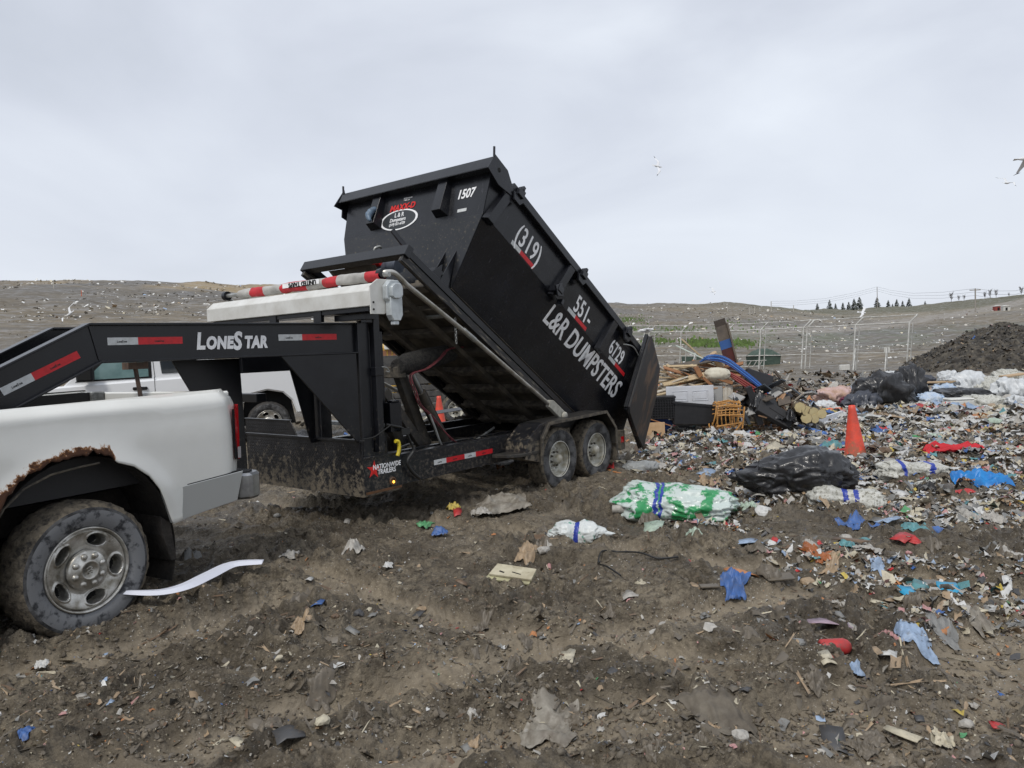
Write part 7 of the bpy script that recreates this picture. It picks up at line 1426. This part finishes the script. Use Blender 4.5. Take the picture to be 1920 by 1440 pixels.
# ------------------------------------------------------------ the uncountable rest: crumbs, shreds, clods, far litter
def scatter(name, px, py, size, mats, weights, lab, seed, flat=.5, kind='shred', aspect=(1, 2.4), lift=.3, on=None):
    rs = np.random.default_rng(seed); n = len(size); size = np.minimum(size, np.median(size)*2.6)
    if on is None: x, y, z, t = land_v(px, py)
    else: x, y, z = on
    ok = np.isfinite(x) & (np.hypot(x, y) < 400); x, y, z, size = x[ok], y[ok], z[ok], size[ok]; n = len(x)
    a = rs.uniform(0, 2*np.pi, n); asp = rs.uniform(*aspect, n); L = size*np.sqrt(asp); W = size/np.sqrt(asp)
    if kind == 'shred':   # 3x3 crumpled patch
        g = np.array([(i, j) for i in (-1, 0, 1) for j in (-1, 0, 1)], float); k = 9
        F0 = np.array([(0, 3, 4, 1), (1, 4, 5, 2), (3, 6, 7, 4), (4, 7, 8, 5)])
        lx = g[:, 0][None]*L[:, None]/2*(1+rs.uniform(-.35, .25, (n, k))); ly = g[:, 1][None]*W[:, None]/2*(1+rs.uniform(-.35, .25, (n, k))); lz = rs.uniform(-.5, .5, (n, k))*size[:, None]*flat
    else:                 # lump: octahedron-like solid with 8 faces
        g = np.array([(1, 0, 0), (0, 1, 0), (-1, 0, 0), (0, -1, 0), (0, 0, 1), (0, 0, -1), (.6, .6, .45), (-.6, .5, .5)], float); k = 8
        F0 = np.array([(0, 6, 4, 4), (6, 1, 4, 4), (1, 7, 4, 4), (7, 2, 4, 4), (2, 3, 4, 4), (3, 0, 4, 4), (1, 0, 5, 5), (2, 1, 5, 5), (3, 2, 5, 5), (0, 3, 5, 5), (0, 1, 6, 6), (1, 2, 7, 7)])
        F0 = F0[:, :3]
        j = 1+rs.uniform(-.35, .35, (n, k)); lx = g[:, 0][None]*j*L[:, None]/2; ly = g[:, 1][None]*j*W[:, None]/2; lz = g[:, 2][None]*j*size[:, None]*flat
    tx = rs.normal(0, .35, n); ty = rs.normal(0, .35, n); lz = lz+lx*tx[:, None]+ly*ty[:, None]
    X_ = x[:, None]+lx*np.cos(a)[:, None]-ly*np.sin(a)[:, None]; Y_ = y[:, None]+lx*np.sin(a)[:, None]+ly*np.cos(a)[:, None]; Z_ = z[:, None]+lz+(size*lift)[:, None]*flat
    V_ = np.stack([X_, Y_, Z_], -1).reshape(-1, 3); F_ = (F0[None]+(np.arange(n)*k)[:, None, None]).reshape(-1, F0.shape[1])
    mi = np.repeat(rs.choice(len(mats), n, p=np.array(weights)/sum(weights)), len(F0))
    o = npmesh(name, V_, F_, mats, mi); tag(o, lab, None, None, 'stuff'); return o
R_ = np.random.default_rng(77)
def many(n, x0, x1, y0, y1, bias=None):
    px = R_.uniform(x0, x1, n); py = R_.uniform(y0, y1, n); return px, py
names = ['white', 'dirty white', 'cream', 'grey', 'dark grey', 'tan', 'brown', 'muddy', 'pale blue', 'blue', 'red', 'orange', 'pink', 'yellow', 'green', 'teal']
MM = [cm(c) for c in names]
W_near = [2.4, 6, 5, 6, 4, 6, 5, 34, .4, .22, .22, .7, 1.0, .2, .1, .15]; W_field = [17, 18, 12, 9, 4, 9, 6, 5, 3.5, 1.3, 1.1, 1.6, 2.0, .9, .4, .8]
px, py = many(13500, -300, 2320, 900, 1445); scatter('mud_crumbs', px, py, R_.lognormal(math.log(.010), .42, len(px)), MM, W_near, 'tiny crumbs and shreds pressed into the mud', 1, .7)
px, py = many(1500, -300, 2320, 905, 1445); scatter('mud_scraps', px, py, R_.lognormal(math.log(.024), .40, len(px)), MM, W_near, 'small soiled scraps over the mud', 2, .6)
M_clod = mat('mud_clod', (.095, .079, .060), .9, col2=(.19, .16, .12), nscale=18, bump=.8, bscale=70, bdist=.01)
px, py = many(12000, -300, 2320, 880, 1445); x, y, z, t = land_v(px, py); pt = gnoise(x*.9+31, y*.9) > -.12; scatter('mud_clods', px[pt], py[pt], R_.lognormal(math.log(.015), .50, int(pt.sum())), [M_clod, M_fdk], [5, 1], 'loose clods of torn mud', 3, .42, 'lump', (1, 2.2), .15)
# splinters and fibres
px, py = many(1700, -300, 2320, 880, 1445); scatter('wood_splinters', px, py, R_.lognormal(math.log(.022), .35, len(px)), [cm('tan'), cm('brown'), cm('muddy'), cm('cream')], [3, 3, 6, 1], 'thin splinters and fibres in the mud', 4, .35, 'shred', (6, 14))
# dense litter field on the right and behind
def fld(n, x0, x1, y0, y1, s, sd, nm, seed, w=W_field, fl=.8, thin=None):
    sd = sd*1.12
    px, py = many(n, x0, x1, y0, y1); x, y, z, t = land_v(px, py); k = gnoise(x*.5+7, y*.5) > (thin if thin is not None else -.6)
    scatter(nm, px[k], py[k], R_.lognormal(math.log(s), sd, int(k.sum())), MM, w, 'dense small litter covering the ground on the right', seed, fl)
fld(9400, 1190, 2320, 800, 905, .036, .45, 'litter_field', 5); fld(8800, 1200, 2320, 762, 850, .05, .45, 'litter_field', 6, thin=-.25)
fld(9600, 1480, 2320, 738, 790, .085, .42, 'litter_field', 7, thin=-.3); fld(7400, 1230, 2320, 880, 1010, .030, .42, 'litter_field', 8, thin=-.1); fld(5000, 1430, 2320, 980, 1200, .024, .45, 'litter_field', 9, thin=0)
fld(1800, 1180, 1720, 700, 752, .12, .45, 'litter_field', 10, [3, 6, 5, 5, 5, 6, 5, 10, 1, .4, .4, .4, .5, .2, .1, .2], thin=-.1); fld(900, 460, 1200, 770, 900, .05, .5, 'litter_field', 11, thin=-.2)
# larger crumpled films and rags matted together, too many to count
def matted(n, x0, x1, y0, y1, s0, s1, seed, w):
    rs = np.random.default_rng(seed); px = rs.uniform(x0, x1, n); py = rs.uniform(y0, y1, n); x, y, z, t = land_v(px, py); g = np.array([(i, j) for i in range(6) for j in range(6)], float)/2.5-1; k = 36
    F0 = np.array([(i*6+j, (i+1)*6+j, (i+1)*6+j+1, i*6+j+1) for i in range(5) for j in range(5)]); L = rs.uniform(s0, s1, n)*rs.uniform(.7, 1.6, n); W = rs.uniform(s0, s1, n)*.8; a = rs.uniform(0, 6.28, n)
    sh = 1-.45*rs.uniform(0, 1, (n, k))*np.max(np.abs(g), 1)[None]; lx = g[:, 0][None]*L[:, None]/2*sh; ly = g[:, 1][None]*W[:, None]/2*sh; dome = (1-.6*np.sum(g*g, 1)/2)[None]
    lz = np.abs(rs.normal(0, .5, (n, k)))*.30*np.minimum(L, W)[:, None]+dome*.22*np.minimum(L, W)[:, None]-.02
    X_ = x[:, None]+lx*np.cos(a)[:, None]-ly*np.sin(a)[:, None]; Y_ = y[:, None]+lx*np.sin(a)[:, None]+ly*np.cos(a)[:, None]; V_ = np.stack([X_, Y_, z[:, None]+lz], -1).reshape(-1, 3)
    F_ = (F0[None]+(np.arange(n)*k)[:, None, None]).reshape(-1, 4); mi = np.repeat(rs.choice(len(MM), n, p=np.array(w)/sum(w)), 25)
    tag(npmesh('matted_litter', V_, F_, MM, mi, smooth=True), 'matted crumpled films and rags covering the ground on the right', None, None, 'stuff')
W_film = [26, 22, 8, 9, 4, 4, 2, 3, 6, 1.2, .8, .8, 2.5, .8, .4, .8]
matted(700, 1540, 2320, 738, 800, .18, .42, 31, W_film); matted(620, 1240, 2320, 790, 870, .10, .24, 32, W_film); matted(260, 1300, 2320, 870, 960, .07, .18, 33, W_film)
# shreds over the heap and the compost mound
def on_heap(gr, n, s, nm, lab, seed, w, rng=.02):
    X_, Y_, Z_ = gr; i = R_.integers(4, X_.shape[0]-4, n); j = R_.integers(4, X_.shape[1]-4, n); x, y, z = X_[i, j], Y_[i, j], Z_[i, j]; g = ground_h(x, y, False); k = z > g+.03
    scatter(nm, None, None, R_.lognormal(math.log(s), .5, int(k.sum())), MM, w, lab, seed, .8, on=(x[k], y[k], z[k]))
on_heap(_g, 1500, .07, 'heap_scraps', 'loose scraps over the rubbish heap', 12, [3, 4, 3, 5, 9, 4, 5, 6, 1, .5, .6, .5, .4, .2, .1, .2])
on_heap(hgrid, 1300, .05, 'mound_scraps', 'pale scraps sticking out of the compost mound', 13, [1, 2.5, 2, 4, 10, 3, 5, 22, .5, .2, .2, .5, .2, .1, .1, .3]); on_heap(hgrid, 3000, .055, 'mound_clods', 'dark clods on the compost mound', 14, [0, 0, 0, 0, 8, 0, 1, 4, 0, 0, 0, 0, 0, 0, 0, 0])
on_heap(hgrid2, 500, .05, 'mound_scraps', 'pale scraps on the second compost mound', 15, [1, 2.5, 2, 4, 10, 3, 5, 22, .5, .2, .2, .5, .2, .1, .1, .3])
# far litter strewn over the slopes
MCL = [mat('faded_'+c.replace(' ', '_'), tuple(min(.7, v*1.15) for v in COL[c]), .8) for c in names]
def slopes(n, a0, a1, r0, r1, s, seed, w, fl=.5, cl=None):
    az_ = np.radians(R_.uniform(a0, a1, n)); r = np.sqrt(R_.uniform(r0*r0, r1*r1, n)) if cl is None else R_.uniform(r0, r1, n); x, y = r*np.sin(az_), r*np.cos(az_); k = gnoise(x*.09+5, y*.09) > -.12; x, y = x[k], y[k]; z = ground_h(x, y)
    scatter('slope_litter', None, None, R_.lognormal(math.log(s), .55, len(x))*np.clip(np.hypot(x, y)/60, .4, 1.9), MCL, w, 'pale litter strewn over the slope', seed, fl, on=(x, y, z+.02))
WS = [14, 9, 4, 1, 0, 1, 0, 0, .4, .1, 0, 0, .1, 0, 0, 0]; slopes(2500, -44, -8, 12, 92, .10, 20, WS, .25); slopes(260, -40, -8, 12, 60, .17, 24, WS, .35); slopes(1900, -8, 25, 70, 225, .12, 21, WS, .4, cl=1); slopes(1700, 6, 40, 30, 75, .09, 22, WS, .4, cl=1); slopes(700, 22, 40, 60, 200, .08, 23, WS, .4, cl=1)
# low weeds on the green patches
def weeds():
    P = []
    for px0, py0, rx_, ry_, n in ((1178, 600, 34, 7, 260), (1235, 642, 26, 5, 150), (1312, 643, 26, 5, 260), (1345, 648, 20, 4, 110), (1388, 646, 28, 6, 240), (1420, 612, 70, 9, 90), (1190, 618, 60, 8, 110), (1290, 618, 60, 7, 60)):
        for _ in range(n):
            q = slope_point(px0+R_.normal()*rx_*.6, py0+R_.normal()*ry_*.6)
            if q is not None: P.append((q.x, q.y))
    x, y = np.array(P).T; z = ground_h(x, y, False); n = len(x)
    h = R_.uniform(.10, .30, n); a = R_.uniform(0, 6.28, n); w = h*.55
    V_ = np.stack([np.stack([x-w*np.cos(a), y-w*np.sin(a), z-.05], -1), np.stack([x+w*np.cos(a), y+w*np.sin(a), z-.05], -1), np.stack([x+w*.4*np.cos(a), y+w*.4*np.sin(a), z+h], -1), np.stack([x-w*.7*np.cos(a+.4), y-w*.7*np.sin(a+.4), z+h*.8], -1)], 1).reshape(-1, 3)
    tag(npmesh('weeds', V_, np.arange(4*n).reshape(-1, 4), [mat('fresh_weeds', (.13, .22, .045), .7, col2=(.09, .13, .04), nscale=.8)]), 'fresh green weeds growing on the slope behind the fence', None, None, 'stuff')
weeds()
# pinkish insulation rubble beyond the tool box
p = deep(530, 798, 11.5)
for k in range(14):
    o = stone('insulation_lump', Vector((p.x+rl.uniform(-.1, .9), p.y+rl.uniform(-.3, .3), ghs(p.x, p.y)+rl.uniform(.0, .22))), rl.uniform(.12, .25), .15, .14, rl.random()*3, cm('pink'), k); tag(o, 'pinkish insulation lump in the small heap behind the trailer toolbox', 'rubble', 'insulation lumps behind the toolbox')
# gull perched low at the open tailgate with spread wings, and the gate lever below it
gl = deep(1212, 624, 9.4); gull(0, 0, 0, 'white gull with spread wings just above the open tailgate', -.1, .0, (.06, .03), 0, .42, loc=gl+Vector((0, 0, .03)))
lv = one('gate_lever', M_galv, gt, lambda b: b.tube([(0, 0, 0), (0, 0, .1)], .01, 6))
bpy.data.objects.remove(lv)
ia = (DM.inverted() @ deep(1207, 640, 10.35)); ib = (DM.inverted() @ deep(1199, 690, 10.1))
one('gate_lever', M_letter, Dp, lambda b: b.tube([ia, ib], .022, 8)); one('lever_grip', M_cable, Dp, lambda b: b.tube([ia.lerp(ib, .28), ia.lerp(ib, .48)], .034, 8))

# give the boards and offcuts of the pile labels by what they lie beside
PM = [(1290, 748, 'the white panelled door'), (1362, 790, 'the rattan chair'), (1345, 702, 'the pale cushion'), (1352, 640, 'the standing board'), (1337, 668, 'the cardboard tube'), (1222, 700, 'the open tailgate'), (1240, 770, 'the lattice crate'), (1520, 775, 'the cut logs'), (1500, 800, 'the orange crate'), (1430, 728, 'the blue pipes'), (1392, 760, 'the slate panel'), (1452, 776, 'the canvas cushion'), (1420, 712, 'the flat black box'), (1300, 795, 'the black tub'), (1475, 725, 'the broken slatted frame'), (1305, 696, 'the drawer front'), (1300, 812, 'the grey-black fabric')]
def pix(v): q = Vector(v)-CAM; z = q.dot(Fw); return 960+F_PX*q.dot(RT)/z, 720-F_PX*q.dot(UPV)/z
seen = {}
for o in list(bpy.data.objects):
    g_ = o.get('group')
    if not g_ or o.parent or o.get('category') not in ('board', 'offcut', 'lath'): continue
    vs_ = [v.co for v in o.data.vertices]; c_ = sum((Vector(v) for v in vs_), Vector())/len(vs_); a_, b_ = pix(o.location); px_, py_ = pix(o.location+c_); e_ = pix(o.location+c_*2)
    ln_ = math.hypot(e_[0]-a_, e_[1]-b_); sz_ = 'long' if ln_ > 85 else 'short' if ln_ < 38 else 'medium'; tl_ = 'level' if abs(e_[1]-b_) < .2*abs(e_[0]-a_) else 'falling' if (e_[1]-b_)*(e_[0]-a_) > 0 else 'rising'
    base_ = o['label'].split(' jumbled')[0].split(' tangled')[0].split(' among')[0].replace('thin splintered lath', 'thin lath')
    best = None
    for d_, mx_, my_, nm_ in sorted((math.hypot(px_-a, (py_-b)*1.5), a, b, nm) for a, b, nm in PM)[:6]:
        dx, dy = px_-mx_, py_-my_; rel = ('above' if dy < -abs(dx)*.5 else 'below' if dy > abs(dx)*.5 else 'right of' if dx > 0 else 'left of')
        l_ = f'{sz_} {tl_} {base_} {rel} {nm_}'
        if l_ not in seen and len(l_.split()) <= 16: best = l_; break
    if best: seen[best] = 1; o['label'] = best
